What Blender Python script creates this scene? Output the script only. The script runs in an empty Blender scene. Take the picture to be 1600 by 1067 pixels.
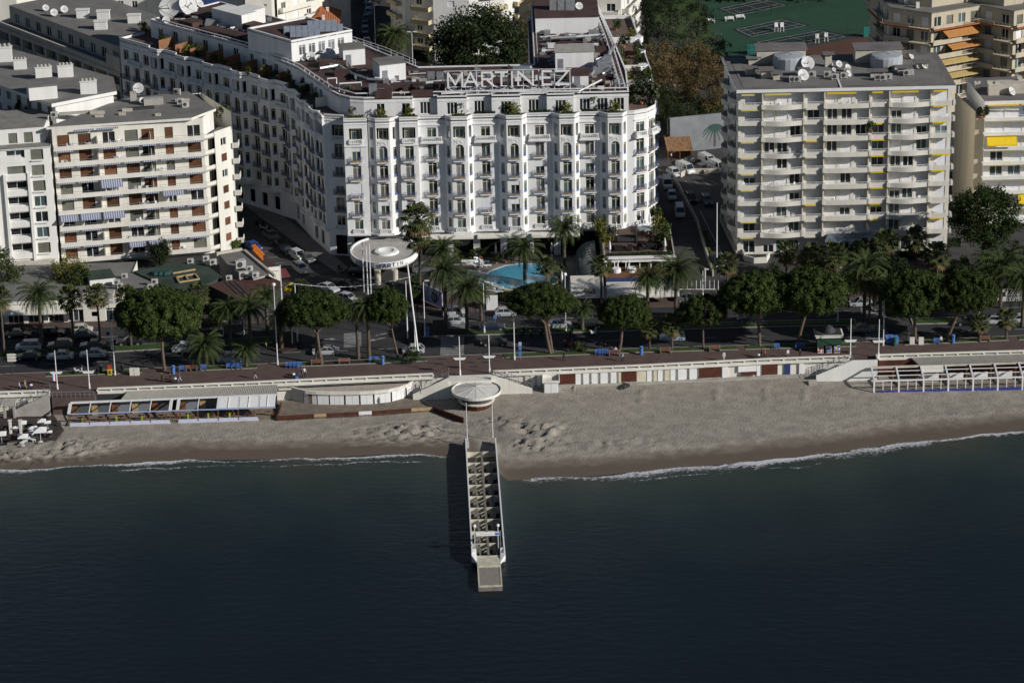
import bpy, math, random
from mathutils import Vector, Matrix
R=math.radians
rnd=random.Random(7)
scn=bpy.context.scene
col=scn.collection
# ---------------------------------------------------------------- camera
cam_d=bpy.data.cameras.new('camera'); cam=bpy.data.objects.new('camera',cam_d); col.objects.link(cam); scn.camera=cam
PITCH,ROLL,FOC,CAMH,CAMY=R(21.2),R(1.25),4700.,186.,-480.
fv=Vector((0,math.cos(PITCH),-math.sin(PITCH))); r0=Vector((1,0,0)); u0=r0.cross(fv)
rv=math.cos(ROLL)*r0-math.sin(ROLL)*u0; uv=math.sin(ROLL)*r0+math.cos(ROLL)*u0
cam.matrix_world=Matrix(((rv.x,uv.x,-fv.x,0),(rv.y,uv.y,-fv.y,CAMY),(rv.z,uv.z,-fv.z,CAMH),(0,0,0,1)))
cam_d.sensor_width=36; cam_d.lens=36*FOC/1600; cam_d.clip_start=5; cam_d.clip_end=9000
def at(px,py,z=0.):
    'surveyed position: pixel of the 1600 px photograph -> point at height z'
    d=fv+(px-800)/FOC*rv-(py-533.5)/FOC*uv
    t=(z-CAMH)/d.z
    return Vector((d.x*t,CAMY+d.y*t,z))
# ---------------------------------------------------------------- light
SUN_EL,SUN_OFF=R(24.5),R(28)      # elevation, angle off the sea-front line
sd=Vector((math.cos(SUN_OFF)*math.cos(SUN_EL),-math.sin(SUN_OFF)*math.cos(SUN_EL),math.sin(SUN_EL)))
sl=bpy.data.lights.new('sun','SUN'); sl.energy=5; sl.angle=R(.55); sl.color=(1.,.965,.91)
so=bpy.data.objects.new('sun',sl); col.objects.link(so); so.rotation_euler=sd.to_track_quat('Z','Y').to_euler(); so.location=(200,-200,200)
w=bpy.data.worlds.new('World'); scn.world=w; w.use_nodes=True
nt=w.node_tree; sk=nt.nodes.new('ShaderNodeTexSky'); sk.sky_type='NISHITA'; sk.sun_disc=False
sk.sun_elevation=SUN_EL; sk.sun_rotation=math.atan2(sd.x,sd.y); sk.air_density=.75; sk.dust_density=.3
bg=nt.nodes['Background']; bg.inputs[1].default_value=.05; nt.links.new(sk.outputs[0],bg.inputs[0])
scn.view_settings.view_transform='Standard'; scn.view_settings.look='None'; scn.view_settings.gamma=1; scn.view_settings.use_curve_mapping=False
scn.view_settings.exposure=-0.2
# ---------------------------------------------------------------- materials
MT={}
def mat(name,c,rough=.8,var=.12,sc=.6,bump=0,bsc=8,metal=0,spec=.3,rndv=0,c2=None,streak=False):
    if name in MT: return MT[name]
    m=bpy.data.materials.new(name); m.use_nodes=True; n=m.node_tree.nodes; l=m.node_tree.links
    b=n['Principled BSDF']; b.inputs['Roughness'].default_value=rough; b.inputs['Metallic'].default_value=metal; b.inputs['Specular IOR Level'].default_value=spec
    geo=n.new('ShaderNodeNewGeometry'); src=geo.outputs['Position']
    if streak:
        mp=n.new('ShaderNodeMapping'); mp.inputs['Scale'].default_value=(1.4,1.4,.12); l.new(src,mp.inputs[0]); src2=mp.outputs[0]
    else: src2=src
    no=n.new('ShaderNodeTexNoise'); no.inputs['Scale'].default_value=sc; no.inputs['Detail'].default_value=6; no.inputs['Roughness'].default_value=.65; l.new(src2,no.inputs['Vector'])
    rp=n.new('ShaderNodeValToRGB'); c2=c2 or tuple(x*(1-2.2*var) for x in c)
    rp.color_ramp.elements[0].position=.32; rp.color_ramp.elements[0].color=(*c2,1); rp.color_ramp.elements[1].position=.62; rp.color_ramp.elements[1].color=(*c,1)
    l.new(no.outputs['Fac'],rp.inputs[0]); out=rp.outputs[0]
    if rndv:
        oi=n.new('ShaderNodeObjectInfo'); mr=n.new('ShaderNodeMapRange'); mr.inputs['To Min'].default_value=1-rndv; mr.inputs['To Max'].default_value=1+rndv
        l.new(oi.outputs['Random'],mr.inputs['Value']); vm=n.new('ShaderNodeVectorMath'); vm.operation='SCALE'; l.new(out,vm.inputs[0]); l.new(mr.outputs[0],vm.inputs['Scale']); out=vm.outputs[0]
    l.new(out,b.inputs['Base Color'])
    if bump:
        n2=n.new('ShaderNodeTexNoise'); n2.inputs['Scale'].default_value=bsc; n2.inputs['Detail'].default_value=4; l.new(src,n2.inputs['Vector'])
        bp=n.new('ShaderNodeBump'); bp.inputs['Strength'].default_value=bump; bp.inputs['Distance'].default_value=.1; l.new(n2.outputs['Fac'],bp.inputs['Height']); l.new(bp.outputs[0],b.inputs['Normal'])
    MT[name]=m; return m
def stripes(name,ca,cb,axis,period,rough=.7):
    m=bpy.data.materials.new(name); m.use_nodes=True; n=m.node_tree.nodes; l=m.node_tree.links; b=n['Principled BSDF']; b.inputs['Roughness'].default_value=rough
    tc=n.new('ShaderNodeTexCoord'); sp=n.new('ShaderNodeSeparateXYZ'); l.new(tc.outputs['Object'],sp.inputs[0])
    mu=n.new('ShaderNodeMath'); mu.operation='MULTIPLY'; mu.inputs[1].default_value=1/period; l.new(sp.outputs[axis],mu.inputs[0])
    fr=n.new('ShaderNodeMath'); fr.operation='FRACT'; l.new(mu.outputs[0],fr.inputs[0])
    gt=n.new('ShaderNodeMath'); gt.operation='GREATER_THAN'; gt.inputs[1].default_value=.5; l.new(fr.outputs[0],gt.inputs[0])
    mx=n.new('ShaderNodeMix'); mx.data_type='RGBA'; mx.inputs[6].default_value=(*ca,1); mx.inputs[7].default_value=(*cb,1); l.new(gt.outputs[0],mx.inputs[0]); l.new(mx.outputs[2],b.inputs['Base Color'])
    MT[name]=m; return m
STU=mat('white_stucco',(.80,.80,.795),.85,.06,.5,streak=True)
STU2=mat('white_render',(.78,.77,.74),.85,.06,.4,streak=True)
WWR=mat('warm_white_render',(.72,.69,.62),.85,.06,.4,streak=True)
CRM=mat('cream_render',(.75,.725,.655),.85,.07,.4,streak=True)
BEI=mat('beige_render',(.52,.46,.35),.85,.08,.4,streak=True)
OCH=mat('pale_ochre_render',(.55,.50,.42),.85,.07,.4,streak=True)
CON=mat('concrete',(.42,.40,.36),.9,.12,.9,.2,6)
CONL=mat('pale_concrete',(.56,.52,.44),.9,.12,.7,.2,6)
WHT=mat('white_paint',(.80,.80,.80),.5,.04,1.)
WHM=mat('white_metal',(.74,.74,.75),.4,.05,2.)
GRM=mat('grey_metal',(.32,.33,.35),.45,.12,2.,metal=.3)
SIL=mat('galvanised_metal',(.5,.52,.54),.4,.15,2.,metal=.6)
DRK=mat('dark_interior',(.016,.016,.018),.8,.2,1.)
BLK=mat('black_rubber',(.014,.014,.014),.8,.1,3.)
DGR=mat('dark_grey',(.05,.05,.052),.7,.1,3.)
FRC=mat('cream_window_frame',(.62,.57,.40),.6,.05,2.)
FRW=mat('white_window_frame',(.75,.75,.74),.5,.04,2.)
BLU=mat('blue_iron',(.10,.14,.30),.5,.1,2.)
BLD=mat('dark_blue_paint',(.03,.05,.16),.6,.1,2.)
BLC=mat('bright_blue_paint',(.09,.20,.52),.5,.08,2.)
BLP=mat('pale_blue_paint',(.36,.46,.68),.6,.08,1.)
GLD=mat('gilt_ornament',(.30,.20,.07),.5,.1,5.)
SHB=mat('brown_shutter',(.145,.062,.03),.7,.12,1.,rndv=.45)
SHW=mat('white_shutter',(.76,.76,.78),.6,.04,1.,rndv=.06)
SHG=mat('grey_shutter',(.16,.16,.13),.7,.1,1.,rndv=.2)
ROG=mat('grey_roof_felt',(.20,.195,.185),.95,.16,.25,.25,3,c2=(.15,.145,.135))
ROP=mat('purplish_roof_felt',(.19,.172,.172),.95,.14,.3,.25,3)
ROR=mat('red_brown_roof',(.088,.052,.047),.9,.2,.35,.2,3)
ROGN=mat('green_roof_felt',(.045,.068,.052),.95,.2,.3,.2,3)
RORD=mat('rust_red_sheet_roof',(.095,.045,.036),.8,.15,.6)
TIL=mat('orange_roof_tile',(.42,.15,.06),.9,.2,1.5,.6,6)
TILD=mat('weathered_tile',(.33,.19,.10),.9,.25,1.5,.6,5)
WOO=mat('brown_timber',(.20,.095,.045),.8,.2,1.5)
WOD=mat('dark_red_timber',(.10,.032,.02),.8,.2,1.2)
WOL=mat('pale_timber',(.45,.33,.18),.8,.15,1.5)
TER=mat('terracotta',(.42,.18,.09),.85,.1,3.)
YEL=mat('yellow_awning',(.78,.55,.02),.7,.06,2.)
YEP=mat('pale_yellow_awning',(.65,.55,.18),.7,.06,2.)
ORA=mat('orange_awning',(.52,.25,.08),.75,.08,2.)
CNV=mat('cream_canvas',(.70,.67,.60),.8,.06,1.)
RED=mat('red_paint',(.55,.06,.03),.5,.06,2.)
GRN=mat('green_paint',(.02,.12,.06),.6,.1,2.)
AWB=stripes('blue_white_striped_awning',(.13,.155,.26),(.44,.46,.53),'X',.42)
AWG=stripes('grey_striped_canvas',(.52,.50,.44),(.36,.34,.29),'X',.5)
def glassmat(name,c,rough=.08):
    m=mat(name,c,rough,.1,.3,spec=.6,rndv=.6); return m
GLS=glassmat('window_glass',(.022,.03,.034)); GLT=glassmat('teal_curtained_glass',(.07,.11,.115),.12); GLC=glassmat('curtained_glass',(.16,.17,.19),.15)
GLR=mat('glass_roof',(.10,.14,.14),.15,.2,.6,spec=.6)
LEAFS={}
def leafmat(name,c,c2,sc=.9,ro=.75):
    m=mat(name,c,ro,.2,sc,spec=.12,rndv=.15,c2=c2); return m
PINE=leafmat('pine_needles',(.047,.067,.016),(.022,.035,.009),.9)
PALM=leafmat('palm_fronds',(.066,.088,.032),(.026,.040,.014),1.6)
PALF=leafmat('fan_palm_leaves',(.085,.098,.035),(.030,.044,.016),1.6)
PDRY=leafmat('dry_palm_skirt',(.17,.125,.06),(.08,.055,.03),2.)
BUSH=leafmat('bush_leaves',(.060,.085,.022),(.022,.036,.010),1.6)
BUSY=leafmat('yellowing_bush_leaves',(.16,.15,.03),(.06,.07,.015),2.)
DARKT=leafmat('dark_oak_leaves',(.034,.048,.018),(.012,.02,.008),.5)
AUT=leafmat('autumn_plane_leaves',(.16,.11,.05),(.055,.05,.024),.4)
CYP=leafmat('cypress_leaves',(.022,.036,.016),(.010,.016,.008),1.)
OLV=leafmat('grey_green_leaves',(.085,.10,.06),(.035,.045,.028),1.)
TRK=mat('pine_bark',(.17,.125,.095),.95,.25,3.,.5,10)
TRKP=mat('palm_bark',(.13,.105,.08),.95,.25,4.,.5,10)
TRKD=mat('dark_bark',(.06,.05,.04),.95,.2,3.)
SKN=mat('skin',(.42,.26,.18),.6,.05,3.)
HAR=mat('dark_hair',(.03,.022,.016),.7,.1,5.)
# ---------------------------------------------------------------- mesh builder
class MB:
    def __init__(s): s.v=[];s.f=[];s.m=[]
    def add(s,vs,fs,m=0):
        b=len(s.v); s.v+= [tuple(x) for x in vs]; s.f+=[tuple(i+b for i in f) for f in fs]; s.m+=[m]*len(fs)
    def quad(s,a,b,c,d,m=0): s.add([a,b,c,d],[(0,1,2,3)],m)
    def box(s,x0,x1,y0,y1,z0,z1,m=0,M=None):
        vs=[(x0,y0,z0),(x1,y0,z0),(x1,y1,z0),(x0,y1,z0),(x0,y0,z1),(x1,y0,z1),(x1,y1,z1),(x0,y1,z1)]
        if M is not None: vs=[M@Vector(q) for q in vs]
        s.add(vs,[(3,2,1,0),(4,5,6,7),(0,1,5,4),(1,2,6,5),(2,3,7,6),(3,0,4,7)],m)
    def obox(s,p,q,th,z0,z1,m=0,off=0):
        'box along the plan line p->q, th thick, shifted off to the left (into the building)'
        d=Vector((q[0]-p[0],q[1]-p[1],0)); L=d.length; d/=L; M=Matrix(((d.x,-d.y,0,p[0]),(d.y,d.x,0,p[1]),(0,0,1,0),(0,0,0,1)))
        s.box(0,L,off,off+th,z0,z1,m,M)
    def prism(s,poly,z0,z1,m=0,mt=None,bottom=True):
        n=len(poly); a=sum(poly[i][0]*poly[(i+1)%n][1]-poly[(i+1)%n][0]*poly[i][1] for i in range(n))
        if a<0: poly=poly[::-1]
        vs=[(p[0],p[1],z0) for p in poly]+[(p[0],p[1],z1) for p in poly]
        s.add(vs,[(i,(i+1)%n,n+(i+1)%n,n+i) for i in range(n)],m)
        s.add(vs[n:],[tuple(range(n))],m if mt is None else mt)
        if bottom: s.add(vs[:n],[tuple(range(n-1,-1,-1))],m)
    def strip(s,top,bot,m=0):
        for i in range(len(top)-1): s.quad(bot[i],bot[i+1],top[i+1],top[i],m)
    def tube(s,pts,r,n=6,m=0,caps=True):
        pts=[Vector(p) for p in pts]; k=len(pts); rs=r if isinstance(r,(list,tuple)) else [r]*k; vs=[];fs=[]
        for i,p in enumerate(pts):
            t=(pts[min(i+1,k-1)]-pts[max(i-1,0)]).normalized(); a=Vector((0,0,1)) if abs(t.z)<.9 else Vector((1,0,0)); e=t.cross(a).normalized(); g=e.cross(t)
            for j in range(n):
                an=2*math.pi*j/n; vs.append(p+rs[i]*(math.cos(an)*e+math.sin(an)*g))
        for i in range(k-1):
            for j in range(n): fs.append((i*n+j,i*n+(j+1)%n,(i+1)*n+(j+1)%n,(i+1)*n+j))
        if caps: fs+= [tuple(range(n-1,-1,-1)),tuple(range((k-1)*n,k*n))]
        s.add(vs,fs,m)
    def beam(s,p,q,w,h=None,m=0):
        p=Vector(p);q=Vector(q);h=h or w;t=q-p;L=t.length
        if L<1e-6: return
        t/=L;a=Vector((0,0,1)) if abs(t.z)<.95 else Vector((0,1,0)); e=t.cross(a).normalized(); g=e.cross(t)
        M=Matrix(((t.x,e.x,g.x,p.x),(t.y,e.y,g.y,p.y),(t.z,e.z,g.z,p.z),(0,0,0,1))); s.box(0,L,-w/2,w/2,-h/2,h/2,m,M)
    def lathe(s,prof,n=16,m=0,c=(0,0,0)):
        vs=[];fs=[];k=len(prof)
        for r,z in prof:
            for j in range(n): an=2*math.pi*j/n; vs.append((c[0]+r*math.cos(an),c[1]+r*math.sin(an),c[2]+z))
        for i in range(k-1):
            for j in range(n): fs.append((i*n+j,i*n+(j+1)%n,(i+1)*n+(j+1)%n,(i+1)*n+j))
        if prof[0][0]>1e-3: fs.append(tuple(range(n-1,-1,-1)))
        if prof[-1][0]>1e-3: fs.append(tuple(range((k-1)*n,k*n)))
        s.add(vs,fs,m)
    def blob(s,c,r,m=0,n=6,sq=1.):
        pr=[(max(.001,r*math.sin(math.pi*i/4)),-r*sq*math.cos(math.pi*i/4)) for i in range(5)]; s.lathe(pr,n,m,c)
    def xf(s,M): s.v=[tuple(M@Vector(v)) for v in s.v]; return s
    def mesh(s,name,mats,origin=(0,0,0),smooth=False):
        me=bpy.data.meshes.new(name); o=origin
        me.from_pydata([(v[0]-o[0],v[1]-o[1],v[2]-o[2]) for v in s.v],[],s.f)
        for q in (mats if isinstance(mats,(list,tuple)) else [mats]): me.materials.append(q)
        if any(s.m): me.polygons.foreach_set('material_index',s.m)
        if smooth: me.polygons.foreach_set('use_smooth',[True]*len(s.f))
        me.update(); return me
def OB(name,me,parent=None,loc=(0,0,0),rz=0,label=None,kind=None,cat=None,group=None,rot=None,sc=None):
    o=bpy.data.objects.new(name,me); col.objects.link(o); o.location=loc
    o.rotation_euler=rot if rot else (0,0,rz)
    if sc: o.scale=sc if isinstance(sc,(tuple,list)) else (sc,sc,sc)
    if parent: o.parent=parent
    for k,v in (('label',label),('kind',kind),('category',cat),('group',group)):
        if v: o[k]=v
    return o
def TH(name,label,cat,loc=(0,0,0),rz=0,group=None): return OB(name,None,None,loc,rz,label,None,cat,group)
def ST(name,me,kind='structure'): return OB(name,me,kind=kind)
def BP(name,me,b,loc,rz=0,**k):
    'part of a building: world position'
    return OB(name,me,b,Vector(loc)-b.location,rz,**k)
def BM(name,mb,mats,b,**k): return OB(name,mb.mesh(name,mats,b.location),b,**k)
def dup(root,loc,rz=0,label=None,group=None,sc=None):
    def cp(o,p):
        c=o.copy(); col.objects.link(c); c.parent=p
        for ch in o.children: cp(ch,c)
        return c
    r=cp(root,None); r.location=loc; r.rotation_euler=(0,0,rz)
    if sc: r.scale=(sc,sc,sc)
    if label: r['label']=label
    if group: r['group']=group
    return r
ORD=['first','second','third','fourth','fifth','sixth','seventh','eighth','ninth','tenth','eleventh','twelfth','thirteenth','fourteenth','fifteenth','sixteenth','seventeenth','eighteenth','nineteenth','twentieth']
def ordl(i,n):
    if n==1: return ''
    return 'leftmost' if i==0 else 'rightmost' if i==n-1 else ORD[i]+' from left'
CACHE={}
def cached(key,fn):
    if key not in CACHE: CACHE[key]=fn()
    return CACHE[key]
# walls with openings; p->q runs left to right seen from outside
def frame2(p,q):
    d=Vector((q[0]-p[0],q[1]-p[1],0)); L=d.length; d/=L; return d,Vector((d.y,-d.x,0)),L
def wall(mb,p,q,z0,z1,holes=(),dep=.28,m=0,mr=None):
    d,n,L=frame2(p,q); P=Vector((p[0],p[1],0)); mr=m if mr is None else mr
    pt=lambda u,z,y=0: P+d*u-n*y+Vector((0,0,z))
    us=sorted({0,L,*[h[0] for h in holes],*[h[1] for h in holes]}); zs=sorted({z0,z1,*[h[2] for h in holes],*[h[3] for h in holes]})
    for i in range(len(us)-1):
        run=None
        for j in range(len(zs)-1):
            uc=(us[i]+us[i+1])/2; zc=(zs[j]+zs[j+1])/2
            inh=any(h[0]<uc<h[1] and h[2]<zc<h[3] for h in holes)
            if not inh and run is None: run=zs[j]
            if inh and run is not None: mb.quad(pt(us[i],run),pt(us[i+1],run),pt(us[i+1],zs[j]),pt(us[i],zs[j]),m); run=None
        if run is not None: mb.quad(pt(us[i],run),pt(us[i+1],run),pt(us[i+1],z1),pt(us[i],z1),m)
    for h in holes:
        a,b,c,e=h[:4]; dd=h[4] if len(h)>4 else dep
        mb.quad(pt(a,c),pt(a,c,dd),pt(a,e,dd),pt(a,e),mr); mb.quad(pt(b,c,dd),pt(b,c),pt(b,e),pt(b,e,dd),mr)
        mb.quad(pt(a,c),pt(b,c),pt(b,c,dd),pt(a,c,dd),mr); mb.quad(pt(a,e,dd),pt(b,e,dd),pt(b,e),pt(a,e),mr)
        if len(h)>5 and h[5]:   # arch: fill the corners above a half round head
            r=(b-a)/2; cx=(a+b)/2; zc=e-r
            for sgn in (-1,1):
                for k in range(4):
                    t0,t1=math.pi/2*k/4,math.pi/2*(k+1)/4
                    mb.quad(pt(cx+sgn*r*math.sin(t0),zc+r*math.cos(t0),.0),pt(cx+sgn*r*math.sin(t1),zc+r*math.cos(t1),.0),pt(cx+sgn*r*math.sin(t1),e,.0),pt(cx+sgn*r*math.sin(t0),e,.0),m)
def win_me(w,h,fr=FRC,mul=1,transom=True,t=.09):
    def f():
        b=MB(); b.box(-w/2,-w/2+t,0,.08,0,h); b.box(w/2-t,w/2,0,.08,0,h); b.box(-w/2+t,w/2-t,0,.08,0,t); b.box(-w/2+t,w/2-t,0,.08,h-t,h)
        for i in range(mul): x=-w/2+w*(i+1)/(mul+1); b.box(x-t*.7,x+t*.7,-.015,.075,t,h-t)
        if transom: b.box(-w/2+t,w/2-t,-.01,.07,h*.80,h*.80+t*.9)
        return b.mesh('window_frame',fr)
    return cached(('win',w,h,fr.name,mul,transom),f)
def pane_me(w,h,g):
    def f(): b=MB(); b.box(-w/2+.05,w/2-.05,.045,.065,.05,h-.05); return b.mesh('pane',g)
    return cached(('pane',w,h,g.name),f)
def box_me(key,x0,x1,y0,y1,z0,z1,m):
    def f(): b=MB(); b.box(x0,x1,y0,y1,z0,z1); return b.mesh('box',m)
    return cached((key,x0,x1,y0,y1,z0,z1,m.name),f)
def put_window(b,p,q,u,z,w,h,name='window',fr=FRC,g=None,dep=.2,mul=1,transom=True):
    d,n,L=frame2(p,q); loc=Vector((p[0],p[1],z))+d*u-n*dep; rz=math.atan2(d.y,d.x)
    o=BP(name,win_me(w,h,fr,mul,transom),b,loc,rz)
    OB('pane',pane_me(w,h,g or rnd.choice([GLS,GLT,GLT,GLC])),o)
    return o
# ================================================================= SETTING: ground, sea, beach
def interp(pts,x):
    if x<=pts[0][0]: return pts[0][1]
    for (a,b),(c,d) in zip(pts,pts[1:]):
        if x<=c: return b+(d-b)*(x-a)/(c-a)
    return pts[-1][1]
EDGE=[(-400,-24),(-84.6,-20),(-64,-19.2),(-43,-18),(-25.6,-16.8),(-10.7,-15.9),(21,-14.3),(43,-12.6),(55.6,-12.1),(85.7,-11.5),(400,-4)]
KERB=[(-400,-17),(-86,-10.6),(-43,-8.5),(-26,-7.7),(0,-6.1),(22,-5.1),(65,-4.4),(87,-3.1),(400,8)]
MED1=[(-400,-12),(-87,-3.2),(-58,-.6),(-37.5,1.6),(-10,2.6),(13,3.0),(44,3.6),(88,3.2),(400,14)]
MED2=[(x,y+3.0) for x,y in MED1]
NKB=[(-400,0),(-85,10.4),(-44,11),(-12,14.2),(22.6,14.4),(45,15.2),(88,15),(400,26)]
SHORE=[(-400,-42),(-81.7,-41.3),(-71.7,-40.6),(-51.4,-39.2),(-36,-39.9),(-20.8,-38.6),(-8.5,-40),(-3,-46),(-1.2,-50),(9.5,-49.3),(19.6,-47.8),(29.8,-46.1),(40,-44.2),(50.3,-42.1),(60.9,-38.9),(71.4,-37.1),(82,-34.6),(400,-20)]
def sheet(name,polys,z,m,kind='structure',th=None):
    b=MB()
    for p in polys:
        if th: b.prism(p,z-th,z,0)
        else:
            n=len(p); a=sum(p[i][0]*p[(i+1)%n][1]-p[(i+1)%n][0]*p[i][1] for i in range(n))
            b.add([(q[0],q[1],z) for q in (p if a>0 else p[::-1])],[tuple(range(n))])
    return ST(name,b.mesh(name,m),kind)
def band(lo,hi,x0,x1,dlo=0,dhi=0):
    xs=sorted({x0,x1,*[p[0] for p in lo if x0<p[0]<x1],*[p[0] for p in hi if x0<p[0]<x1]})
    return [(x,interp(lo,x)+dlo) for x in xs]+[(x,interp(hi,x)+dhi) for x in xs[::-1]]
ASP=mat('asphalt',(.044,.044,.047),.92,.16,.25,.2,4,c2=(.030,.030,.032))
ASP2=mat('worn_grey_asphalt',(.064,.062,.061),.92,.16,.3,.2,4,c2=(.043,.042,.042))
PAVR=mat('red_brown_paving',(.120,.082,.072),.9,.13,.45,.2,5)
PAVG=mat('grey_paving',(.20,.185,.17),.9,.15,.5,.2,5)
GRS=mat('lawn_grass',(.05,.085,.02),.95,.2,1.,.5,12,c2=(.03,.05,.012))
SOI=mat('planted_soil',(.05,.03,.026),.95,.2,2.,.6,8)
KRB=mat('kerb_stone',(.34,.32,.29),.9,.1,2.)
LIN=mat('road_marking_paint',(.42,.42,.40),.8,.25,1.5,c2=(.2,.2,.19))
TEN=mat('green_tennis_court',(.028,.078,.046),.85,.1,.3)
TEND=mat('dark_green_court_play',(.022,.036,.034),.85,.1,.3)
CLAY=mat('clay_court',(.115,.055,.04),.9,.1,.3)
b=MB(); xs=[p[0] for p in EDGE]
top=[(-4000,-24,-.02)]+[(x,y,-.02) for x,y in EDGE]+[(4000,-4,-.02)]
for i in range(len(top)-1): b.quad(top[i],top[i+1],(top[i+1][0],5000,-.02),(top[i][0],5000,-.02))
ST('ground',b.mesh('ground',ASP2))
sheet('promenade',[band(EDGE,KERB,-400,400,0,-.15)],.12,PAVR,th=.16)
sheet('seafront_road',[band(KERB,MED1,-400,400)],.0,ASP)
sheet('seafront_road',[band(MED2,NKB,-400,400)],.0,ASP)
sheet('kerb',[band(KERB,KERB,-400,400,-.148,.05)],.13,KRB,th=.15)
for a,c in ((-200,-40),(-17,59.5),(69,300)):
    sheet('median',[band(MED1,MED2,a,c)],.13,KRB,th=.15)
    sheet('median_lawn',[band(MED1,MED2,a+.3,c-.3,.25,-.25)],.17,GRS)
def xline(a): return a
for a,c in ((-78,-62.2),(-52.5,-43),(-37,-14.5),(-1.5,38),(39.5,58),(66.5,84),(86,130)):
    sheet('grass_strip',[band(KERB,KERB,a,c,-2.1,-.35)],.2,GRS,th=.07)
    sheet('strip_edging',[band(KERB,KERB,a-.15,c+.15,-2.25,-2.103)],.23,KRB,th=.1)
sheet('planted_bed',[band(KERB,KERB,-31.5,-24,-1.9,-.5)],.26,SOI,th=.05)
sheet('planted_bed',[band(MED1,MED2,-15.5,-8,.4,-.4)],.3,SOI,th=.12)
e=[at(x,y) for x,y in ((418,545),(440,522),(470,528),(468,545),(440,552))]
sheet('planted_bed',[[(p.x,p.y) for p in e]],.3,SOI,th=.3)
e=[at(x,y) for x,y in ((632,530),(640,515),(660,515),(660,535),(640,540))]
sheet('planted_bed',[[(p.x,p.y) for p in e]],.3,SOI,th=.3)
# pavements on the town side
sheet('pavement',[band(NKB,NKB,-400,-44,0,4.5)],.12,PAVR,th=.14)
sheet('pavement',[band(NKB,NKB,-17,30,0,9)],.12,PAVR,th=.14)
sheet('pavement',[band(NKB,NKB,38.5,300,0,5)],.12,PAVR,th=.14)
e=[at(x,y) for x,y in ((340,290),(360,276),(520,398),(545,420),(530,428),(505,412))]
sheet('pavement',[[(p.x,p.y) for p in e]],.12,PAVG,th=.14)
# hotel forecourt, pool terrace
sheet('pool_terrace',[[(-14.5,23),(-14.5,42),(13,42),(13,23.5)]],.22,PAVG,th=.24)
# RA driveway and lawn
e=[at(x,y) for x,y in ((1110,418),(1215,407),(1240,430),(1330,436),(1410,415),(1480,408),(1500,400),(1515,440),(1530,462),(1350,462),(1240,462),(1190,440),(1130,440))]
sheet('driveway',[[(p.x,p.y) for p in e]],.004,ASP2)
e=[at(x,y) for x,y in ((1250,460),(1330,462),(1330,436),(1240,430))]
sheet('paved_entrance',[[(p.x,p.y) for p in e]],.008,PAVR)
def ell(cx,cy,a,b_,n=20,rot=0): return [(cx+a*math.cos(t)*math.cos(rot)-b_*math.sin(t)*math.sin(rot),cy+a*math.cos(t)*math.sin(rot)+b_*math.sin(t)*math.cos(rot)) for t in [2*math.pi*i/n for i in range(n)]]
c=at(1480,430); 
sheet('lawn_island_kerb',[ell(c.x-1.,c.y-2,7.2,5.2)],.15,KRB,th=.15)
sheet('lawn_island',[ell(c.x-1.,c.y-2,6.8,4.8)],.2,GRS,th=.1)
sheet('lawn',[[(43,24.5),(58,24.5),(58,20.5),(43,20.5)]],.05,GRS,th=.05)
# tennis club
TCz=.02
def px_poly(l,z=0): return [(at(x,y,z).x,at(x,y,z).y) for x,y in l]
sheet('tennis_ground',[px_poly([(1110,100),(1255,72),(1380,48),(1330,-30),(1080,-30),(1112,40)])],.004,TEN)
CRT=([(1143,47),(1225,29),(1268,40),(1170,60)],[(1172,67),(1285,46),(1332,57),(1212,80)],[(1118,14),(1195,-2),(1235,8),(1150,27)])
for q in CRT: sheet('tennis_court',[px_poly(q)],.012,TEND)
sheet('clay_ground',[px_poly([(1150,110),(1255,76),(1380,52),(1420,90),(1400,120),(1300,130)])],.008,CLAY)
# white court lines
b=MB()
for q in CRT:
    P=[at(x,y,.02) for x,y in q]; ctr=sum(P,Vector())/4; P=[ctr+(p-ctr)*.86 for p in P]
    for i in range(4): b.beam(P[i],P[(i+1)%4],.18,.012)
    m0=(P[0]+P[1])/2; m1=(P[2]+P[3])/2; b.beam(m0,m1,.12,.012)
    for t in (.25,.75): b.beam(P[0].lerp(P[3],t),P[1].lerp(P[2],t),.12,.012)
    for t in (.14,.86): b.beam(P[0].lerp(P[1],t),P[3].lerp(P[2],t),.12,.012)
ST('court_lines',b.mesh('court_lines',mat('worn_court_paint',(.30,.32,.31),.9)))
# garden lawns behind
sheet('garden_lawn',[px_poly([(1015,40),(1110,100),(1112,40),(1075,-20),(1010,-20)])],.003,GRS)
# road markings
b=MB()
def dashes(lo,t,hi,x0,x1,L=3,gap=5,wd=.14):
    x=x0
    while x<x1:
        y=lambda v: interp(lo,v)*(1-t)+interp(hi,v)*t
        b.beam((x,y(x),.006),(x+L,y(x+L),.006),wd,.006); x+=L+gap
dashes(KERB,.5,MED1,-95,-12); dashes(KERB,.5,MED1,0,58); dashes(KERB,.5,MED1,70,100)
dashes(MED2,.5,NKB,-95,-48); dashes(MED2,.5,NKB,-8,58); dashes(MED2,.5,NKB,70,100)
for x in (-13.2,-3.9): pass
for i in range(9):   # zebra crossings
    y=interp(KERB,-9)+.6+i*.95; b.box(-12.2,-8.2,y,y+.5,.004,.012)
for i in range(7):
    y=interp(MED2,-9)+.8+i*1.0; b.box(-11.5,-7.5,y,y+.5,.004,.012)
for i in range(9):
    y=interp(KERB,62)+.5+i*.9; b.box(60.3,64.3,y,y+.45,.004,.012)
for i in range(7):
    y=interp(MED2,62)+.8+i*1.0; b.box(61,65,y,y+.5,.004,.012)
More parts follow.
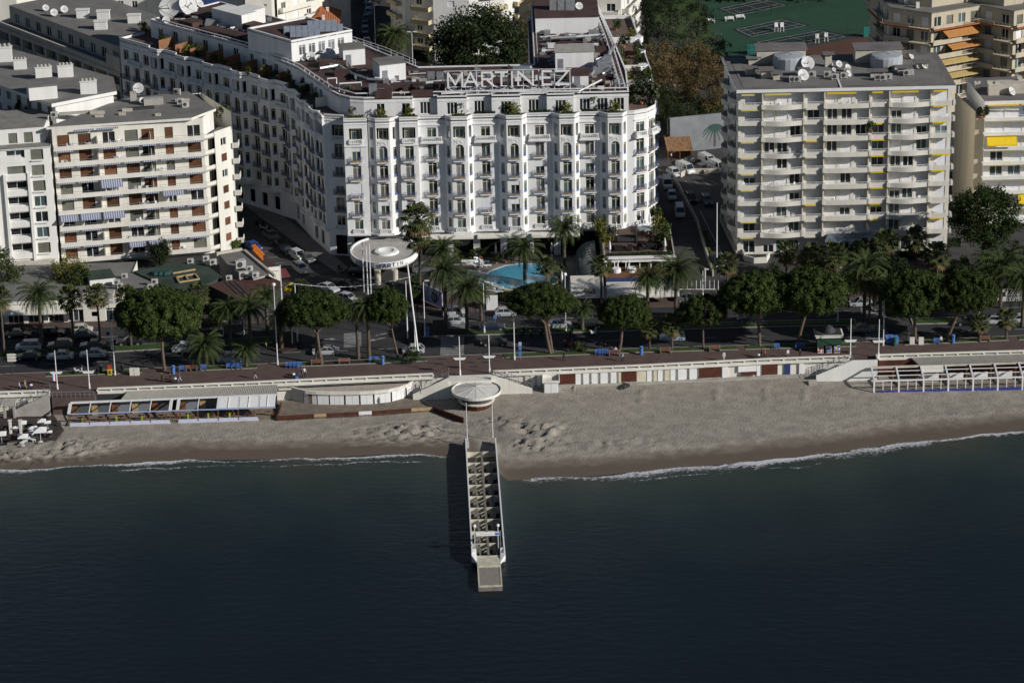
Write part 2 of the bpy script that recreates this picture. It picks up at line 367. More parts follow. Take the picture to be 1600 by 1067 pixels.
# turn arrows, box outline in the junction, parking bays
def arrow(px,py,rz):
    c=at(px,py,.008); M=Matrix.Translation(c)@Matrix.Rotation(rz,4,'Z'); b.box(-1.4,.6,-.12,.12,0,.006,0,M); b.add([M@Vector(v) for v in ((.6,-.5,.006),(1.6,0,.006),(.6,.5,.006))],[(0,1,2)])
arrow(511,530,0); arrow(598,522,.5); arrow(590,530,3.6)
q=[at(x,y,.01) for x,y in ((537,521),(564,519),(565,541),(537,543))]
b2=MB(); b2.prism([(p.x,p.y) for p in q],.004,.012); ST('road_patch',b2.mesh('road_patch',mat('pale_road_patch',(.24,.24,.245),.9,.2,1.2)))
for i in range(7):
    p0=at(1076+i*8.2,345+i*14.5,.01); p1=at(1096+i*8.2,345+i*14.0,.01); b.beam(p0,p1,.14,.008)
b.beam(at(1094,330,.01),at(1150,440,.01),.16,.008)
for i in range(5): b.beam(at(1070+i*14,283,.01),at(1080+i*14,289,.01),.12,.008)
for i in range(8):
    p0=at(395+i*11,385+i*9,.01); b.beam(p0,p0+Vector((1.9,.5,0)),.12,.008)
b.beam(at(508,462,.01),at(560,468,.01),.12,.008); b.beam(at(530,445,.01),at(560,466,.01),.12,.008)
ST('road_markings',b.mesh('road_markings',LIN))
# manhole covers
b=MB()
for px,py in ((686,568),(752,560),(735,566),(690,561),(740,573),(640,566),(760,566)):
    c=at(px,py,.13); b.box(c.x-.7,c.x+.7,c.y-.35,c.y+.35,.124,.132)
ST('drain_covers',b.mesh('drain_covers',DGR))
# ---------------------------------------------------------------- beach
from mathutils import noise as NZ
def smooth(a,b_,x): t=max(0,min(1,(x-a)/(b_-a))); return t*t*(3-2*t)
def beach_h(x,y):
    s=interp(SHORE,x); t=y-s
    z=-4.0+ (t*.055 if t<6 else .33+ (t-6)*.043)
    if t<0: z=-4+t*.07
    z=min(z,-2.42)
    V=Vector((x,y,0))
    dry=smooth(7,11,t)
    z+=dry*(.045*NZ.noise(V*.35)+.03*NZ.noise(V*1.1)+.045*NZ.noise(V*2.6))
    z+=smooth(6.,7.5,t)*(1-smooth(7.5,11,t))*(.10+.16*NZ.noise(V*1.3+Vector((7,0,0)))+.1*NZ.noise(V*2.9))
    # bulldozed mounds left and right of the jetty, ridge on the far left
    for (cx,cy,rx,ry,h) in ((-17,-31,8,4,.6),(4.5,-32,4,3.5,.8),(3.5,-37.5,3.5,2.5,.8),(-2,-29,4,3,.5),(-70,-34,5,3.2,.7),(-79,-37,9,2.4,.6),(16,-38,12,2.2,.25)):
        g=math.exp(-((x-cx)/rx)**2-((y-cy)/ry)**2); z+=g*(h*.4+h*1.5*NZ.noise(Vector((x*.9,y*1.3,cx)))+h*.8*NZ.noise(Vector((x*2.2,y*2.6,cx))))
    # windrows of raked sand on the right beach
    for wx in (21,33.5,41.5,48.):
        d=abs(x-wx-.08*(y+22)); z+=smooth(9,6,abs(y+20)*3.)*.22*math.exp(-(d/.35)**2)*(1+.6*NZ.noise(V*2))
    # groove lines by the water
    return z
xs=[-400,-250,-160,-120]+[-110+i*.55 for i in range(401)]+[120,160,250,400]
NY=96; V=[];F=[]
for i,x in enumerate(xs):
    y1=interp(EDGE,x)+.4; y0=interp(SHORE,x)-14
    for j in range(NY):
        y=y0+(y1-y0)*j/(NY-1); V.append((x,y,beach_h(x,y)))
for i in range(len(xs)-1):
    for j in range(NY-1): a=i*NY+j; F.append((a,a+NY,a+NY+1,a+1))
def sandmat():
    m=bpy.data.materials.new('sand'); m.use_nodes=True; n=m.node_tree.nodes; l=m.node_tree.links; p=n['Principled BSDF']
    g=n.new('ShaderNodeNewGeometry'); s=n.new('ShaderNodeSeparateXYZ'); l.new(g.outputs['Position'],s.inputs[0])
    no=n.new('ShaderNodeTexNoise'); no.inputs['Scale'].default_value=.5; no.inputs['Detail'].default_value=8; l.new(g.outputs['Position'],no.inputs['Vector'])
    n3=n.new('ShaderNodeTexNoise'); n3.inputs['Scale'].default_value=3.2; n3.inputs['Detail'].default_value=5; l.new(g.outputs['Position'],n3.inputs['Vector'])
    rp=n.new('ShaderNodeValToRGB'); e=rp.color_ramp.elements; e[0].position=.35; e[0].color=(.268,.242,.205,1); e[1].position=.68; e[1].color=(.365,.330,.280,1); l.new(no.outputs[0],rp.inputs[0])
    mx2=n.new('ShaderNodeMix'); mx2.data_type='RGBA'; mx2.blend_type='MULTIPLY'; mx2.inputs[0].default_value=.55; l.new(rp.outputs[0],mx2.inputs[6])
    r3=n.new('ShaderNodeValToRGB'); r3.color_ramp.elements[0].position=.35; r3.color_ramp.elements[0].color=(.70,.68,.66,1); r3.color_ramp.elements[1].position=.6; r3.color_ramp.elements[1].color=(1,1,1,1); l.new(n3.outputs[0],r3.inputs[0]); l.new(r3.outputs[0],mx2.inputs[7])
    ad=n.new('ShaderNodeMath'); ad.operation='MULTIPLY_ADD'; ad.inputs[1].default_value=.22; l.new(no.outputs[0],ad.inputs[0]); l.new(s.outputs['Z'],ad.inputs[2])
    wr=n.new('ShaderNodeMapRange'); wr.inputs['From Min'].default_value=-3.72; wr.inputs['From Max'].default_value=-3.42; wr.clamp=True; l.new(ad.outputs[0],wr.inputs[0])
    mx=n.new('ShaderNodeMix'); mx.data_type='RGBA'; mx.inputs[6].default_value=(.125,.098,.074,1); l.new(wr.outputs[0],mx.inputs[0]); l.new(mx2.outputs[2],mx.inputs[7]); l.new(mx.outputs[2],p.inputs['Base Color'])
    rr=n.new('ShaderNodeMapRange'); rr.inputs['To Min'].default_value=.55; rr.inputs['To Max'].default_value=.95; l.new(wr.outputs[0],rr.inputs[0]); l.new(rr.outputs[0],p.inputs['Roughness'])
    bp=n.new('ShaderNodeBump'); bp.inputs['Distance'].default_value=.25; bs=n.new('ShaderNodeMath'); bs.operation='MULTIPLY'; bs.inputs[1].default_value=.5; l.new(wr.outputs[0],bs.inputs[0]); l.new(bs.outputs[0],bp.inputs['Strength'])
    l.new(n3.outputs[0],bp.inputs['Height']); l.new(bp.outputs[0],p.inputs['Normal']); return m
SAND=sandmat()
me=bpy.data.meshes.new('beach'); me.from_pydata(V,[],F); me.materials.append(SAND); me.polygons.foreach_set('use_smooth',[True]*len(F)); ST('beach',me)
# ---------------------------------------------------------------- sea
def seamat():
    m=bpy.data.materials.new('sea_water'); m.use_nodes=True; n=m.node_tree.nodes; l=m.node_tree.links; p=n['Principled BSDF']
    a=n.new('ShaderNodeAttribute'); a.attribute_name='shore'; g=n.new('ShaderNodeNewGeometry')
    no=n.new('ShaderNodeTexNoise'); no.inputs['Scale'].default_value=.06; no.inputs['Detail'].default_value=5; l.new(g.outputs['Position'],no.inputs['Vector'])
    ad=n.new('ShaderNodeMath'); ad.operation='MULTIPLY_ADD'; ad.inputs[1].default_value=26; l.new(no.outputs[0],ad.inputs[0]); l.new(a.outputs['Fac'],ad.inputs[2])
    mr=n.new('ShaderNodeMapRange'); mr.inputs['From Min'].default_value=11; mr.inputs['From Max'].default_value=84; l.new(ad.outputs[0],mr.inputs[0])
    rp=n.new('ShaderNodeValToRGB'); e=rp.color_ramp.elements; e[0].position=0; e[0].color=(.055,.060,.050,1); e[1].position=1; e[1].color=(.0080,.0130,.0185,1)
    x=e.new(.10); x.color=(.036,.050,.045,1); x=e.new(.28); x.color=(.0185,.0300,.0325,1); x=e.new(.55); x.color=(.0095,.0165,.0220,1); l.new(mr.outputs[0],rp.inputs[0])
    l.new(rp.outputs[0],p.inputs['Base Color']); p.inputs['Roughness'].default_value=.22; p.inputs['Specular IOR Level'].default_value=.25; p.inputs['IOR'].default_value=1.33
    mp=n.new('ShaderNodeMapping'); mp.inputs['Scale'].default_value=(.5,1.,1); mp.inputs['Rotation'].default_value=(0,0,.15); l.new(g.outputs['Position'],mp.inputs[0])
    w1=n.new('ShaderNodeTexNoise'); w1.inputs['Scale'].default_value=.8; w1.inputs['Detail'].default_value=7; w1.inputs['Roughness'].default_value=.62; l.new(mp.outputs[0],w1.inputs['Vector'])
    bp=n.new('ShaderNodeBump'); bp.inputs['Strength'].default_value=.27; bp.inputs['Distance'].default_value=.5; l.new(w1.outputs[0],bp.inputs['Height']); l.new(bp.outputs[0],p.inputs['Normal']); return m
xs=[-4000,-1000,-400,-250]+[-160+i*4 for i in range(81)]+[250,400,1000,4000]
ds=[-3,0,2,4,7,10,14,18,24,30,40,50,65,80,110,150,250,500,1200,5000]
V=[];F=[];A=[]
for x in xs:
    for d in ds: V.append((x,interp(SHORE,x)-d,-4.)); A.append(float(d))
n_=len(ds)
for i in range(len(xs)-1):
    for j in range(n_-1): a=i*n_+j; F.append((a,a+1,a+n_+1,a+n_))
me=bpy.data.meshes.new('sea'); me.from_pydata(V,[],F); me.materials.append(seamat())
at_=me.attributes.new('shore','FLOAT','POINT'); at_.data.foreach_set('value',A); ST('sea',me)
# foam: thin broken sheets of white water along the edge
def foammat(name,thr,sc):
    m=bpy.data.materials.new(name); m.use_nodes=True; n=m.node_tree.nodes; l=m.node_tree.links; p=n['Principled BSDF']
    p.inputs['Base Color'].default_value=(.62,.63,.66,1); p.inputs['Roughness'].default_value=.8
    g=n.new('ShaderNodeNewGeometry'); no=n.new('ShaderNodeTexNoise'); no.inputs['Scale'].default_value=sc; no.inputs['Detail'].default_value=9; no.inputs['Roughness'].default_value=.75; no.inputs['Distortion'].default_value=.8; l.new(g.outputs['Position'],no.inputs['Vector'])
    a=n.new('ShaderNodeAttribute'); a.attribute_name='foam'; ad=n.new('ShaderNodeMath'); ad.operation='ADD'; l.new(no.outputs[0],ad.inputs[0]); l.new(a.outputs['Fac'],ad.inputs[1])
    mr=n.new('ShaderNodeMapRange'); mr.inputs['From Min'].default_value=thr; mr.inputs['From Max'].default_value=thr+.22; l.new(ad.outputs[0],mr.inputs[0]); l.new(mr.outputs[0],p.inputs['Alpha']); return m
def foam(name,off,wd,x0,x1,gain,thr,sc,z,seed):
    V=[];F=[];A=[];n=9; xs=[]; x=x0
    while x<=x1: xs.append(x); x+=.5
    for x in xs:
        wob=1.0*NZ.noise(Vector((x*.10,seed,0)))+.5*NZ.noise(Vector((x*.3,seed,5)))+.15*NZ.noise(Vector((x*1.1,seed,9)))
        wv=wd*(.75+.7*NZ.noise(Vector((x*.08,seed,3)))); g=gain+.22*NZ.noise(Vector((x*.06,seed,8)))
        for j in range(n):
            t=j/(n-1); V.append((x,interp(SHORE,x)-off+wob-wv*t,z)); ed=min(1,(x-x0)/4,(x1-x)/4)
            A.append((g-(.42*t if t>.12 else .9*(.12-t)*2))-(1-ed)*.5)
    for i in range(len(xs)-1):
        for j in range(n-1): a=i*n+j; F.append((a,a+1,a+n+1,a+n))
    me=bpy.data.meshes.new(name); me.from_pydata(V,[],F); at_=me.attributes.new('foam','FLOAT','POINT'); at_.data.foreach_set('value',A)
    me.materials.append(foammat(name+'_'+str(seed),thr,sc)); ST('surf_foam',me,'stuff')
foam('foam',.0,4.4,-1.3,70,.36,.62,1.5,-3.965,1.); foam('foam',.0,2.,60,120,.30,.60,1.3,-3.963,2.)
foam('foam',.2,2.4,-120,-6.7,.33,.62,1.6,-3.965,3.); foam('foam',2.6,1.8,-66,-8.5,.24,.63,1.1,-3.962,4.); foam('foam',3.0,2.6,-1,52,.16,.63,1.,-3.961,6.)
# ================================================================= SEAFRONT HOTEL
HB=TH('grand_hotel','huge white hotel with big roof letters, iron balconies and planted roof terraces','hotel',(-5,44,0))
FZ=[5.2,8.5,11.95,15.4,18.85,22.2]; HTOP=27.0
def fx(px): return at(px,285,14.6).x
def iron_rail(w,dep=.5,h=.95):
    def f():
        b=MB(); n=max(5,int(w/.2))
        for z in (.06,h-.05,h*.62): b.box(-w/2,w/2,-dep,-dep+.05,z,z+.05)
        for i in range(n+1): x=-w/2+w*i/n; b.box(x-.018,x+.018,-dep+.005,-dep+.045,.06,h)
        for s in (-1,1):
            for z in (.06,h-.05): b.box(s*w/2-.02,s*w/2+.02,-dep+.05,0,z,z+.05)
            for k in (1,2): b.box(s*w/2-.018,s*w/2+.018,-dep*k/3,-dep*k/3+.03,.06,h)
        for x in (-w*.26,0,w*.26): b.box(x-.14,x+.14,-dep-.03,-dep+.02,.16,.52,1); b.box(x-.24,x+.24,-dep-.025,-dep+.02,.27,.40,1)
        return b.mesh('iron_railing',[BLU,GLD])
    return cached(('ir',w,dep),f)
def bal_slab(w,dep=.58):
    def f():
        b=MB(); b.box(-w/2-.12,w/2+.12,-dep,0,-.16,0); b.box(-w/2+.15,w/2-.15,-dep*.6,0,-.30,-.162); b.box(-w/2+.45,w/2-.45,-dep*.35,0,-.42,-.302); return b.mesh('balcony_slab',STU)
    return cached(('bs',w,dep),f)
def balus_me(w,dep=.0,h=.95):
    def f():
        b=MB(); b.box(-w/2,w/2,-dep-.16,-dep+.06,h-.16,h); b.box(-w/2,w/2,-dep-.16,-dep+.06,0,.14)
        for s in (-1,1): b.box(s*w/2-.12,s*w/2+.12,-dep-.18,-dep+.08,.14,h-.16)
        n=int(w/.34)
        for i in range(1,n): x=-w/2+w*i/n; b.box(x-.055,x+.055,-dep-.1,-dep,.14,h-.16)
        for s in (-1,1):
            if dep>.3: b.box(s*w/2-.08,s*w/2+.08,-dep+.06,0,0,h)
        return b.mesh('balustrade',STU)
    return cached(('bl',w,dep),f)
def balcony(p,q,u,z,w=2.1,dep=.5):
    d,n,L=frame2(p,q); loc=Vector((p[0],p[1],z))+d*u; rz=math.atan2(d.y,d.x)
    o=BP('balcony',bal_slab(w,dep+.08),HB,loc,rz); OB('railing',iron_rail(w,dep),o)
def balus(p,q,u,z,w,dep=0.):
    d,n,L=frame2(p,q); BP('balustrade',balus_me(round(w,2),dep),HB,Vector((p[0],p[1],z))+d*u,math.atan2(d.y,d.x))
def roller(p,q,u,ztop,w,h,dep=.1):
    d,n,L=frame2(p,q); BP('roller_shutter',box_me('rs',-w/2,w/2,-.03,.03,-round(h,1),0,SHW),HB,Vector((p[0],p[1],ztop))+d*u-n*dep,math.atan2(d.y,d.x))
W1=MB()
def column(p,q,kind,lit=True,us=None,zb=4.6):
    d,n,L=frame2(p,q); us=us or [L/2]; holes=[]; w=1.62
    for u in us:
        for k,z in enumerate(FZ):
            if kind=='flat':
                if k==0: holes.append((u-.8,u+.8,z+.55,z+2.55,.32))
                elif k<5: holes.append((u-.8,u+.8,z+.03,z+2.75,.32))
                else: holes.append((u-.85,u+.85,z+.5,z+2.6,.3))
            elif kind=='front':
                if k==0: holes.append((u-.8,u+.8,z+.55,z+2.55,.3))
                elif k<4: holes.append((u-.8,u+.8,z+.03,z+2.75,.3))
                elif k==4: holes.append((u-.8,u+.8,z+.03,z+3.0,.34,True))
                else: holes.append((u-1.1,u+1.1,z+.75,z+3.1,.9))
            elif kind=='cant':
                a=min(.42,L/2-.12)
                if k==0: holes.append((u-a,u+a,z+.75,z+2.5,.28))
                elif k<5: holes.append((u-a,u+a,z+.35,z+2.6,.28))
                else: holes.append((L/2-a,L/2+a,z+.75,z+3.1,.9))
            elif kind=='pav':
                if k==0: holes.append((u-.8,u+.8,z+.55,z+2.55,.32))
                elif k<5: holes.append((u-.8,u+.8,z+.03,z+2.75,.32))
                else: holes.append((u-1.2,u+1.2,z+.5,z+3.0,.8))
    wall(W1,p,q,zb,HTOP,holes)
    for u in us:
        for k,z in enumerate(FZ):
            gl=rnd.choice([GLS,GLT,GLT,GLC,GLC]) if lit else rnd.choice([GLS,GLS,GLT])
            if kind in('flat','front','pav'):
                if k==0: put_window(HB,p,q,u,z+.55,1.6,2.0,'window',g=gl,dep=.22); balus(p,q,u,z-.15,1.95,.12)
                elif k<4 or (k==4): 
                    h=2.72 if not(kind=='front' and k==4) else 2.95
                    o=put_window(HB,p,q,u,z+.03,1.6,h,'french_window',g=gl,dep=.24,transom=True); balcony(p,q,u,z)
                    if lit and rnd.random()<.17 and not(kind=='front' and k==4): roller(p,q,u,z+2.74,1.56,rnd.choice([.8,1.0,1.2,2.7]))
                elif kind=='flat': put_window(HB,p,q,u,z+.5,1.7,2.1,'window',g=gl,dep=.22); 
                elif kind=='pav': put_window(HB,p,q,u,z+.5,1.7,2.1,'window',g=gl,dep=.75); balus(p,q,u,z+.05,2.3,.1)
                else: put_window(HB,p,q,u,z+.75,1.6,2.0,'window',g=gl,dep=.85)
            else:
                a=min(.42,L/2-.12)*2
                if k==0: put_window(HB,p,q,u,z+.75,round(a,2),1.75,'side_window',g=gl,dep=.2,mul=0)
                elif k<5: 
                    o=put_window(HB,p,q,u,z+.35,round(a,2),2.25,'side_window',g=gl,dep=.2,mul=0)
                    OB('guard_rail',box_me('gr',-round(a/2,2),round(a/2,2),-.17,-.14,0,.55,BLU),o)
def ledge(p,q,z,h=.25,out=.35,ext=0,m=0):
    d,n,L=frame2(p,q); W1.obox((p[0]-d.x*ext,p[1]-d.y*ext),(q[0]+d.x*ext,q[1]+d.y*ext),out+.05,z,z+h,m,-out)
def top_balcony(p,q,w,dep=.75):
    'wide stone balcony of the top floor'
    d,n,L=frame2(p,q); u=L/2
    def f():
        b=MB(); b.box(-w/2-.3,w/2+.3,-dep-.25,0,-.28,-.02); return b.mesh('stone_balcony_slab',STU)
    o=BP('stone_balcony',cached(('sb',round(w,2),dep),f),HB,Vector((p[0],p[1],22.3))+d*u,math.atan2(d.y,d.x))
    OB('balustrade',balus_me(round(w,2),dep-.1),o)
def relief(p,q):
    d,n,L=frame2(p,q)
    def f():
        b=MB(); r=random.Random(3)
        b.box(-.95,.95,-.05,0,0,.05);b.box(-.95,.95,-.05,0,.85,.9);b.box(-.95,-.9,-.05,0,.05,.85);b.box(.9,.95,-.05,0,.05,.85)
        for i in range(14): x=r.uniform(-.7,.7);z=r.uniform(.15,.7);s=r.uniform(.06,.14); b.box(x-s,x+s,-.09,0,z-s*.6,z+s*.6)
        return b.mesh('carved_relief_panel',STU)
    BP('carved_relief_panel',cached('rel',f),HB,Vector((p[0],p[1],21.95))+d*L/2,math.atan2(d.y,d.x))
PLAN=[]      # outline of the facade
def seg(a,b,kind,lit=True,us=None,cap=True):
    if kind=='plain': wall(W1,a,b,4.6,HTOP)
    else: column(a,b,kind,lit,us)
    ledge(a,b,HTOP-.02,.22,.14); ledge(a,b,25.95,.14,.08); ledge(a,b,4.75,.4,.3)
    PLAN.append((a[0],a[1])); PLAN.append((b[0],b[1]))
    if kind=='flat': top_balcony(a,b,min(3.6,frame2(a,b)[2]-.5)); ledge(a,b,25.2,.22,.16)
    if kind=='pav': ledge(a,b,21.75,.2,.16)
    if kind=='front': relief(a,b)
yF,yP,yB=43.8,42.9,42.55
# --- street wing on the left, far end first
WG=[(-77.,102.),(-41.,66.5),(-37.,55.),(-33.3,46.)]
def along(p,q,u,out=0):
    d,n,L=frame2(p,q); return (p[0]+d.x*u+n.x*out,p[1]+d.y*u+n.y*out)
def wing(p,q,items):
    u=0; L=frame2(p,q)[2]; tot=sum(i[1] for i in items); s=L/tot
    for k,w,*r in items:
        w*=s; A=along(p,q,u); B=along(p,q,u+w)
        if k=='bay':
            c=.9; A1=along(p,q,u+c,1.05); B1=along(p,q,u+w-c,1.05)
            seg(A,A1,'cant',False); seg(A1,B1,'front',False); seg(B1,B,'cant',False)
        elif k=='pav':
            A1=along(p,q,u,.5); B1=along(p,q,u+w,.5); wall(W1,A,A1,4.6,HTOP); seg(A1,B1,'pav',False); wall(W1,B1,B,4.6,HTOP)
        else: seg(A,B,k,False,r[0] if r else None)
        u+=w
wing(WG[0],WG[1],[('flat',9.3,[1.7,4.9,8.0])]+[('bay',4.3),('flat',3.7)]*5)
wing(WG[1],WG[2],[('bay',4.3),('flat',3.6),('bay',4.3)])
wing(WG[2],WG[3],[('pav',3.4),('bay',4.2),('pav',2.4)])
# --- corner strip
seg(WG[3],(fx(541),45.1),'pav',True,[2.4])
wall(W1,(fx(541),45.1),(fx(541),yP),4.6,HTOP)
# --- sea front
def F(kind,a,b,y0=yF,y1=None,**k): seg((fx(a),y0),(fx(b),y0 if y1 is None else y1),kind,True,**k)
def bay(l,a,b,r,y0=yF,y1=yB): F('cant',l,a,y0,y1); F('front',a,b,y1); F('cant',b,r,y1,y0)
F('pav',541,577,yP); wall(W1,(fx(577),yP),(fx(577),yF),4.6,HTOP)
bay(577,590,612,627)
wall(W1,(fx(627),yF),(fx(627),yP),4.6,HTOP); F('pav',627,656,yP); wall(W1,(fx(656),yP),(fx(656),yF),4.6,HTOP)
F('flat',656,697); bay(697,707,732.5,740.5); F('flat',740.5,780); bay(780,793,817,825); F('flat',825,864)
bay(864,875.5,899,907); F('flat',907,938); bay(938,951,974,981)
cx0=fx(981); R0=5.6; cy0=yF+R0; prev=(cx0,yF)
def arc(t): return (cx0+R0*math.sin(R(t)),cy0-R0*math.cos(R(t)))
for t,kind in ((14,'plain'),(40,'flat'),(45,'plain'),(69,'flat'),(73,'plain'),(96,'flat')):
    c=arc(t); seg(prev,c,kind); prev=c
RW=[(27.4,70.),(25.4,110.),(4.6,110.)]
for c in RW[:1]: seg(prev,c,'flat',False,[3,6.5,10,13.5,17]); prev=c
seg(prev,RW[1],'plain'); seg(RW[1],RW[2],'plain')
# inner court walls
wi=[(4.6,110.),(4.6,66.),(-16.2,66.),(-20,76),(-31,88),(-58.,119.5),(-77,102)]
for a,c in zip(wi,wi[1:]): wall(W1,a,c,0,HTOP); PLAN.append(a)
# ground floor
for i in range(len(WG)-1):
    wall(W1,WG[i],WG[i+1],0,4.6,[(u,u+1.6,.9,3.6,.3) for u in [1.5+3.6*k for k in range(int((frame2(WG[i],WG[i+1])[2]-1.8)//3.6))]])
wall(W1,WG[3],(fx(541),45.1),0,4.6,[(1.2,3.4,.2,4,.25)])
wall(W1,(fx(541),45.1),(fx(656),45.1),0,4.6,[(u,u+2.2,.1,3.6,.4) for u in (1.,4.4,7.8,11.)],m=0)
wall(W1,prev,prev,0,4.6) if False else None
pv=(cx0,yF)
for t in (20,40,60,80,96): c=arc(t); wall(W1,pv,c,0,4.6); pv=c
wall(W1,pv,RW[0],0,4.6); wall(W1,RW[0],RW[1],0,4.6); wall(W1,RW[1],RW[2],0,4.6)
BM('wall',W1,STU,HB)
b=MB(); n=0
poly=[]; 
for p in PLAN:
    if not poly or (Vector(p)-Vector(poly[-1])).length>.05: poly.append(p)
b.prism(poly,26.3,26.5,0); BM('terrace_floor',b,mat('terrace_paving',(.16,.11,.095),.9,.15,.8),HB)
# dark rooms behind the panes
b=MB()
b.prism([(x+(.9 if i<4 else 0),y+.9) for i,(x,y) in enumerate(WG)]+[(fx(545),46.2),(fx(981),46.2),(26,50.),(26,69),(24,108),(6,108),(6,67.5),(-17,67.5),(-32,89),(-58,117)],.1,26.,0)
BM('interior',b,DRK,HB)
# arcade of the sea front
for px in (742.5,785,869.5,700,827): BP('arcade_pillar',box_me('arp',-.62,.62,-.6,.55,0,4.25,STU),HB,(fx(px),43.05,.2))
wq=(fx(656),46.6),(fx(981),46.6); L=wq[1][0]-wq[0][0]; hs=[(u,u+2.4,.3,3.3,.15) for u in [1+3.4*k for k in range(int((L-3)//3.4)+1)]]
b=MB(); wall(b,wq[0],wq[1],.2,4.5,hs,.15); b.box(wq[0][0],wq[1][0],43.9,46.6,4.3,4.5); BM('arcade_back_wall',b,CRM,HB)
for h in hs: put_window(HB,wq[0],wq[1],(h[0]+h[1])/2,.3,2.4,3.0,'shop_window',g=GLS,dep=.1,mul=2)
b=MB()
for a,c in ((657,738),(744,821),(829,905)):
    x0,x1=fx(a),fx(c); b.quad((x0,yB-.1,4.75),(x0,yB-1.5,4.4),(x1,yB-1.5,4.4),(x1,yB-.1,4.75)); b.quad((x0,yB-1.5,4.4),(x0,yB-1.5,4.15),(x1,yB-1.5,4.15),(x1,yB-1.5,4.4)); b.quad((x0,yB-.1,4.68),(x1,yB-.1,4.68),(x1,yB-1.45,4.33),(x0,yB-1.45,4.33))
BM('terrace_awning',b,CNV,HB)
# --- attic storey
AT=[(-70.8,103.7),(-50.7,83.6),(-39.3,67.),(-32.3,51.2),(-30.6,48.2),(-28.5,46.4),(-26.,45.75),(fx(648),45.65)]
steps=[(648,686.5,46.3),(686.5,732,45.5),(732,771,46.3),(771,815.5,45.5),(815.5,857,46.3),(857,899,45.5),(899,985,46.2)]
for a,c,y in steps: AT+= [(fx(a),y),(fx(c),y)]
AT+=[(22.3,60.),(20.5,85.),(18.6,108),(5.3,108),(5.3,65.2),(-16.5,65.2),(-31,87),(-58.,116.5)]
b=MB(); ZA=30.0
for i in range(len(AT)):
    a,c=AT[i],AT[(i+1)%len(AT)]; L=frame2(a,c)[2]; hs=[]
    if i in (0,1,2,6,8,10,12,14,16,18,20,21,22,23):
        if L>6: us=[3+4.6*k for k in range(int((L-3)//4.6)+1) if 3+4.6*k<L-1]
        elif L>2.4: us=[L/2]
        else: us=[]
        if L>9 and i>=20 and i<22: us=[L*.2,L*.52,L*.82]
        wd=1.5 if i<7 else 1.9
        hs=[(u-wd/2,u+wd/2,26.65,28.95,.2) for u in us]
        for u in us: put_window(HB,a,c,u,26.65,wd,2.3,'attic_window',fr=FRW,g=GLS,dep=.14,mul=1 if i<7 else 2,transom=False)
    wall(b,a,c,26.2,ZA,hs); d,n,LL=frame2(a,c); b.obox(a,c,.28,ZA,ZA+.22,0,-.08); b.obox(a,c,.2,29.2,29.4,0,-.06)
BM('attic_wall',b,STU,HB)
b=MB(); b.prism(AT,29.7,29.95); BM('flat_roof',b,ROR,HB)
# --- roof furniture
def roof_rail(pts,z,h=1.0,two=True,r=.06):
    b=MB()
    for a,c in zip(pts,pts[1:]):
        A=Vector((*a,z));C=Vector((*c,z)); L=(C-A).length; n=max(1,int(L/2.2))
        for hh in ((h,h*.5) if two else (h,)): b.beam(A+Vector((0,0,hh)),C+Vector((0,0,hh)),r*2)
        for k in range(n+1): q=A.lerp(C,k/n); b.beam(q,q+Vector((0,0,h)),r*1.4)
    return b
BM('roof_railing',roof_rail([(-70,103),(-50.2,83.3),(-38.7,66.6),(-31.7,51.2),(-27.6,46.9),(22.,46.9)],30.1,.55,False,.09),WHM,HB)
BM('roof_railing',roof_rail([(21.6,47.2),(20.3,78),(18.2,107)],30.1,.9,True,.06),WHM,HB)
BM('roof_railing',roof_rail([(20.6,47.6),(19.3,78),(17.4,106)],30.1,1.3,False,.08),WHM,HB)
BM('roof_railing',roof_rail([(-31.5,86.2),(-23.,75.5),(-17,66.2)],30.1,1.1,True,.05),WHM,HB)
BM('roof_railing',roof_rail([(6,107),(6,66)],30.1,1.1,True,.05),WHM,HB)
BM('roof_railing',roof_rail([(5.6,107.4),(18,107.4)],33.3,1.1,True,.05),WHM,HB)
def rbox(name,px,py,w,d,h,m,rz=0,z=29.95,mt=None):
    p=at(px,py,z); b=MB(); b.box(-w/2,w/2,-d/2,d/2,0,h)
    if mt: b.box(-w/2-.12,w/2+.12,-d/2-.12,d/2+.12,h,h+.14,1); return BP(name,b.mesh(name,[m,mt]),HB,p,rz)
    return BP(name,b.mesh(name,m),HB,p,rz)
WR=math.atan2(-35.5,36)   # direction of the street wing
# penthouse with solar panels
e=[at(x,y,30) for x,y in ((457,99),(551,81),(500,43),(410,58))]; e[3]=e[0]+(e[2]-e[1])
pb=[(-40.5,70.8),(-29.3,77.8),(-38.6,88.0),(-49.5,80.6)]
b=MB(); wl=[(1.6+2.1*k,3.0+2.1*k,31,33,.15) for k in range(5)]
wall(b,pb[0],pb[1],30,33.9,wl); wall(b,pb[1],pb[2],30,33.9); wall(b,pb[2],pb[3],30,33.9); wall(b,pb[3],pb[0],30,33.9)
for a,c in zip(pb,pb[1:]+pb[:1]): b.obox(a,c,.3,33.9,34.25,0,-.05)
b.prism(pb,33.7,33.92,1); BM('penthouse',b,[STU,ROR],HB)
for h in wl: put_window(HB,pb[0],pb[1],(h[0]+h[1])/2,31,1.4,2,'penthouse_window',fr=FRW,g=GLC,dep=.1)
def solar():
    b=MB()
    for i in range(5):
        b.quad((i*1.15,0,.15),(i*1.15+1.05,0,.15),(i*1.15+1.05,3.,.75),(i*1.15,3.,.75),1); b.box(i*1.15,i*1.15+1.05,3.,3.05,.1,.75); b.beam((i*1.15,0,.1),(i*1.15,3.,.7),.08); b.box(i*1.15,i*1.15+.06,0,2.4,.0,.08)
    return b.mesh('solar_panel_row',[GRM,mat('solar_glass',(.32,.36,.42),.12,.1,1.,spec=.8)])
dv=(Vector(pb[1])-Vector(pb[0])).normalized(); 
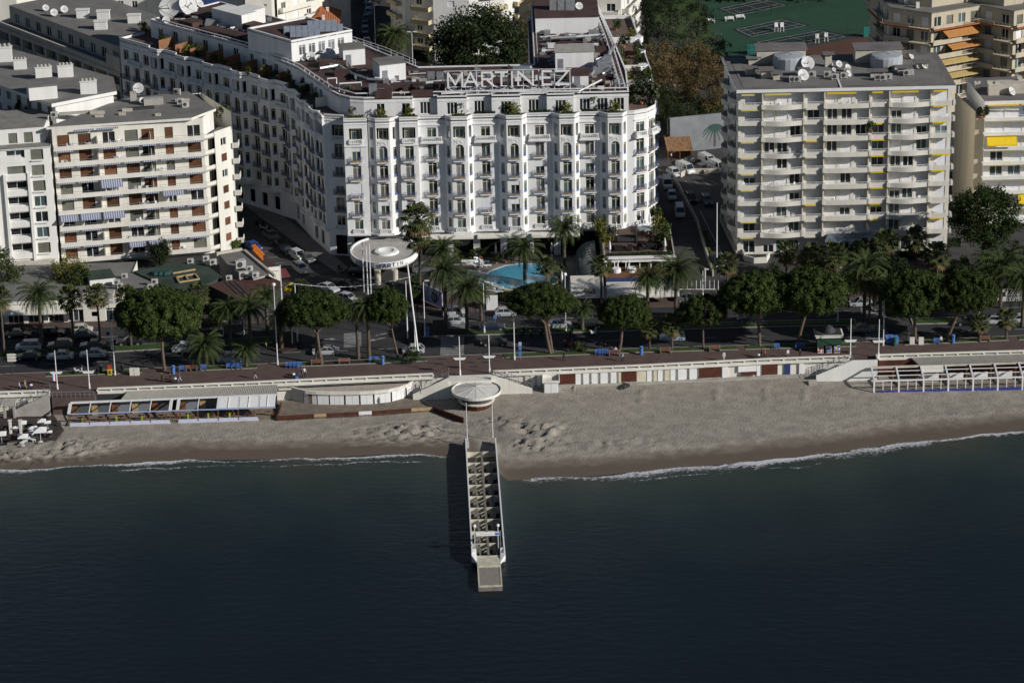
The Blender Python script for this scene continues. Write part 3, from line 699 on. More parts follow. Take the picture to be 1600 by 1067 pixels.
for k,(s,t) in enumerate(((1.2,1.5),(1.6,4.8),(6.6,2.2),(7.2,5.6))):
    p=Vector((*pb[0],33.95))+Vector((dv.x,dv.y,0))*s+Vector((-dv.y,dv.x,0))*(t+1); BP('solar_panel_row',cached('solar',solar),HB,p,math.atan2(dv.y,dv.x)-.5)
# plant huts
hr=math.atan2(7.6,5.7)
def hut(px,py,w,d,h,rz,rm=ROG,door=True):
    p=at(px,py,29.95); b=MB(); b.box(0,w,0,d,0,h); b.box(-.15,w+.15,-.15,d+.15,h,h+.18,1)
    o=BP('plant_hut',b.mesh('plant_hut',[STU,rm]),HB,p,rz)
    if door: OB('door',box_me('hd',0,1.,-.06,0,0,2.1,GRM),o,(.5,0,.05))
    return o
hut(537,104,4.2,4.2,3.1,.25); hut(594,129,5.,4.6,3.2,.32); hut(868,110,7.2,5,3.4,0,CON)
hut(894,137,3.0,2.6,2.2,0,ROR)
b=MB(); b.box(0,12.2,0,20,0,3.3); b.box(-.2,12.4,-.2,20.2,3.3,3.5,1); BP('lift_penthouse',b.mesh('lift_penthouse',[STU,ROR]),HB,(5.9,87.2,29.9))
for k in range(3): BP('roof_tank',box_me('rt',-.9,.9,-.8,.8,0,2.,SIL),HB,at(866+k*12.5,15,33.4))
# ducts, brown housings, pipes on the sea-front roof
for px,py,w,d,h in ((590,146,5.5,2.2,1.3),(520,104,5,2.4,1.2),(540,118,4,2,1.),(600,152,3,2,1.2),(640,140,6,1.6,1.2),(660,150,4,1.6,.9),(690,141,3,2,1.4),(760,133,5,2,1.2),(800,140,6,1.5,1.3),(840,139,5,1.8,1.3),(925,86,7,3,1.3),(905,120,5,2.5,1.4),(880,140,4,1.4,.8),(930,132,4,2,1.),(335,53,5,3,1),(365,60,6,3,1.1),(395,65,6,3,1.),(300,40,4,3,1),(385,45,9,3,1.4),(440,55,8,3,1.4),(320,31,5,3,1.2)):
    rbox('brown_housing',px,py,w,d,h,ROR,WR if px<480 else 0)
for px,py,w,d,h in ((583,151,1.4,1.0,2.3),(674,129,1.3,1.2,1.9),(688,129,1.3,1.2,1.9),(594,149,1.6,1.5,1.2),(520,106,1.3,1.,.9),(505,90,1.3,1,1),(912,106,1.6,1.2,1.5),(943,112,2.2,1.4,2.2),(950,108,1.4,1.4,2.6),(935,118,1.8,1.2,1.3),(905,95,2.6,1.2,1.1),(928,62,2.,1.4,1.8),(412,62,1.2,1,1),(330,40,2,1.4,1.2),(815,118,3.2,1.5,1.6),(855,55,1.2,1.,1)):
    rbox('air_handling_unit',px,py,w,d,h,SIL)
def pipes(name,pts,r,m,z=29.95,legs=True):
    b=MB(); P=[at(x,y,z)+Vector((0,0,h)) for x,y,h in pts]; b.tube(P,r,6)
    if legs:
        for p in P[::2]: b.beam((p.x,p.y,z),p,.08)
    BM(name,b,m,HB)
pipes('duct',[(500,113,.7),(530,108,.7),(548,120,.7),(575,130,.7),(600,131,.7)],.28,SIL); pipes('duct',[(545,105,.7),(553,116,.7),(556,128,.7)],.22,SIL)
pipes('duct',[(650,138,.8),(690,134,.8),(730,133,.8)],.35,SIL); pipes('duct',[(740,142,.6),(790,139,.6),(860,136,.6),(930,132,.6)],.28,SIL)
pipes('pipe',[(530,145,.2),(531,145,1.7),(565,143,1.7),(565,143,.2)],.16,WHM,legs=False); pipes('pipe',[(512,133,.2),(512,133,1.2),(526,132,1.2),(526,133,.2)],.14,WHM,legs=False)
pipes('pipe',[(690,150,.4),(745,147,.4),(905,147,.5),(940,135,1.2)],.16,WHM); pipes('duct',[(860,68,1.0),(900,66,1.),(945,62,1.)],.3,SIL); pipes('duct',[(888,77,.8),(935,76,.8)],.25,WHM)
pipes('duct',[(960,78,.8),(948,96,.8),(935,106,.8),(922,126,.8)],.4,SIL); pipes('duct',[(870,88,1.),(900,84,1.),(913,84,1.)],.38,SIL)
for k in range(9): pipes('pipe',[(300+k*20,33+k*5.,.5),(318+k*20,30+k*5.,.5),(326+k*20,33+k*5.2,.5)],.16,WHM)
for px,py in ((945,98),(955,120),(925,110),(930,85)):
    pipes('duct',[(px-14,py,.5),(px,py-3,.7),(px+6,py+6,.7)],.25,SIL)
b=MB()
for k in range(9):
    p=at(848+k*2.2,60+k*5.2,29.97); b.box(p.x-.9,p.x+.9,p.y-.06,p.y+.06,.0+29.97,30.2)
BM('roof_walkway',b,GRM,HB,kind='stuff')
b=MB(); r=random.Random(21)
for k in range(230):
    px=r.uniform(285,960); py=r.uniform(25,152)
    p=at(px,py,29.97); x,y=p.x,p.y
    ok=(6.2<x<20 and 47.5<y<86) or (-27<x<21 and 47.3<y<64) or (abs(y-103.7+ (x+70.8)*.99)>0 and (x+70.8)*.70+(y-103.7)*.71>1.2 and (x+77)*.7+(y-102)*.71<21 and x<-28 and y>50)
    if not ok: continue
    w_,d_,h_=r.uniform(.2,1.3),r.uniform(.2,.8),r.uniform(.15,.9); b.box(x-w_/2,x+w_/2,y-d_/2,y+d_/2,29.96,29.96+h_,r.choice([0,0,1,2,3]))
    if k%4==0: b.beam((x,y,30.15),(x+r.uniform(-4,4),y+r.uniform(-1.5,1.5),30.2),.11,.11,r.choice([0,1]))
for k in range(240):
    z_=r.random()
    if k<130: x,y=r.uniform(-26,21),r.uniform(47.6,58)
    elif k<180: x,y=r.uniform(7,19.5),r.uniform(50,85)
    else: t=r.random(); x,y=-69+t*26+r.uniform(1,9),103-t*26+r.uniform(1,6)
    w_,d_,h_=r.uniform(.3,1.5),r.uniform(.2,.8),r.uniform(.2,1.1); b.box(x-w_/2,x+w_/2,y-d_/2,y+d_/2,29.96,29.96+h_,r.choice([0,0,1,2,3]))
    if k%3==0: b.beam((x,y,30.2+.3*z_),(x+r.uniform(-5,5),y+r.uniform(-1,1),30.2+.3*z_),.13,.13,r.choice([0,1]))
BM('roof_clutter',b,[SIL,WHM,ROR,CON],HB,kind='stuff')
# dishes
DSH=mat('dish_off_white',(.60,.60,.59),.6,.06,2.)
def dish_me(m=DSH):
    def f():
        b=MB(); b.lathe([(.05,.28),(.35,.22),(.7,.08),(1.,0),(1.02,-.04),(.7,.02),(.3,.14),(.02,.2)],18)
        b.tube([(0,.0,.2),(0,0,-.55)],.05,5); b.box(-.08,.08,-.08,.08,-.68,-.5)
        for k in range(3): t=2*math.pi*k/3; b.tube([(.95*math.cos(t),.95*math.sin(t),0),(0,0,-.55)],.02,4)
        return b.mesh('reflector',m,smooth=False)
    return cached('dish'+m.name,f)
def dish(bld,pos,r,az=-.35,el=.62,mast=None,m=DSH):
    mast=mast if mast is not None else r*1.1
    b=MB(); b.tube([(0,0,0),(0,0,mast)],.06+.03*r,6); b.box(-.25*r-.1,.25*r+.1,-.25*r-.1,.25*r+.1,0,.1)
    o=BP('satellite_dish',b.mesh('mast',GRM),bld,pos)
    aim=Vector((math.sin(az)*math.cos(el),-math.cos(az)*math.cos(el),math.sin(el)))
    OB('reflector',dish_me(m),o,(0,-.1*r,mast),rot=(-aim).to_track_quat('Z','Y').to_euler(),sc=r)
for px,py,r,az in ((266,27,2.9,-.2),(295,25,2.9,.9),(313,12,1.2,1.),(307,8,.8,.2),(260,37,1.,.2),(357,20,1.,.6),(352,26,.8,.3),(486,95,1.2,.2),(498,97,1.,.5),(506,95,1.,.3),(517,92,1.6,.9),(521,99,1.1,.3),(559,86,1.2,.3),(562,100,.9,.5),(475,95,.8,0),(858,50,.8,.5),(905,15,1.,.3)):
    dish(HB,at(px,py,30) if py>20 or px<400 else at(px,py,33.3),r*.75,az,mast=r*.7)
b=MB(); b.box(0,9,0,4,0,3); b.box(3,8.,4.,7,0,3); BP('roof_plant_room',b.mesh('roof_plant_room',STU2),HB,at(332,36,30),WR)
# roof sign on its lattice
SG=OB('roof_sign',None,HB,at(700,148,30)-HB.location)
b=MB(); x0,x1=fx(700),fx(894); yS=46.9; b.box(x0,x1,yS,yS+.12,31.35,31.5); b.box(x0-.3,x1+.3,yS+.02,yS+.12,34.38,34.46); b.box(x0,x1,yS+1.6,yS+1.72,30.3,30.45)
n=8
for i in range(n+1):
    x=x0+(x1-x0)*i/n; b.box(x-.07,x+.07,yS,yS+.14,29.95,34.4); b.beam((x,yS+.08,34.),(x,yS+2.2,30.),.1)
    if i<n:
        xn=x0+(x1-x0)*(i+1)/n; b.beam((x,yS+.08,30.),(xn,yS+.08,31.4),.09) if i%2 else b.beam((x,yS+.08,31.4),(xn,yS+.08,30.),.09); b.beam((x,yS+.3,31.4),(xn,yS+2,30.1),.08)
OB('sign_frame',b.mesh('sign_frame',WHM,SG.location+HB.location),SG)
LET={'M':[(0,0,0,1),(0,1,.5,.15),(.5,.15,1,1),(1,1,1,0)],'A':[(0,0,.5,1),(.5,1,1,0),(.2,.33,.8,.33)],'R':[(0,0,0,1),(0,1,.75,1),(.75,1,.95,.85),(.95,.85,.95,.65),(.95,.65,.75,.5),(.75,.5,0,.5),(.4,.5,1,0)],'T':[(0,1,1,1),(.5,1,.5,0)],'I':[(.5,0,.5,1)],'N':[(0,0,0,1),(0,1,1,0),(1,0,1,1)],'E':[(0,0,0,1),(0,1,.9,1),(0,.52,.75,.52),(0,0,.9,0)],'Z':[(0,1,1,1),(1,1,0,0),(0,0,1,0)],'H':[(0,0,0,1),(1,0,1,1),(0,.5,1,.5)],'O':[(.2,0,0,.25),(0,.25,0,.75),(0,.75,.2,1),(.2,1,.8,1),(.8,1,1,.75),(1,.75,1,.25),(1,.25,.8,0),(.8,0,.2,0)],'L':[(0,0,0,1),(0,0,.9,0)]}
def letter(ch,w,h,th,dp,m):
    b=MB()
    for i,(x0,z0,x1,z1) in enumerate(LET[ch]):
        p=Vector((x0*w,-.004*i,z0*h));q=Vector((x1*w,-.004*i,z1*h)); d=(q-p).normalized(); b.beam(p-d*th*.45,q+d*th*.45,dp,th) if abs(d.z)<.95 else b.beam(p-d*th*.45,q+d*th*.45,th,dp)
    return b.mesh('sign_letter_'+ch.lower(),m)
for ch,a,c in (('M',704,726),('A',729,749),('R',757,774),('T',778,796),('I',801,806),('N',813,836),('E',851,866),('Z',872,891)):
    xa,xb=fx(a),fx(c); OB('letter_'+ch.lower(),letter(ch,xb-xa,2.5,.33,.3,WHT),SG,Vector((xa,yS-.25,31.62))-SG.location-HB.location)
# round entrance canopy with lettering
cc=at(600,405,0); EC=TH('entrance_canopy','white half-round canopy with blue lettering over the hotel door','canopy',(cc.x,cc.y,0))
cxn=-22.9; RX=6.1; CYc=37.; RYc=7.4; b=MB(); pl=[(cxn+RX*math.cos(t),CYc+RYc*math.sin(t)) for t in [2*math.pi*i/48 for i in range(48)]]
b.prism(pl,2.75,3.7,0); 
rim=[(p[0],p[1]) for p in pl]+[pl[0]]
OB('canopy_roof',b.mesh('canopy_roof',[mat('pale_canopy_render',(.44,.42,.395),.85,.1,.6)],EC.location),EC)
b=MB()
for a,c in zip(rim,rim[1:]): b.obox(a,c,.25,3.05,4.05,0,-.12)
OB('canopy_rim',b.mesh('canopy_rim',STU,EC.location),EC)
b=MB(); b.lathe([(2.35,0),(2.1,.36),(1.45,.42),(1.2,.25),(.7,.1),(.001,.06)],26,0,(cxn+.4,36.2,3.71)); OB('roof_lantern',b.mesh('roof_lantern',STU,EC.location),EC)
for px in (590.5,617.5):
    p=at(px,444); b=MB(); b.tube([(0,0,0),(0,0,2.75)],.58,12); OB('column',b.mesh('column',CONL),EC,Vector((p.x,p.y,0))-EC.location)
txt='HOTEL MARTINEZ'; nL=len(txt)
for i,ch in enumerate(txt):
    if ch==' ': continue
    t=R(-90+(i-(nL-1)/2)*7.2); x=cxn+(RX+.2)*math.cos(t); y=CYc+(RYc+.2)*math.sin(t); OB('letter_'+ch.lower(),letter(ch,.5,.62,.11,.08,BLD),EC,Vector((x-.25,y-.05,3.24))-EC.location,math.atan2(math.cos(t)*RYc,-math.sin(t)*RX))
# ================================================================= APARTMENT BLOCKS
def ln(p,q,t): return (p[0]+(q[0]-p[0])*t,p[1]+(q[1]-p[1])*t)
def awning(bld,p,q,z,out=.0,drop=.25,m=AWB,name='awning',th=.05):
    'rolled (out=0) or let down awning below a slab edge'
    d,n,L=frame2(p,q)
    b=MB()
    if out<=0: b.box(0,L,-.16,.1,-drop,0)
    else:
        b.quad((0,.2,0),(0,-out,-drop),(L,-out,-drop),(L,.2,0)); b.quad((0,-out,-drop),(0,-out,-drop-.22),(L,-out,-drop-.22),(L,-out,-drop)); b.quad((0,.2,-.04),(L,.2,-.04),(L,-out+.02,-drop-.04),(0,-out+.02,-drop-.04))
        b.beam((.05,.1,-.1),(.05,-out,-drop),.05); b.beam((L-.05,.1,-.1),(L-.05,-out,-drop),.05)
    return BP(name,b.mesh(name,m),bld,(p[0],p[1],z),math.atan2(d.y,d.x))
def opening(bld,p,q,u,z,w,h,kind,dep=.12,fr=FRW):
    d,n,L=frame2(p,q); loc=Vector((p[0],p[1],z))+d*u-n*dep; rz=math.atan2(d.y,d.x)
    if kind=='win': return put_window(bld,p,q,u,z,w,h,'window',fr=fr,g=rnd.choice([GLS,GLS,GLT]),dep=dep,mul=1,transom=False)
    m={'brown':SHB,'white':SHW,'grey':SHG}[kind]
    def f():
        b=MB(); n_=int(h/.22)
        for i in range(n_): b.box(-w/2,w/2,-.02 if i%2 else 0,.05,h*i/n_,h*(i+1)/n_)
        return b.mesh('shutter',m)
    return BP('shutter',cached(('sh',w,h,m.name),f),bld,loc,rz)
def plastic_chair_me():
    b=MB(); b.box(-.24,.24,-.24,.24,.40,.44); b.box(-.24,.24,.2,.25,.44,.9)
    for s in (-1,1):
        b.box(s*.25-.02,s*.25+.02,-.22,.24,.62,.65)
        for t in (-1,1): b.box(s*.22-.02,s*.22+.02,t*.2-.02,t*.2+.02,0,.4)
    return b.mesh('plastic_chair',WHT)
def chair(loc,rz,label,group,m=None):
    me=cached('pchair',plastic_chair_me); return OB('garden_chair',me,None,loc,rz,label,None,'chair',group)
def round_table_me():
    b=MB(); b.lathe([(.5,.70),(.5,.74)],12); b.tube([(0,0,.05),(0,0,.7)],.04,5); b.lathe([(.28,0),(.1,.06)],8); return b.mesh('table',WHT)
def acunit_me():
    b=MB(); b.box(-.5,.5,-.2,.2,.12,.85); b.lathe([(.27,0),(.27,.03)],10,1); 
    b2=MB(); b2.box(-.5,.5,-.2,.2,.12,.85); t=MB(); t.lathe([(.28,0),(.28,.025)],10,1); t.xf(Matrix.Translation((-.12,-.2,.48))@Matrix.Rotation(R(90),4,'X')); b2.add(t.v,t.f,1); b2.box(-.45,-.35,-.18,.18,0,.12); b2.box(.35,.45,-.18,.18,0,.12)
    return b2.mesh('air_conditioner',[mat('ac_casing',(.46,.45,.43),.6,.08,3.),DGR])
def ac(bld,px,py,z,rz=0,s=1.3): BP('air_conditioner',cached('ac',acunit_me),bld,at(px,py,z),rz,sc=s)
def chim_me():
    b=MB(); b.box(-1.5,1.5,-.6,.6,0,2.3); b.box(-1.6,1.6,-.7,.7,2.3,2.42)
    for i in range(4): b.lathe([(.2,0),(.26,.25),(.26,.42),(.14,.5)],8,1,(-1.1+.73*i,0,2.42))
    return b.mesh('chimney_stack',[STU2,CON])
def chimney(bld,px,py,z,rz=0,s=1.): BP('chimney_stack',cached('chim',chim_me),bld,at(px,py,z),rz,sc=s)
def poly_prism(name,bld,poly,z0,z1,m,mt=None):
    b=MB(); b.prism(poly,z0,z1,0,1 if mt else None); return BM(name,b,[m,mt] if mt else m,bld)
# ----------------------------------------------------------------- left block with brown shutters
LB=TH('apartment_block','cream eight-storey block with brown shutters and blue striped awnings along long balconies','apartment block',(-68,50,0))
LP=[(-82.3,41.3),(-55.4,46.5),(-53.5,48.4),(-50.9,52.0)]
LZ=[1.23,4.33,7.45,10.55,13.65,16.72,19.75,22.79]
d,n,L0=frame2(LP[0],LP[1])
def off(p,o): return (p[0]-n.x*o,p[1]-n.y*o)
WA,WBq=off(LP[0],1.7),off(LP[1],1.7)
fr_=[.07,.21,.37,.52,.63,.77,.935]; wd_=[2.2,2.3,2.3,2.4,2.3,1.5,2.4]
b=MB(); ops=[]
for k,z in enumerate(LZ):
    zt=LZ[k+1] if k<7 else 26.3
    hs=[(f*L0-w/2,f*L0+w/2,z+.03,z+2.25,.22) for f,w in zip(fr_,wd_)]
    wall(b,WA,WBq,z,zt,hs)
    for i,(h,f,w) in enumerate(zip(hs,fr_,wd_)):
        r=rnd.random(); kd='brown' if r<.66 else 'win' if r<.84 else 'grey'
        if k==7 and i in (2,): kd='win'
        if (k,i) in ((4,1),(2,0),(2,1),(2,2),(1,3),(3,6)): kd='win'
        opening(LB,WA,WBq,f*L0,z+.03,w,2.2,kd,.16,fr=FRW)
BM('wall',b,CRM,LB)
SIDEW=MB()
# canted corner with its recessed glazed bay and the end tower
C1,D1=off(LP[2],1.2),LP[3]
for k,z in enumerate(LZ[:-1]):
    zt=LZ[k+1]
    wall(SIDEW,WBq,(C1[0]-.2,C1[1]-.2),z,zt,[(.8,2.4,z+.05,z+2.2,.15)])
tw=[(-53.7,48.0),(-50.9,51.4)]
for k,z in enumerate(LZ[:-1]):
    hs=[(1.5,2.9,z+.7,z+2.2,.2)]; wall(SIDEW,tw[0],tw[1],z,LZ[k+1],hs); opening(LB,tw[0],tw[1],2.2,z+.7,1.4,1.5,rnd.choice(['win','brown','brown']),.14)
    b=MB(); b.box(-50.9,-49.7,51.0,53.2,z-.25,z+.0); b.box(-49.82,-49.7,51,53.2,z,z+.75); b.box(-50.9,-49.82,51.,51.12,z,z+.75); o=BM('side_balcony',b,CRM,LB)
    put_window(LB,(WBq[0]+.1,WBq[1]+.1),C1,1.0,z+.1,1.2,2.1,'bay_window',g=GLC,dep=.05,transom=False)
SIDEW.prism([tw[1],(-50.9,53.2),(-57.,66.),(-74,60.5),(-84.5,56.),WA,WBq,C1,(-53.75,48.1)],0,1.2)
for a,c in ((tw[1],(-50.9,53.2)),((-50.9,53.2),(-57.5,66.)),((-57.5,66),(-72,62)),((-72,62),WA)): wall(SIDEW,a,c,0,25.8 if a!=tw[1] else 22.9)
wall(SIDEW,tw[0],tw[1],22.79,23.6); wall(SIDEW,WBq,(-54.1,52.3),22.8,26.4,[(.6,1.6,22.9,25,.1),(2.2,3.2,22.9,25,.1)]); wall(SIDEW,(-54.1,52.3),(-58,64.5),22.8,26.4); [opening(LB,WBq,(-54.1,52.3),u_,22.9,1.,2.1,'white',.06) for u_ in (1.1,2.7)]; 
BM('end_wall',SIDEW,CRM,LB)
RT=[(-83.6,43.0),(-57.6,46.9),(-53.6,52.4),(-59.8,64.2),(-72.,60.)]
b=MB(); b.prism(RT,26.25,26.7,0,1); BM('roof',b,[CRM,ROG],LB)
b=MB(); b.prism([(-50.9,51.6),(-50.9,53.),(-53.5,53.6),(-54.5,50.3)],22.7,22.8); BM('corner_terrace',b,ROG,LB)
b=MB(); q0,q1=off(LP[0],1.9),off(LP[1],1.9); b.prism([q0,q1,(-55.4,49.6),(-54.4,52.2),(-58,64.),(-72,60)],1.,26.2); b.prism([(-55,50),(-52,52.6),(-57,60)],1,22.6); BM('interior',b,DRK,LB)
# balconies
for k,z in enumerate(LZ):
    b=MB(); e=LP[1]; b.prism([LP[0],e,off(e,1.68),off(LP[0],1.68)],z-.22,z)
    b.obox(LP[0],e,.14,z,z+.62); b.obox(off(LP[0],1.6),LP[0],.12,z,z+.62)
    b2=MB(); pL=[ln(LP[1],LP[2],t) for t in (0,1)]; b.obox(LP[1],LP[2],.13,z-.2,z+.62); b.prism([LP[1],LP[2],C1,off(LP[1],1.2)],z-.22,z-.01)
    o=BM('balcony',b,CRM,LB)
    r=MB(); r.obox(off(LP[0],.05),off(e,.05),.05,z+.92,z+.97,0)
    for i in range(17): p=ln(off(LP[0],.07),off(e,.07),i/16); r.box(p[0]-.02,p[0]+.02,p[1]-.02,p[1]+.02,z+.62,z+.93)
    OB('railing',r.mesh('railing',GRM,LB.location),o)
    s=MB()
    for t in (.295,.645): p=off(ln(LP[0],LP[1],t),.1); p2=off(ln(LP[0],LP[1],t),1.6); s.obox(p,p2,.08,z,z+1.7)
    OB('screen',s.mesh('screen',CRM,LB.location),o)
AWT={4:{2:(1.35,1.0)},2:{0:(1.2,.75),1:(1.2,.75),2:(1.2,.8)},0:{3:(1.1,.5),4:(1.2,.8)},3:{5:(1.,.5)},6:{},7:{},1:{},5:{}}
cuts=[0,.135,.285,.445,.575,.69,.85,1.]
for k,z in enumerate(LZ):
    zt=(LZ[k+1] if k<7 else 26.3)-.24
    for i in range(7):
        if k==7 and i not in (1,2): continue
        o_,dr=AWT[k].get(i,(0,.28))
        if not o_ and rnd.random()<.15: continue
        p=off(ln(LP[0],LP[1],cuts[i]+.008),.12 if k<7 else .9); q=off(ln(LP[0],LP[1],cuts[i+1]-.008),.12 if k<7 else .9); awning(LB,p,q,zt,o_,dr+.0)
# furniture on the balconies
cl=[]
for k,i,m in ((7,.1,2),(7,.22,3),(7,.385,3),(7,.45,1),(6,.05,2),(6,.4,3),(5,.62,4),(4,.36,2),(4,.52,2),(4,.6,1),(3,.55,4),(3,.6,3),(2,.52,2),(1,.5,1),(0,.8,2)):
    for j in range(m):
        p=off(ln(LP[0],LP[1],i+.028*j),.8+.25*(j%2)); cl.append((p,LZ[k],k))
LEV=['lowest','second lowest','third lowest','fourth','fifth','third highest','second highest','top']
for k in range(8):
    q_=sorted([c_ for c_ in cl if c_[2]==k],key=lambda c_: c_[0][0])
    for i,(p,z,_) in enumerate(q_): chair((p[0],p[1],z),rnd.uniform(-3,3),('white chair on the %s balcony of the cream awning block, %s'%(LEV[k],ordl(i,len(q_)))).rstrip(', '),'white chairs on the cream block balconies')
for k,i in ((7,.235),(6,.41),(5,.64),(3,.57)):
    p=off(ln(LP[0],LP[1],i),.5); OB('garden_table',cached('rtab',round_table_me),None,(p[0],p[1],LZ[k]),0,'round white table among the chairs of the %s balcony, cream awning block'%LEV[k],None,'table','white tables on the cream block balconies')
# roof things
for px,py,r_,az in ((217,149,1.0,.1),(223,164,.6,.6),(87,170,.7,.5)): dish(LB,at(px,py,26.7),r_,az,mast=r_*1.4)
for px,py,rz in ((150,152,.2),(277,148,-.3),(282,163,.3),(85,184,.2),(290,168,.3)): ac(LB,px,py,26.7,rz)
b=MB()
for px,py,w,dd,h in ((152,178,2.6,.7,.5),(155,183,1.5,.5,.35),(191,180,1.2,.5,.5),(199,174,1.8,.6,.5),(247,181,1,.6,.4),(285,158,2.6,.6,.4),(163,157,1,.6,.4),(175,156,1.8,.5,.4),(288,168,1.2,.6,.4)):
    p=at(px,py,26.7); b.box(p.x-w/2,p.x+w/2,p.y-dd/2,p.y+dd/2,26.69,26.7+h)
b2=b; BM('roof_vents',b,CONL,LB,kind='stuff')
for px,py,w,dd,h,m in ((240,163,3.6,1.4,1.2,CON),(209,160,1.2,1,2.,CON),(120,163,1.8,1.2,2.0,STU2),(122,178,7,.8,.4,CON),(220,171,5,.9,.45,DGR)):
    p=at(px,py,26.7); b=MB(); b.box(-w/2,w/2,-dd/2,dd/2,0,h); BP('roof_upstand',b.mesh('roof_upstand',m),LB,p,.18)
# ----------------------------------------------------------------- far left white block
WB_=TH('apartment_block','tall white block with stacked framed loggias at the far left edge','apartment block',(-92,44,0))
w0,w1=(-106,37.2),(-82.9,41.4); dd,nn,LL=frame2(w0,w1)
ux=lambda px: (at(px,320,13).x-w0[0])/dd.x
b=MB(); WZ=[3.0+2.98*i for i in range(7)]
h=[]
cols=[(14,45,'log'),(53,72,'win'),(-40,-8,'log'),(-80,-55,'win')]
for k,z in enumerate(WZ):
    for a,c,kd in cols:
        ua,uc=ux(a),ux(c)
        if ua<.3: continue
        if kd=='log' and k<5: h.append((ua,uc,z+.9,z+2.45,1.1))
        elif kd=='log': h.append((ua+.3,uc-.1,z+.9,z+2.4,.5))
        else: h.append((ua,uc,z+.35,z+2.35,.35))
wall(b,w0,w1,0,23.6,h)
wall(b,w1,(-84.2,56),0,23.6); wall(b,(-106,56),w0,0,23.6)
BM('wall',b,STU2,WB_)
for (a,c,z0,z1,dp) in h:
    big=dp>1
    kd='win' if big else rnd.choice(['grey','grey','win'])
    opening(WB_,w0,w1,(a+c)/2,z0,round(c-a,1),round(z1-z0,1),kd,dp-.12)
    if not big and dp<.4:
        o=BP('window_sill_rail',box_me('wsr',-1.1,1.1,-.35,.05,0,.12,STU2),WB_,Vector((w0[0],w0[1],z0-.16))+dd*(a+c)/2,math.atan2(dd.y,dd.x))
b=MB()
for a,c,kd in cols:
    if kd=='log' and ux(a)>.3:
        for u in (ux(a)-.55,ux(c)+.05):
            p=(w0[0]+dd.x*u+nn.x*.55,w0[1]+dd.y*u+nn.y*.55); q=(p[0]+dd.x*.5,p[1]+dd.y*.5); b.obox(p,q,.6,0,18.9,0)
        for k in range(6):
            p=(w0[0]+dd.x*(ux(a)-.1)+nn.x*.35,w0[1]+dd.y*(ux(a)-.1)+nn.y*.35); q=(p[0]+dd.x*(ux(c)-ux(a)+.2),p[1]+dd.y*(ux(c)-ux(a)+.2)); b.obox(p,q,.34,WZ[k]-.25 if k else 2.6,WZ[k]+.75)
BM('loggia_frame',b,STU2,WB_)
poly_prism('roof',WB_,[w0,w1,(-84.2,56),(-106,56)],23.3,23.5,STU2,mat('terrace_tile',(.26,.25,.23),.9,.15,.6))
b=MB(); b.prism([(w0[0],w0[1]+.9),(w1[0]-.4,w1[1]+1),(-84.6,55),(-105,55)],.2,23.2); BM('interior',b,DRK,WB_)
t0,t1=(-106,40.6),(-84.2,44.4)
b=MB(); hs=[(u,u+1.6,23.6,25.6,.2) for u in (1.5,4.5,8.5,12,15.6,18.4)]; wall(b,t0,t1,23.5,26,hs); b.prism([t0,t1,(-84.4,56),(-106,56)],26,26.35,0,1); wall(b,t1,(-84.4,56),23.5,26); BM('set_back_floor',b,[STU2,mat('terrace_tile',(.26,.25,.23))],WB_)
for hh in hs: opening(WB_,t0,t1,hh[0]+.8,23.6,1.6,2.0,'grey',.15)
b=MB(); p=(w1[0]-6.5,w1[1]-1.2); b.obox((w1[0]-9.,w1[1]-1.7),(w1[0]-5.2,w1[1]-1.0),1.2,20.9,22.3,0); BM('jutting_balcony',b,STU2,WB_)
b=MB(); b.box(-96,-83.4,36.,41,0,2.2); BM('base_storey',b,CONL,WB_)
# penthouse block behind with chimney stacks
PB=TH('apartment_block','low white block with rows of pot-topped chimney stacks on its grey roof','apartment block',(-84,62,0))
pr=[(-83.4,50.2),(-72.3,57.6),(-74.,67.),(-99,91),(-112,83)]
pr2=[(-82.9,51.2),(-73,57.8),(-74.6,66.4),(-99,89.6),(-111,82.6)]
b=MB(); dF=frame2(pr2[4],pr2[0])[2]
wall(b,pr2[4],pr2[0],0,28.3,[(u,u+1.5,26.2,27.9,.2) for u in [2+3.4*k for k in range(12)] if u<dF-2]+[(u,u+1.5,23,25,.2) for u in [2+3.4*k for k in range(12)] if u<dF-2]); 
for i in range(4): wall(b,pr2[i],pr2[i+1],0,28.3)
BM('wall',b,STU2,PB)
for k in range(12):
    if 2+3.4*k<dF-2: opening(PB,pr2[4],pr2[0],2.75+3.4*k,26.2,1.5,1.7,rnd.choice(['win','grey']),.15); opening(PB,pr2[4],pr2[0],2.75+3.4*k,23,1.5,2.,rnd.choice(['win','grey']),.15)
b=MB(); b.prism(pr,28.3,28.95,0,1); BM('roof',b,[STU2,ROG],PB)
for px,py,s in ((69,124,1.),(103,120,.95),(139,146,1.0),(32,108,.8),(5,96,1.2)): chimney(PB,px,py,28.95,.72 if False else .1,s)
p=at(66,152,28.95); b=MB(); b.box(0,5.2,0,4.6,0,2.6); b.box(-.3,5.5,-.3,4.9,2.6,2.75,1); BP('roof_hut',b.mesh('roof_hut',[STU2,ROG]),PB,at(85,156,28.95)-Vector((4.5,.5,0)),.25)
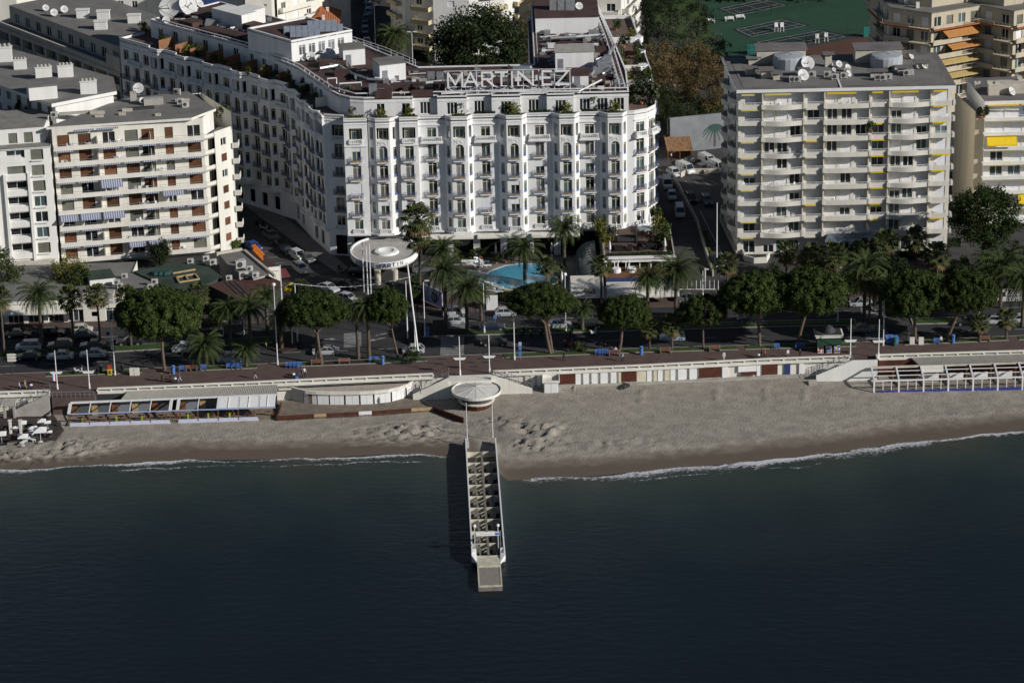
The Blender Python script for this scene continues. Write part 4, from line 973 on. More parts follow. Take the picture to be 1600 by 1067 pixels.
# ----------------------------------------------------------------- street block behind (shaded)
SB=TH('apartment_block','pale terraced block with recessed balconies lining the dark side street beyond the hotel','apartment block',(-92,125,0))
sa,sbq=(-108.,141.5),(-77.4,102.6); sL=frame2(sa,sbq)[2]; b=MB(); SZ=[1+3.0*i for i in range(6)]
hs=[]
for k,z in enumerate(SZ):
    nb=10
    for i in range(nb): hs.append((i*sL/nb+.35,(i+1)*sL/nb-.35,z+.05,z+2.6,1.5))
wall(b,sa,sbq,0,19.6,hs); BM('wall',b,OCH,SB)
for k,z in enumerate(SZ):
    for i in range(10):
        u=(i+.5)*sL/10; opening(SB,sa,sbq,u-.7,z+.05,1.8,2.2,rnd.choice(['win','win','grey']),1.35)
        d_,n_,_=frame2(sa,sbq); BP('balcony_front',box_me('bf',-1.6,1.6,-.06,.06,0,.95,rnd.choice([OCH,OCH,YEP,GRM])),SB,Vector((sa[0],sa[1],z))+d_*(u+.5)+n_*.08,math.atan2(d_.y,d_.x))
ins=(.80,.6)
def inn(p,o): return (p[0]+ins[0]*o,p[1]+ins[1]*o)
poly_prism('terrace',SB,[sa,sbq,inn(sbq,22),inn(sa,22)],19.4,19.7,OCH,ROG)
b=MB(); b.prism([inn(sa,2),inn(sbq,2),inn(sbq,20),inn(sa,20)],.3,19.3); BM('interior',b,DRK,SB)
b=MB(); A_,B_=inn(sa,3.2),inn(sbq,3.2); wall(b,A_,B_,19.7,23,[(u,u+2.,19.8,22,.2) for u in [2+4.4*k for k in range(10)]]); wall(b,B_,inn(sbq,22),19.7,23); b.prism([A_,B_,inn(sbq,22),inn(sa,22)],23,23.3,0,1)
BM('set_back_floor',b,[OCH,ROG],SB)
for k in range(10): opening(SB,A_,B_,3+4.4*k,19.8,2.,2.2,'win',.15)
b=MB(); b.obox(sa,sbq,.4,19.6,20.5); b.obox((sbq[0]-3.2,sbq[1]+4.1),sbq,.3,20.5,22.6); BM('parapet',b,OCH,SB)
for px,py in ((130,22),(162,24),(158,40),(210,30)):
    b=MB(); b.box(-1.3,1.3,-.6,.6,0,1.7); b.box(-1.45,1.45,-.75,.75,1.7,1.86); BP('chimney_stack',cached('chb',lambda: b.mesh('chimney_stack',STU2)),SB,at(px,py+6,23.3))
for px,py,r_ in ((72,18,.7),(85,26,.8),(101,21,.8)): dish(SB,at(px,py,23.3),r_,.4)
def back_block(name,label,poly,h,m,rows,roofm=ROG,win=(1.3,1.5),pitch=3.0,fl=3.0,cat='building',faces=None,shut=.5,par=.5):
    c=sum((Vector((p[0],p[1],0)) for p in poly),Vector())/len(poly); B=TH(name,label,cat,c)
    b=MB()
    for i in range(len(poly)):
        a,e=poly[i],poly[(i+1)%len(poly)]; L=frame2(a,e)[2]; hs=[]
        if faces is None or i in faces:
            k=int((L-1)/pitch)
            for j in range(k):
                for z in range(rows): hs.append(((j+.5)*L/k-win[0]/2,(j+.5)*L/k+win[0]/2,h-1.2-fl*z-win[1],h-1.2-fl*z,.2))
        hs=[q for q in hs if q[2]>.2]
        wall(b,a,e,0,h,hs)
        for q in hs: opening(B,a,e,(q[0]+q[1])/2,q[2],win[0],win[1],'white' if rnd.random()<shut else 'win',.14)
    b.prism(poly,h-.3,h-.25,0,1)
    for i in range(len(poly)): b.obox(poly[i],poly[(i+1)%len(poly)],.25,h,h+par)
    BM('wall',b,[m,roofm],B); q=MB(); q.prism([tuple((Vector((p[0],p[1],0))*.9+c*.1)[:2]) for p in poly],.2,h-.5); BM('interior',q,DRK,B); return B
def slabs(B,a,e,zs,dep=1.3,m=BEI,ph=.8,sub=True):
    d_,n_,L=frame2(a,e)
    for z in zs:
        b=MB(); b.box(0,L,-dep,-.02,-.2,0); b.box(0,L,-dep,-dep+.12,0,ph); b.box(0,.1,-dep+.12,-.02,0,ph); b.box(L-.1,L,-dep+.12,-.02,0,ph)
        BP('balcony',b.mesh('balcony',m),B,(a[0],a[1],z),math.atan2(d_.y,d_.x))
back_block('apartment_block','plain sunlit cream gable wall at the top left corner',[(-135,158),(-106.2,158),(-103,178),(-135,180)],26,CRM,0,cat='building')
B_=back_block('apartment_block','cream block with blue awnings behind the hotel dishes at top left','' or [(-72,172),(-58,172),(-58.,190),(-72,190)],17.5,CRM,4,pitch=3.4)
slabs(B_,(-71.5,172),(-63,172),[14,11,8,5,2],1.3,CRM); 
for z in (13.6,10.6,16.5): awning(B_,(-71,170.9),(-63.2,170.9),z,.9,.8,BLD)
B_=back_block('apartment_block','cream tower flank with tiny paired windows beside blue awnings',[(-57.4,168),(-51.6,168.5),(-51.6,186),(-57.4,186)],21,CRM,3,win=(.7,.6),pitch=2.4,fl=4)
B_=back_block('apartment_block','cream block with shaded balconies left of the tiled villa',[(-51,176),(-43,184),(-36,203),(-52,206)],15,CRM,4,pitch=3.2)
slabs(B_,(-50.5,176.3),(-43.5,183.3),[12,9,6,3],1.2,CRM)
B_=back_block('apartment_block','white block seen above the street block terraces at top left',[(-92,186),(-76,184),(-74,204),(-92,206)],17,STU2,4)
B_=back_block('apartment_block','pale block with dark windows at the top edge over the street block',[(-118,205),(-96,203),(-96,220),(-118,222)],16,STU2,4)
# tiled villa
VL=TH('tiled_villa','cream villa under a hipped orange tile roof with small white chimneys','house',tuple(at(503,38,7)[:2])+(0,)); x,y=VL.location.x,VL.location.y
b=MB(); q=[(x-3.9,y-5),(x+3.7,y-4.4),(x+3.4,y+10),(x-4.2,y+9.4)]
hs=[(2.2,3.1,4.6,6.2,.15),(4.6,5.5,4.6,6.2,.15)]
for i in range(4): wall(b,q[i],q[(i+1)%4],0,7.4,hs if i==0 else ())
BM('wall',b,CRM,VL)
for h_ in hs: opening(VL,q[0],q[1],(h_[0]+h_[1])/2,4.6,.9,1.6,'grey',.1)
b=MB(); e=[(x-4.5,y-5.7,7.3),(x+4.2,y-5.1,7.3),(x+3.9,y+10.7,7.3),(x-4.8,y+10.,7.3)]; r1=(x-.3,y-1.,10.2); r2=(x-.5,y+6,10.2)
b.add([*e,r1,r2],[(0,1,4),(1,2,5,4),(2,3,5),(3,0,4,5),(3,2,1,0)])
for i in range(9):
    t=i/9; 
    for A,B,C,D in ((e[0],e[1],r1,r1),(e[3],e[0],r2,r1),(e[1],e[2],r1,r2)):
        p=Vector(A).lerp(Vector(C),t)+Vector((0,0,.05)); s=Vector(B).lerp(Vector(D),t)+Vector((0,0,.05)); b.beam(p,s,.12,.08)
BM('roof',b,TIL,VL)
for dx,dy in ((-3,-1.5),(-3.2,2.2),(-2,.6),(1.2,3.5),(.6,-3.4)):
    b=MB(); b.box(-.3,.3,-.3,.3,0,1.6); b.box(-.36,.36,-.36,.36,1.6,1.72); BP('chimney',cached('vch',lambda: b.mesh('chimney',STU2)),VL,(x+dx,y+dy,8.2))
# curved white tower behind the oak
tw_=[(-26,186),(-22.5,179.5),(-16,175.5),(-8.,174.5),(0,177),(5.5,182.5),(7,190),(7,205),(-26,205)]
TWR=back_block('apartment_tower','white rounded tower with ochre balconies behind the big dark tree','tower' and tw_,24,STU2,7,pitch=4.2,win=(1.5,1.3),cat='apartment block')
slabs(TWR,(-20.5,178.3),(-16.4,175.9),[20.6,17.6,14.6,11.6,8.6,5.6,2.6],1.5,mat('ochre_balcony',(.58,.49,.30),.85,.06,.6)); slabs(TWR,(-4.5,175.6),(.3,177.2),[20.6,17.6,14.6,11.6,8.6],1.5,MT['ochre_balcony'])
slabs(TWR,(-25.8,185.6),(-23.4,181.2),[20.6,17.6,14.6,11.6,8.6],1.3,MT['ochre_balcony']); slabs(TWR,(2,179.),(5.2,182.2),[20.6,17.6,14.6,11.6,8.6],1.3,MT['ochre_balcony'])
b=MB(); b.box(0,14,0,.5,0,1.2); OB('garden_wall',b.mesh('garden_wall',CON),None,(-23,166.5,0),-.25,'low grey garden wall with a hedge at the foot of the rounded tower',None,'wall')
# cream block behind the right hotel wing
CB=back_block('apartment_block','cream block with wide stacked terraces above the hotel right wing',[(8,176),(26,174),(31,190),(31,205),(8,205)],13.8,CRM,3,pitch=3.6,win=(2.,1.8),faces=[0,1])
slabs(CB,(8.2,176),(25.6,174),[10.4,7.2,4.],2.2,CRM,.9); slabs(CB,(26.2,174.6),(30.6,189),[10.4,7.2,4.],1.6,CRM,.9)
b=MB(); 
for k in range(4): b.box(9+4*k,11+4*k,178,181,13.9,14.9)
BM('roof_boxes',b,STU2,CB,kind='stuff')
# ----------------------------------------------------------------- terraced block top right
TB=TH('apartment_block','terraced beige block with orange awnings and slatted pillars at the top right','apartment block',(92,135,0))
TP=[(79,140.5),(80.4,130),(88.4,124.6),(99.3,130.2),(105.5,124.8),(111,128.4),(118,122)]; TZ=[.4+3.1*i for i in range(7)]
back=[(118,150),(79,152)]
b=MB(); opn=[]
for i in range(len(TP)-1):
    a,e=TP[i],TP[i+1]; L=frame2(a,e)[2]; hs=[]
    k=max(2,int(L/2.9))
    for z in TZ:
        for j in range(k): u=(j+.5)*L/k; hs.append((u-.85,u+.85,z+.05,z+2.25,.25)); opn.append((a,e,u,z))
    wall(b,a,e,0,22.3,hs)
wall(b,TP[-1],back[0],0,22.3); wall(b,back[0],back[1],0,22.3); wall(b,back[1],TP[0],0,22.3)
BM('wall',b,BEI,TB)
for a,e,u,z in opn: opening(TB,a,e,u,z+.05,1.7,2.2,rnd.choice(['win','win','white','grey']),.18)
poly_prism('roof',TB,TP+back,22.1,22.3,BEI,ROG)
b=MB(); b.prism([(p[0]+(.3 if p[0]<95 else -.3),p[1]+1.2) for p in TP]+[(117,149),(80,151)],.1,22.); BM('interior',b,DRK,TB)
for i in range(len(TP)-1):
    a,e=TP[i],TP[i+1]; d_,n_,L=frame2(a,e)
    for k,z in enumerate(TZ[1:]):
        b=MB(); b.box(-.5,L+.5,-1.6,-.02,-.22,0); b.box(-.5,L*.55,-1.6,-1.48,0,.85); b.box(L*.55,L+.5,-1.56,-1.5,.8,.85)
        for j in range(5): x_=L*.55+j*L*.11; b.box(x_,x_+.04,-1.56,-1.5,0,.8)
        BP('balcony',b.mesh('balcony',[BEI]),TB,(a[0],a[1],z),math.atan2(d_.y,d_.x))
    b=MB(); b.box(-.6,L+.6,-2.,-1.6,19.0-.3,19.0-.05); BP('tiled_ledge',b.mesh('tiled_ledge',TIL),TB,(a[0],a[1],.22),math.atan2(d_.y,d_.x))
# pillars and pergola beams of the top terrace
for px,py in ((1380,10),(1392,5),(1433,36),(1475,30),(1501,24),(1552,12),(1590,16),(1415,30)):
    b=MB(); b.box(-.35,.35,-.35,.35,0,4.4); BP('terrace_pillar',cached('tpl',lambda: b.mesh('terrace_pillar',CRM)),TB,at(px,py,19.1))
b=MB(); 
T2=[(82.,139),(83,133),(89,129),(98,133.4),(104,128.8),(111,132),(117,126)]
for i in range(len(T2)-1): wall(b,T2[i],T2[i+1],22.3,25); b.obox(T2[i],T2[i+1],.5,25,25.4,0,-.8)
b.prism(T2+[(117,148),(82,148)],25,25.3,0,1)
BM('top_floor',b,[BEI,ROG],TB)
for k,(t0_,t1_,o_,dr,m) in enumerate(((.2,.66,1.5,1.2,ORA),(.66,.95,1.5,1.2,ORA))): awning(TB,ln(TP[2],TP[3],t0_),ln(TP[2],TP[3],t1_),18.6,2.6,dr,m)
awning(TB,ln(TP[2],TP[3],.3),ln(TP[2],TP[3],.9),15.4,2.4,.8,ORA)
for z in (12.3,9.2): awning(TB,ln(TP[2],TP[3],.1),ln(TP[2],TP[3],.9),z,2.2,.8,mat('buff_awning',(.50,.38,.16),.8,.08,1.))
awning(TB,ln(TP[1],TP[2],.0),ln(TP[1],TP[2],.5),15.4,1.9,.7,stripes('buff_striped_awning',(.50,.40,.18),(.25,.2,.1),'X',.5))
# ----------------------------------------------------------------- right block with wavy balconies
RB=TH('apartment_block','white ten-storey block with wavy balconies and closed white shutters facing the sea','apartment block',(61,50,0))
RZ=[4.08+3.043*i for i in range(9)]; rx=lambda px: at(px,270,16).x
yW=41.2; xL,xR=41.75,80.3
units=[('N',1157,1186),('W',1193,1252),('N',1258,1284),('W',1290,1356),('N',1361,1385),('W',1392,1451),('N',1457,1487)]
b=MB(); ops=[]
for k,z in enumerate([.25]+RZ):
    zt=RZ[k] if k<9 else 31.3; hs=[]
    for ui,(kd,a,c) in enumerate(units):
        x0,x1=rx(a),rx(c)
        if kd=='N': cs=[((x0+x1)/2,2.2)]
        else: cs=[(x0+(x1-x0)*t,1.9) for t in (.16,.5,.84)]
        for x,w_ in cs: hs.append((x-xL-w_/2,x-xL+w_/2,z+.03,z+2.4,.16)); ops.append((x,w_,z,k))
    wall(b,(xL,yW),(xR,yW),z if k else 0,zt,hs)
for a,c in (((xR,yW),(xR-.4,60.5)),((xR-.4,60.5),(40.6,60.5)),((40.6,60.5),(xL,yW))): wall(b,a,c,0,31.3)
BM('wall',b,WWR,RB)
for x,w_,z,k in ops:
    r=rnd.random(); kd='win' if (r<.33 and k<9) or k==0 else 'white'
    opening(RB,(xL,yW),(xR,yW),x-xL,z+.03,w_,2.35,kd,.1)
    if kd=='win' and rnd.random()<.3: opening(RB,(xL,yW),(xR,yW),x-xL,z+1.5,w_,.9,'white',.05)
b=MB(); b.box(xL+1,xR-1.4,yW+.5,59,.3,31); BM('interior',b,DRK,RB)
def wavy(ui,kd,x0,x1):
    N=13; P=[]
    for i in range(N):
        t=i/(N-1)
        if kd=='N': y=-1.45
        elif ui==3: y=-1.95-.12*math.sin(math.pi*t)
        else: y=-1.75-.55*math.sin(math.pi*min(1,t*1.05))**1.5
        P.append((x0+(x1-x0)*t,yW+y))
    return P if kd!='N' else [P[0],P[-1]]
for ui,(kd,a,c) in enumerate(units):
    x0,x1=rx(a)-.35,rx(c)+.35; P=wavy(ui,kd,x0,x1)
    def mk():
        s=MB(); s.prism(P+[(x1,yW-.02),(x0,yW-.02)],-.2,0)
        for p,q in zip(P,P[1:]): s.obox(p,q,.12,-.32,.56,0,-.02)
        for p in (P[0],P[-1]): s.box(p[0]-.22,p[0]+.22,p[1]-.12,p[1]+.55,-.22,.62)
        r=MB()
        for p,q in zip(P,P[1:]):
            r.obox(p,q,.06,.88,.95,0,.02); r.obox(p,q,.04,.66,.70,0,.03)
        for p in (P if kd!='N' else [ln(P[0],P[1],t) for t in (0,.33,.66,1)])[::2 if kd!='N' else 1]: r.box(p[0]-.025,p[0]+.025,p[1]+.02,p[1]+.07,.5,.9)
        return s.mesh('balcony',WWR,(x0,yW,0)),r.mesh('railing',WHM,(x0,yW,0))
    sm,rm=mk()
    for z in RZ:
        o=BP('balcony',sm,RB,(x0,yW,z)); OB('railing',rm,o)
for px in (1190,1287,1388.5,1255,1358,1454):
    x=rx(px); fin=px in (1190,1287,1388.5)
    for k,z in enumerate(RZ):
        zt=(RZ[k+1] if k<8 else 31.3)-.22
        BP('divider_fin',box_me('fin',-.09,.09,-1.5 if fin else -1.0,-.02,0,round(zt-z,2),WWR),RB,(x,yW,z))
for k,z in enumerate([3.8]+RZ):
    zt=(RZ[k] if k<9 else 31.3)-.2
    for ui,(kd,a,c) in enumerate(units):
        r=rnd.random()
        if (kd=='N' and r<.75) or (kd=='W' and k==9 and r<.9) or (kd=='W' and r<.1):
            m=YEL if (ui>=2 and r<.6) else YEP if r<.65 else CNV
            yy=yW-1.35; awning(RB,(rx(a),yy),(rx(a)+(rx(c)-rx(a))*(.7 if r<.4 else 1),yy),zt-.1,0,.3,m)
# rounded side balconies on the left flank
def sideb():
    s=MB(); pl=[(0,0)]+[(-1.5*math.sin(math.pi*i/8)**.7,-1.6-2.4*(i/8)*1.4) for i in range(9)][::1]+[(0,-5.2)]; pl=[(-1.5*math.sin(math.pi*i/10)**.6,5.5*i/10) for i in range(11)]
    s.prism(pl,-.2,0)
    for p,q in zip(pl,pl[1:]): s.obox(q,p,.1,0,.75,0,0)
    return s.mesh('side_balcony',WWR)
sm=sideb()
for z in RZ:
    BP('side_balcony',sm,RB,(41.65,42.6,z)); BP('side_balcony',sm,RB,(41.15,51.5,z))
    BP('side_window',box_me('sw',-.04,.04,-1,1,0,2.1,GLS),RB,(41.52,45.3,z+.1)); BP('side_window',box_me('sw',-.04,.04,-1,1,0,2.1,GLS),RB,(40.97,54.2,z+.1))
b=MB(); b.prism([(41.3,39.5),(80.75,39.4),(80.3,61.3),(40.2,61.3)],31.3,31.42,0); b.prism([(41.3,39.5),(80.75,39.4),(80.3,61.3),(40.2,61.3)],31.42,31.9,0,1)
b.box(59.9,60.2,39.6,61.2,31.9,32.05,0)
BM('roof',b,[WHT,ROP],RB)
b=MB(); b.prism([(42.6,41.2),(79.4,41.1),(79,59.6),(41.6,59.6)],31.91,31.95); BM('roof_gravel',b,ROG,RB)
for px,py,w,dd_,h in ((1172,116,1.8,.9,1.1),(1177,100,1.8,1.2,1.2),(1197,121,1.9,1.6,1.5),(1213,124,1.2,.9,1.2),(1256,119,1.3,.9,1.2),(1371,120,2.6,1.,1.1),(1412,115,2.2,.9,1.2),(1440,107,2.2,1.,1.2),(1294,104,1.2,1.,2.4),(1419,91,1.8,.9,1.1)):
    p=at(px,py,31.95); s=MB(); s.box(-w/2,w/2,-dd_/2,dd_/2,0,h); s.box(-w/2-.5,w/2+.5,-dd_/2-.5,dd_/2+.5,h+.02,h+.16,1); BP('roof_vent_box',s.mesh('roof_vent_box',[CONL,ROP]),RB,p)
for px,py,w in ((1222,103,9),(1374,102,8.5)):
    p=at(px,py,31.95); s=MB(); s.box(-w/2,w/2,-2,2,0,2.5); s.box(-w/2-.3,w/2+.3,-2.3,2.3,2.5,2.75,1); BP('lift_housing',s.mesh('lift_housing',[CONL,ROP]),RB,p+Vector((0,3.6,0)))
    s=MB(); s.lathe([(3.,0),(3.,1.9),(2.7,2.15),(.1,2.5)],20); 
    for i in range(16): t=2*math.pi*i/16; s.beam((2.98*math.cos(t),2.98*math.sin(t),1.95),(.1*math.cos(t),.1*math.sin(t),2.55),.07)
    BP('glazed_drum',s.mesh('glazed_drum',[mat('drum_grey',(.42,.44,.47),.45,.1,1.)]),RB,p+Vector((1.2,-.5,0)))
for px,py,r_,az in ((1262,110,1.75,.3),(1255,127,1.5,.5),(1325,112,.95,.8),(1326,121,.9,.9),(1178,96,.7,.9),(1402,93,1.1,.9),(1400,100,1.,.9),(1424,93,.8,.9),(1444,108,.9,.9),(1436,108,.7,.5),(1311,106,.9,.5),(1303,112,.5,.2)): dish(RB,at(px,py,31.95),r_*.72,az,mast=r_*.8)
for px,py in ((1239,129),(1246,129),(1269,121),(1293,121),(1305,125),(1319,123),(1324,117),(1372,126),(1380,126),(1388,125),(1417,119),(1422,118),(1392,112)): ac(RB,px,py,31.95,0,1.35)
rcl=[]
for k,ui,n_ in ((8,1,4),(8,3,3),(8,0,3),(7,6,2),(5,1,2),(4,6,1),(3,0,1),(3,1,4),(2,3,2),(2,5,2),(1,1,2),(1,6,2),(0,1,2)):
    a,c=units[ui][1:]
    for j in range(n_): rcl.append((rx(a)+(rx(c)-rx(a))*(.2+.6*j/max(1,n_-1)),RZ[k],k))
LV=['lowest','second','third','fourth','fifth','sixth','seventh','eighth','top']
for k in range(9):
    q_=sorted(c_ for c_ in rcl if c_[2]==k)
    for i,(x,z,_) in enumerate(q_): chair((x,yW-.9,z),rnd.uniform(-3,3),('white chair on the %s balcony level of the wavy-balconied block, %s'%(LV[k],ordl(i,len(q_)))).rstrip(', '),'white chairs on the wavy balconies')
# glass porch of the entrance
b=MB(); x0,x1=rx(1288),rx(1360); b.quad((x0,36.5,3.9),(x1,36.2,3.9),(x1+.4,39.6,4.5),(x0+1,39.6,4.5)); b.box(x0,x1,36.2,36.35,3.6,3.9); b.quad((x0+1,39.6,4.3),(x1+.4,39.6,4.3),(x1,36.3,3.62),(x0,36.6,3.62)); BM('entrance_porch',b,mat('bluish_glass_porch',(.20,.26,.32),.25,.3,1.,spec=.5),RB)
for x in (x0+.5,x1-.3): 
    b=MB(); b.box(-.2,.2,-.2,.2,0,3.7); BP('porch_post',cached('pp',lambda: b.mesh('porch_post',WWR)),RB,(x,36.7,.05))
e=[at(x,y) for x,y in ((1160,398),(1163,408),(1178,412),(1198,411),(1203,402))]
b=MB()
for p,q in zip(e,e[1:]): b.obox((p.x,p.y),(q.x,q.y),.25,0,1.1)
OB('garden_wall',b.mesh('garden_wall',WWR),None,(0,0,0),0,'curved white planter wall at the left foot of the wavy-balconied block',None,'wall')
# ----------------------------------------------------------------- right edge block
EB=TH('apartment_block','white block with yellow awnings cut off by the right picture edge','apartment block',(98,58,0))
eP=[(88.6,54.4),(120,55.2)]; EZ=[1.2+2.85*i for i in range(8)]
b=MB(); eo=[]; 
for k,z in enumerate(EZ):
    hs=[(u,u+2.4,z+.03,z+2.2,.15) for u in (1.2,4.6,8.2,11.6,15,19)]; wall(b,eP[0],eP[1],z if k else 0,EZ[k+1] if k<7 else 24.,hs); eo+= [(h_[0]+1.2,z) for h_ in hs]
for a,c in ((eP[1],(120,70)),((120,70),(87.2,68)),((87.2,68),eP[0])): wall(b,a,c,0,24.)
BM('wall',b,STU2,EB)
for u,z in eo: opening(EB,eP[0],eP[1],u,z+.03,2.4,2.15,'white' if z>20 or rnd.random()<.75 else 'win',.1)
b=MB(); b.prism([(88.2,53.0),(120.4,53.8),(120.4,70.4),(87.,68.2)],24.,24.7,0,1); BM('roof',b,[STU2,ROP],EB)
b=MB(); b.prism([(84.9,67),(86.9,54.9),(88.5,54.9),(88.5,67)],0,20.8); b.prism([(84.85,67),(86.85,54.85),(86.95,54.85),(84.95,67)],20.8,22.2); BM('stair_flank',b,BEI,EB)
for i in range(6):
    s=MB(); s.box(-.03,.03,-.5,.5,0,.25); s.box(-.03,.03,.75,.95,.02,.2); BP('slit_window',cached('slw',lambda: s.mesh('slit_window',DRK)),EB,(86.2,59.5,3+2.85*i),.163)
for k,z in enumerate(EZ):
    s=MB(); s.box(88.3,120.3,52.6,54.5,z-.2,z); s.box(88.3,120.3,52.6,52.72,z,z+.42); o=BM('balcony',s,STU2,EB)
    r=MB(); r.box(88.3,120.3,52.64,52.69,z+.9,z+.95)
    for j in range(14): r.box(88.4+2.3*j,88.44+2.3*j,52.64,52.69,z+.42,z+.9)
    OB('railing',r.mesh('railing',WHM,EB.location),o)
for k,z in enumerate(EZ[1:]+[24.2]):
    for j in range(3):
        x=88.8+6.2*j
        if k==5 and j==0: awning(EB,(x,53.),(x+5.6,53.),z-.2,1.3,1.5,YEL)
        elif k==1 and j==1: awning(EB,(x,53.),(x+5.6,53.),z-.2,1.3,1.5,YEL)
        else: awning(EB,(x,52.9),(x+5.8,52.9),z-.2,0,.2,YEL if (k+j)%2 else YEP)
BP('blue_door_curtain',box_me('bdc',-.5,.5,-.05,0,0,1.9,BLC),EB,(96.1,54.3,EZ[7]+.3))
for px,py in ((1552,148),(1527,138),(1598,140)):
    s=MB(); s.box(-1,1,-.7,.7,0,2.2); s.box(-1.2,-.3,-.5,.5,2.2,2.6); s.box(.2,1.1,-.5,.5,2.2,2.6); BP('chimney_stack',cached('ech',lambda: s.mesh('chimney_stack',CONL)),EB,at(px,py,24.7),0,sc=1 if px!=1527 else .5)
s=MB(); s.box(-5,5,-1.4,1.4,0,1.9); BP('roof_hut',s.mesh('roof_hut',[CONL]),EB,at(1590,147,24.7)+Vector((0,1.5,0)))
dish(EB,at(1581,149,24.7),.85,.9,mast=.8)
# ================================================================= POOL, RESTAURANT PAVILION, LOW RESTAURANTS
def xy(px,py,z=0): p=at(px,py,z); return (p.x,p.y)
PL=TH('swimming_pool','turquoise kidney-cornered hotel pool with pale stone edge and stepped blocks','swimming pool',tuple(at(812,434))[:2]+(0,))
pp=[xy(*q) for q in ((748,452),(754,437),(768,426),(790,418),(812,415.5),(838,415),(858,419),(874,427),(877,436),(868,446),(840,451),(806,455.5),(776,457))]
cpp=sum((Vector((*p,0)) for p in pp),Vector())/len(pp)
b=MB(); n=len(pp)
for i in range(n):
    a,c=Vector((*pp[i],0)),Vector((*pp[(i+1)%n],0)); ao,co=cpp+(a-cpp)*1.07,cpp+(c-cpp)*1.07
    b.quad((a.x,a.y,.36),(c.x,c.y,.36),(co.x,co.y,.36),(ao.x,ao.y,.36)); b.quad((ao.x,ao.y,.1),(co.x,co.y,.1),(co.x,co.y,.36),(ao.x,ao.y,.36)); b.quad((a.x,a.y,.25),(c.x,c.y,.25),(c.x,c.y,.36),(a.x,a.y,.36))
OB('pool_edge',b.mesh('pool_edge',mat('pool_stone',(.52,.49,.44),.85,.1,.8),PL.location),PL)
b=MB(); b.add([(p[0],p[1],.30) for p in pp],[tuple(range(n-1,-1,-1)) if sum(pp[i][0]*pp[(i+1)%n][1]-pp[(i+1)%n][0]*pp[i][1] for i in range(n))<0 else tuple(range(n))])
OB('pool_water',b.mesh('pool_water',mat('pool_water',(.09,.32,.46),.12,.12,.5,.15,1.2,spec=.5,c2=(.07,.27,.41)),PL.location),PL)
for px,py in ((762,444),(770,448),(779,450),(786,453),(796,455),(806,452),(766,452),(815,454)):
    b=MB(); b.box(-.9,.9,-.35,.35,0,.28); OB('stepping_block',cached('stb',lambda: b.mesh('stepping_block',MT['pool_stone'])),PL,at(px,py,.31)-PL.location,-.35)
def hedge(name,pts,w_,h,label,m=BUSH,cat='hedge',z=0,group=None):
    o=pts[0]; b=MB(); r=random.Random(len(pts)+int(px_hash(pts)))
    for p,q in zip(pts,pts[1:]):
        d,n_,L=frame2(p,q); N=int(L*w_*h*70)+50
        for k in range(N):
            u=r.random()*L; v=r.uniform(-w_/2,w_/2); zz=h*r.random()**.5; s=r.uniform(.12,.26)
            c=Vector((p[0],p[1],z+zz))+d*u+n_*v; e1=Vector((r.gauss(0,1),r.gauss(0,1),r.gauss(0,1))).normalized(); e2=e1.orthogonal().normalized()
            b.add([c-e1*s,c+e2*s*.7,c+e1*s,c-e2*s*.7],[(0,1,2,3)])
        M=Matrix(((d.x,-d.y,0,p[0]),(d.y,d.x,0,p[1]),(0,0,1,z),(0,0,0,1))); b.box(0,L,-w_*.36,w_*.36,0,h*.86,0,M)
    return OB(name,b.mesh(name,m,(o[0],o[1],z)),None,(o[0],o[1],z),0,label,None,cat,group)
def px_hash(p): return abs(p[0][0]*7+p[0][1]*13)
hedge('hedge',[xy(775,470),xy(820,463)],1.,1.3,'clipped green hedge on the seaward side of the hotel pool')
hedge('hedge',[xy(715,409),xy(745,409)],1.,.8,'low hedge in front of the hotel arcade')
hedge('hedge',[xy(651,448),xy(652,475)],2.,2.4,'dense dark hedge behind the white hoarding',DARKT)
hedge('hedge',[xy(1100,366),xy(1115,430)],.7,1.,'low hedge along the wall of the right parking yard')
hedge('hedge',[xy(342,392),xy(382,384)],1.6,1.6,'rounded hedge at the right foot of the cream block')
hedge('hedge',[xy(1480,375+10),xy(1500,384)],1.2,1.5,'hedge between the wavy-balconied block and the big pine',CYP)
hedge('hedge',[xy(1400,405),xy(1470,402)],1.3,1.4,'hedge in front of the wavy-balconied block entrance',CYP)
hedge('hedge',[xy(1505,408),xy(1512,425)],1.2,1.2,'hedge beside the driveway under the big pine',DARKT)
hedge('hedge',[xy(640,86),xy(672,98)],1.6,2,'dark hedge along the street corner behind the hotel roof',DARKT)
# hoarding by the pool garden
HR=TH('hoarding','lilac hoarding panel with a dark round emblem by the pool garden','hoarding',tuple(at(676,478))[:2]+(0,)); a,c=xy(661,471),xy(691,484)
b=MB(); b.obox(a,c,.15,.3,3.3); OB('panel',b.mesh('panel',mat('lilac_panel',(.46,.45,.60),.7,.04,.8),HR.location),HR)
d,n_,L=frame2(a,c); b=MB()
for k in range(20):
    t=2*math.pi*k/20; 
    if k in (4,5,9): continue
    b.box(L*.62+.75*math.cos(t)-.16,L*.62+.75*math.cos(t)+.16,-.03,-.005,1.75+.8*math.sin(t)-.16,1.75+.8*math.sin(t)+.16)
b.box(L*.62-.14,L*.62+.14,-.03,-.005,1.,2.6); b.box(L*.62+.4,L*.62+.62,-.03,-.005,1.3,2.3); b.box(L*.62+1.15,L*.62+1.3,-.03,-.005,1.4,2.4)
OB('emblem',b.mesh('emblem',mat('emblem_brown',(.06,.03,.03))),HR,Vector((a[0],a[1],0))-HR.location,math.atan2(d.y,d.x))
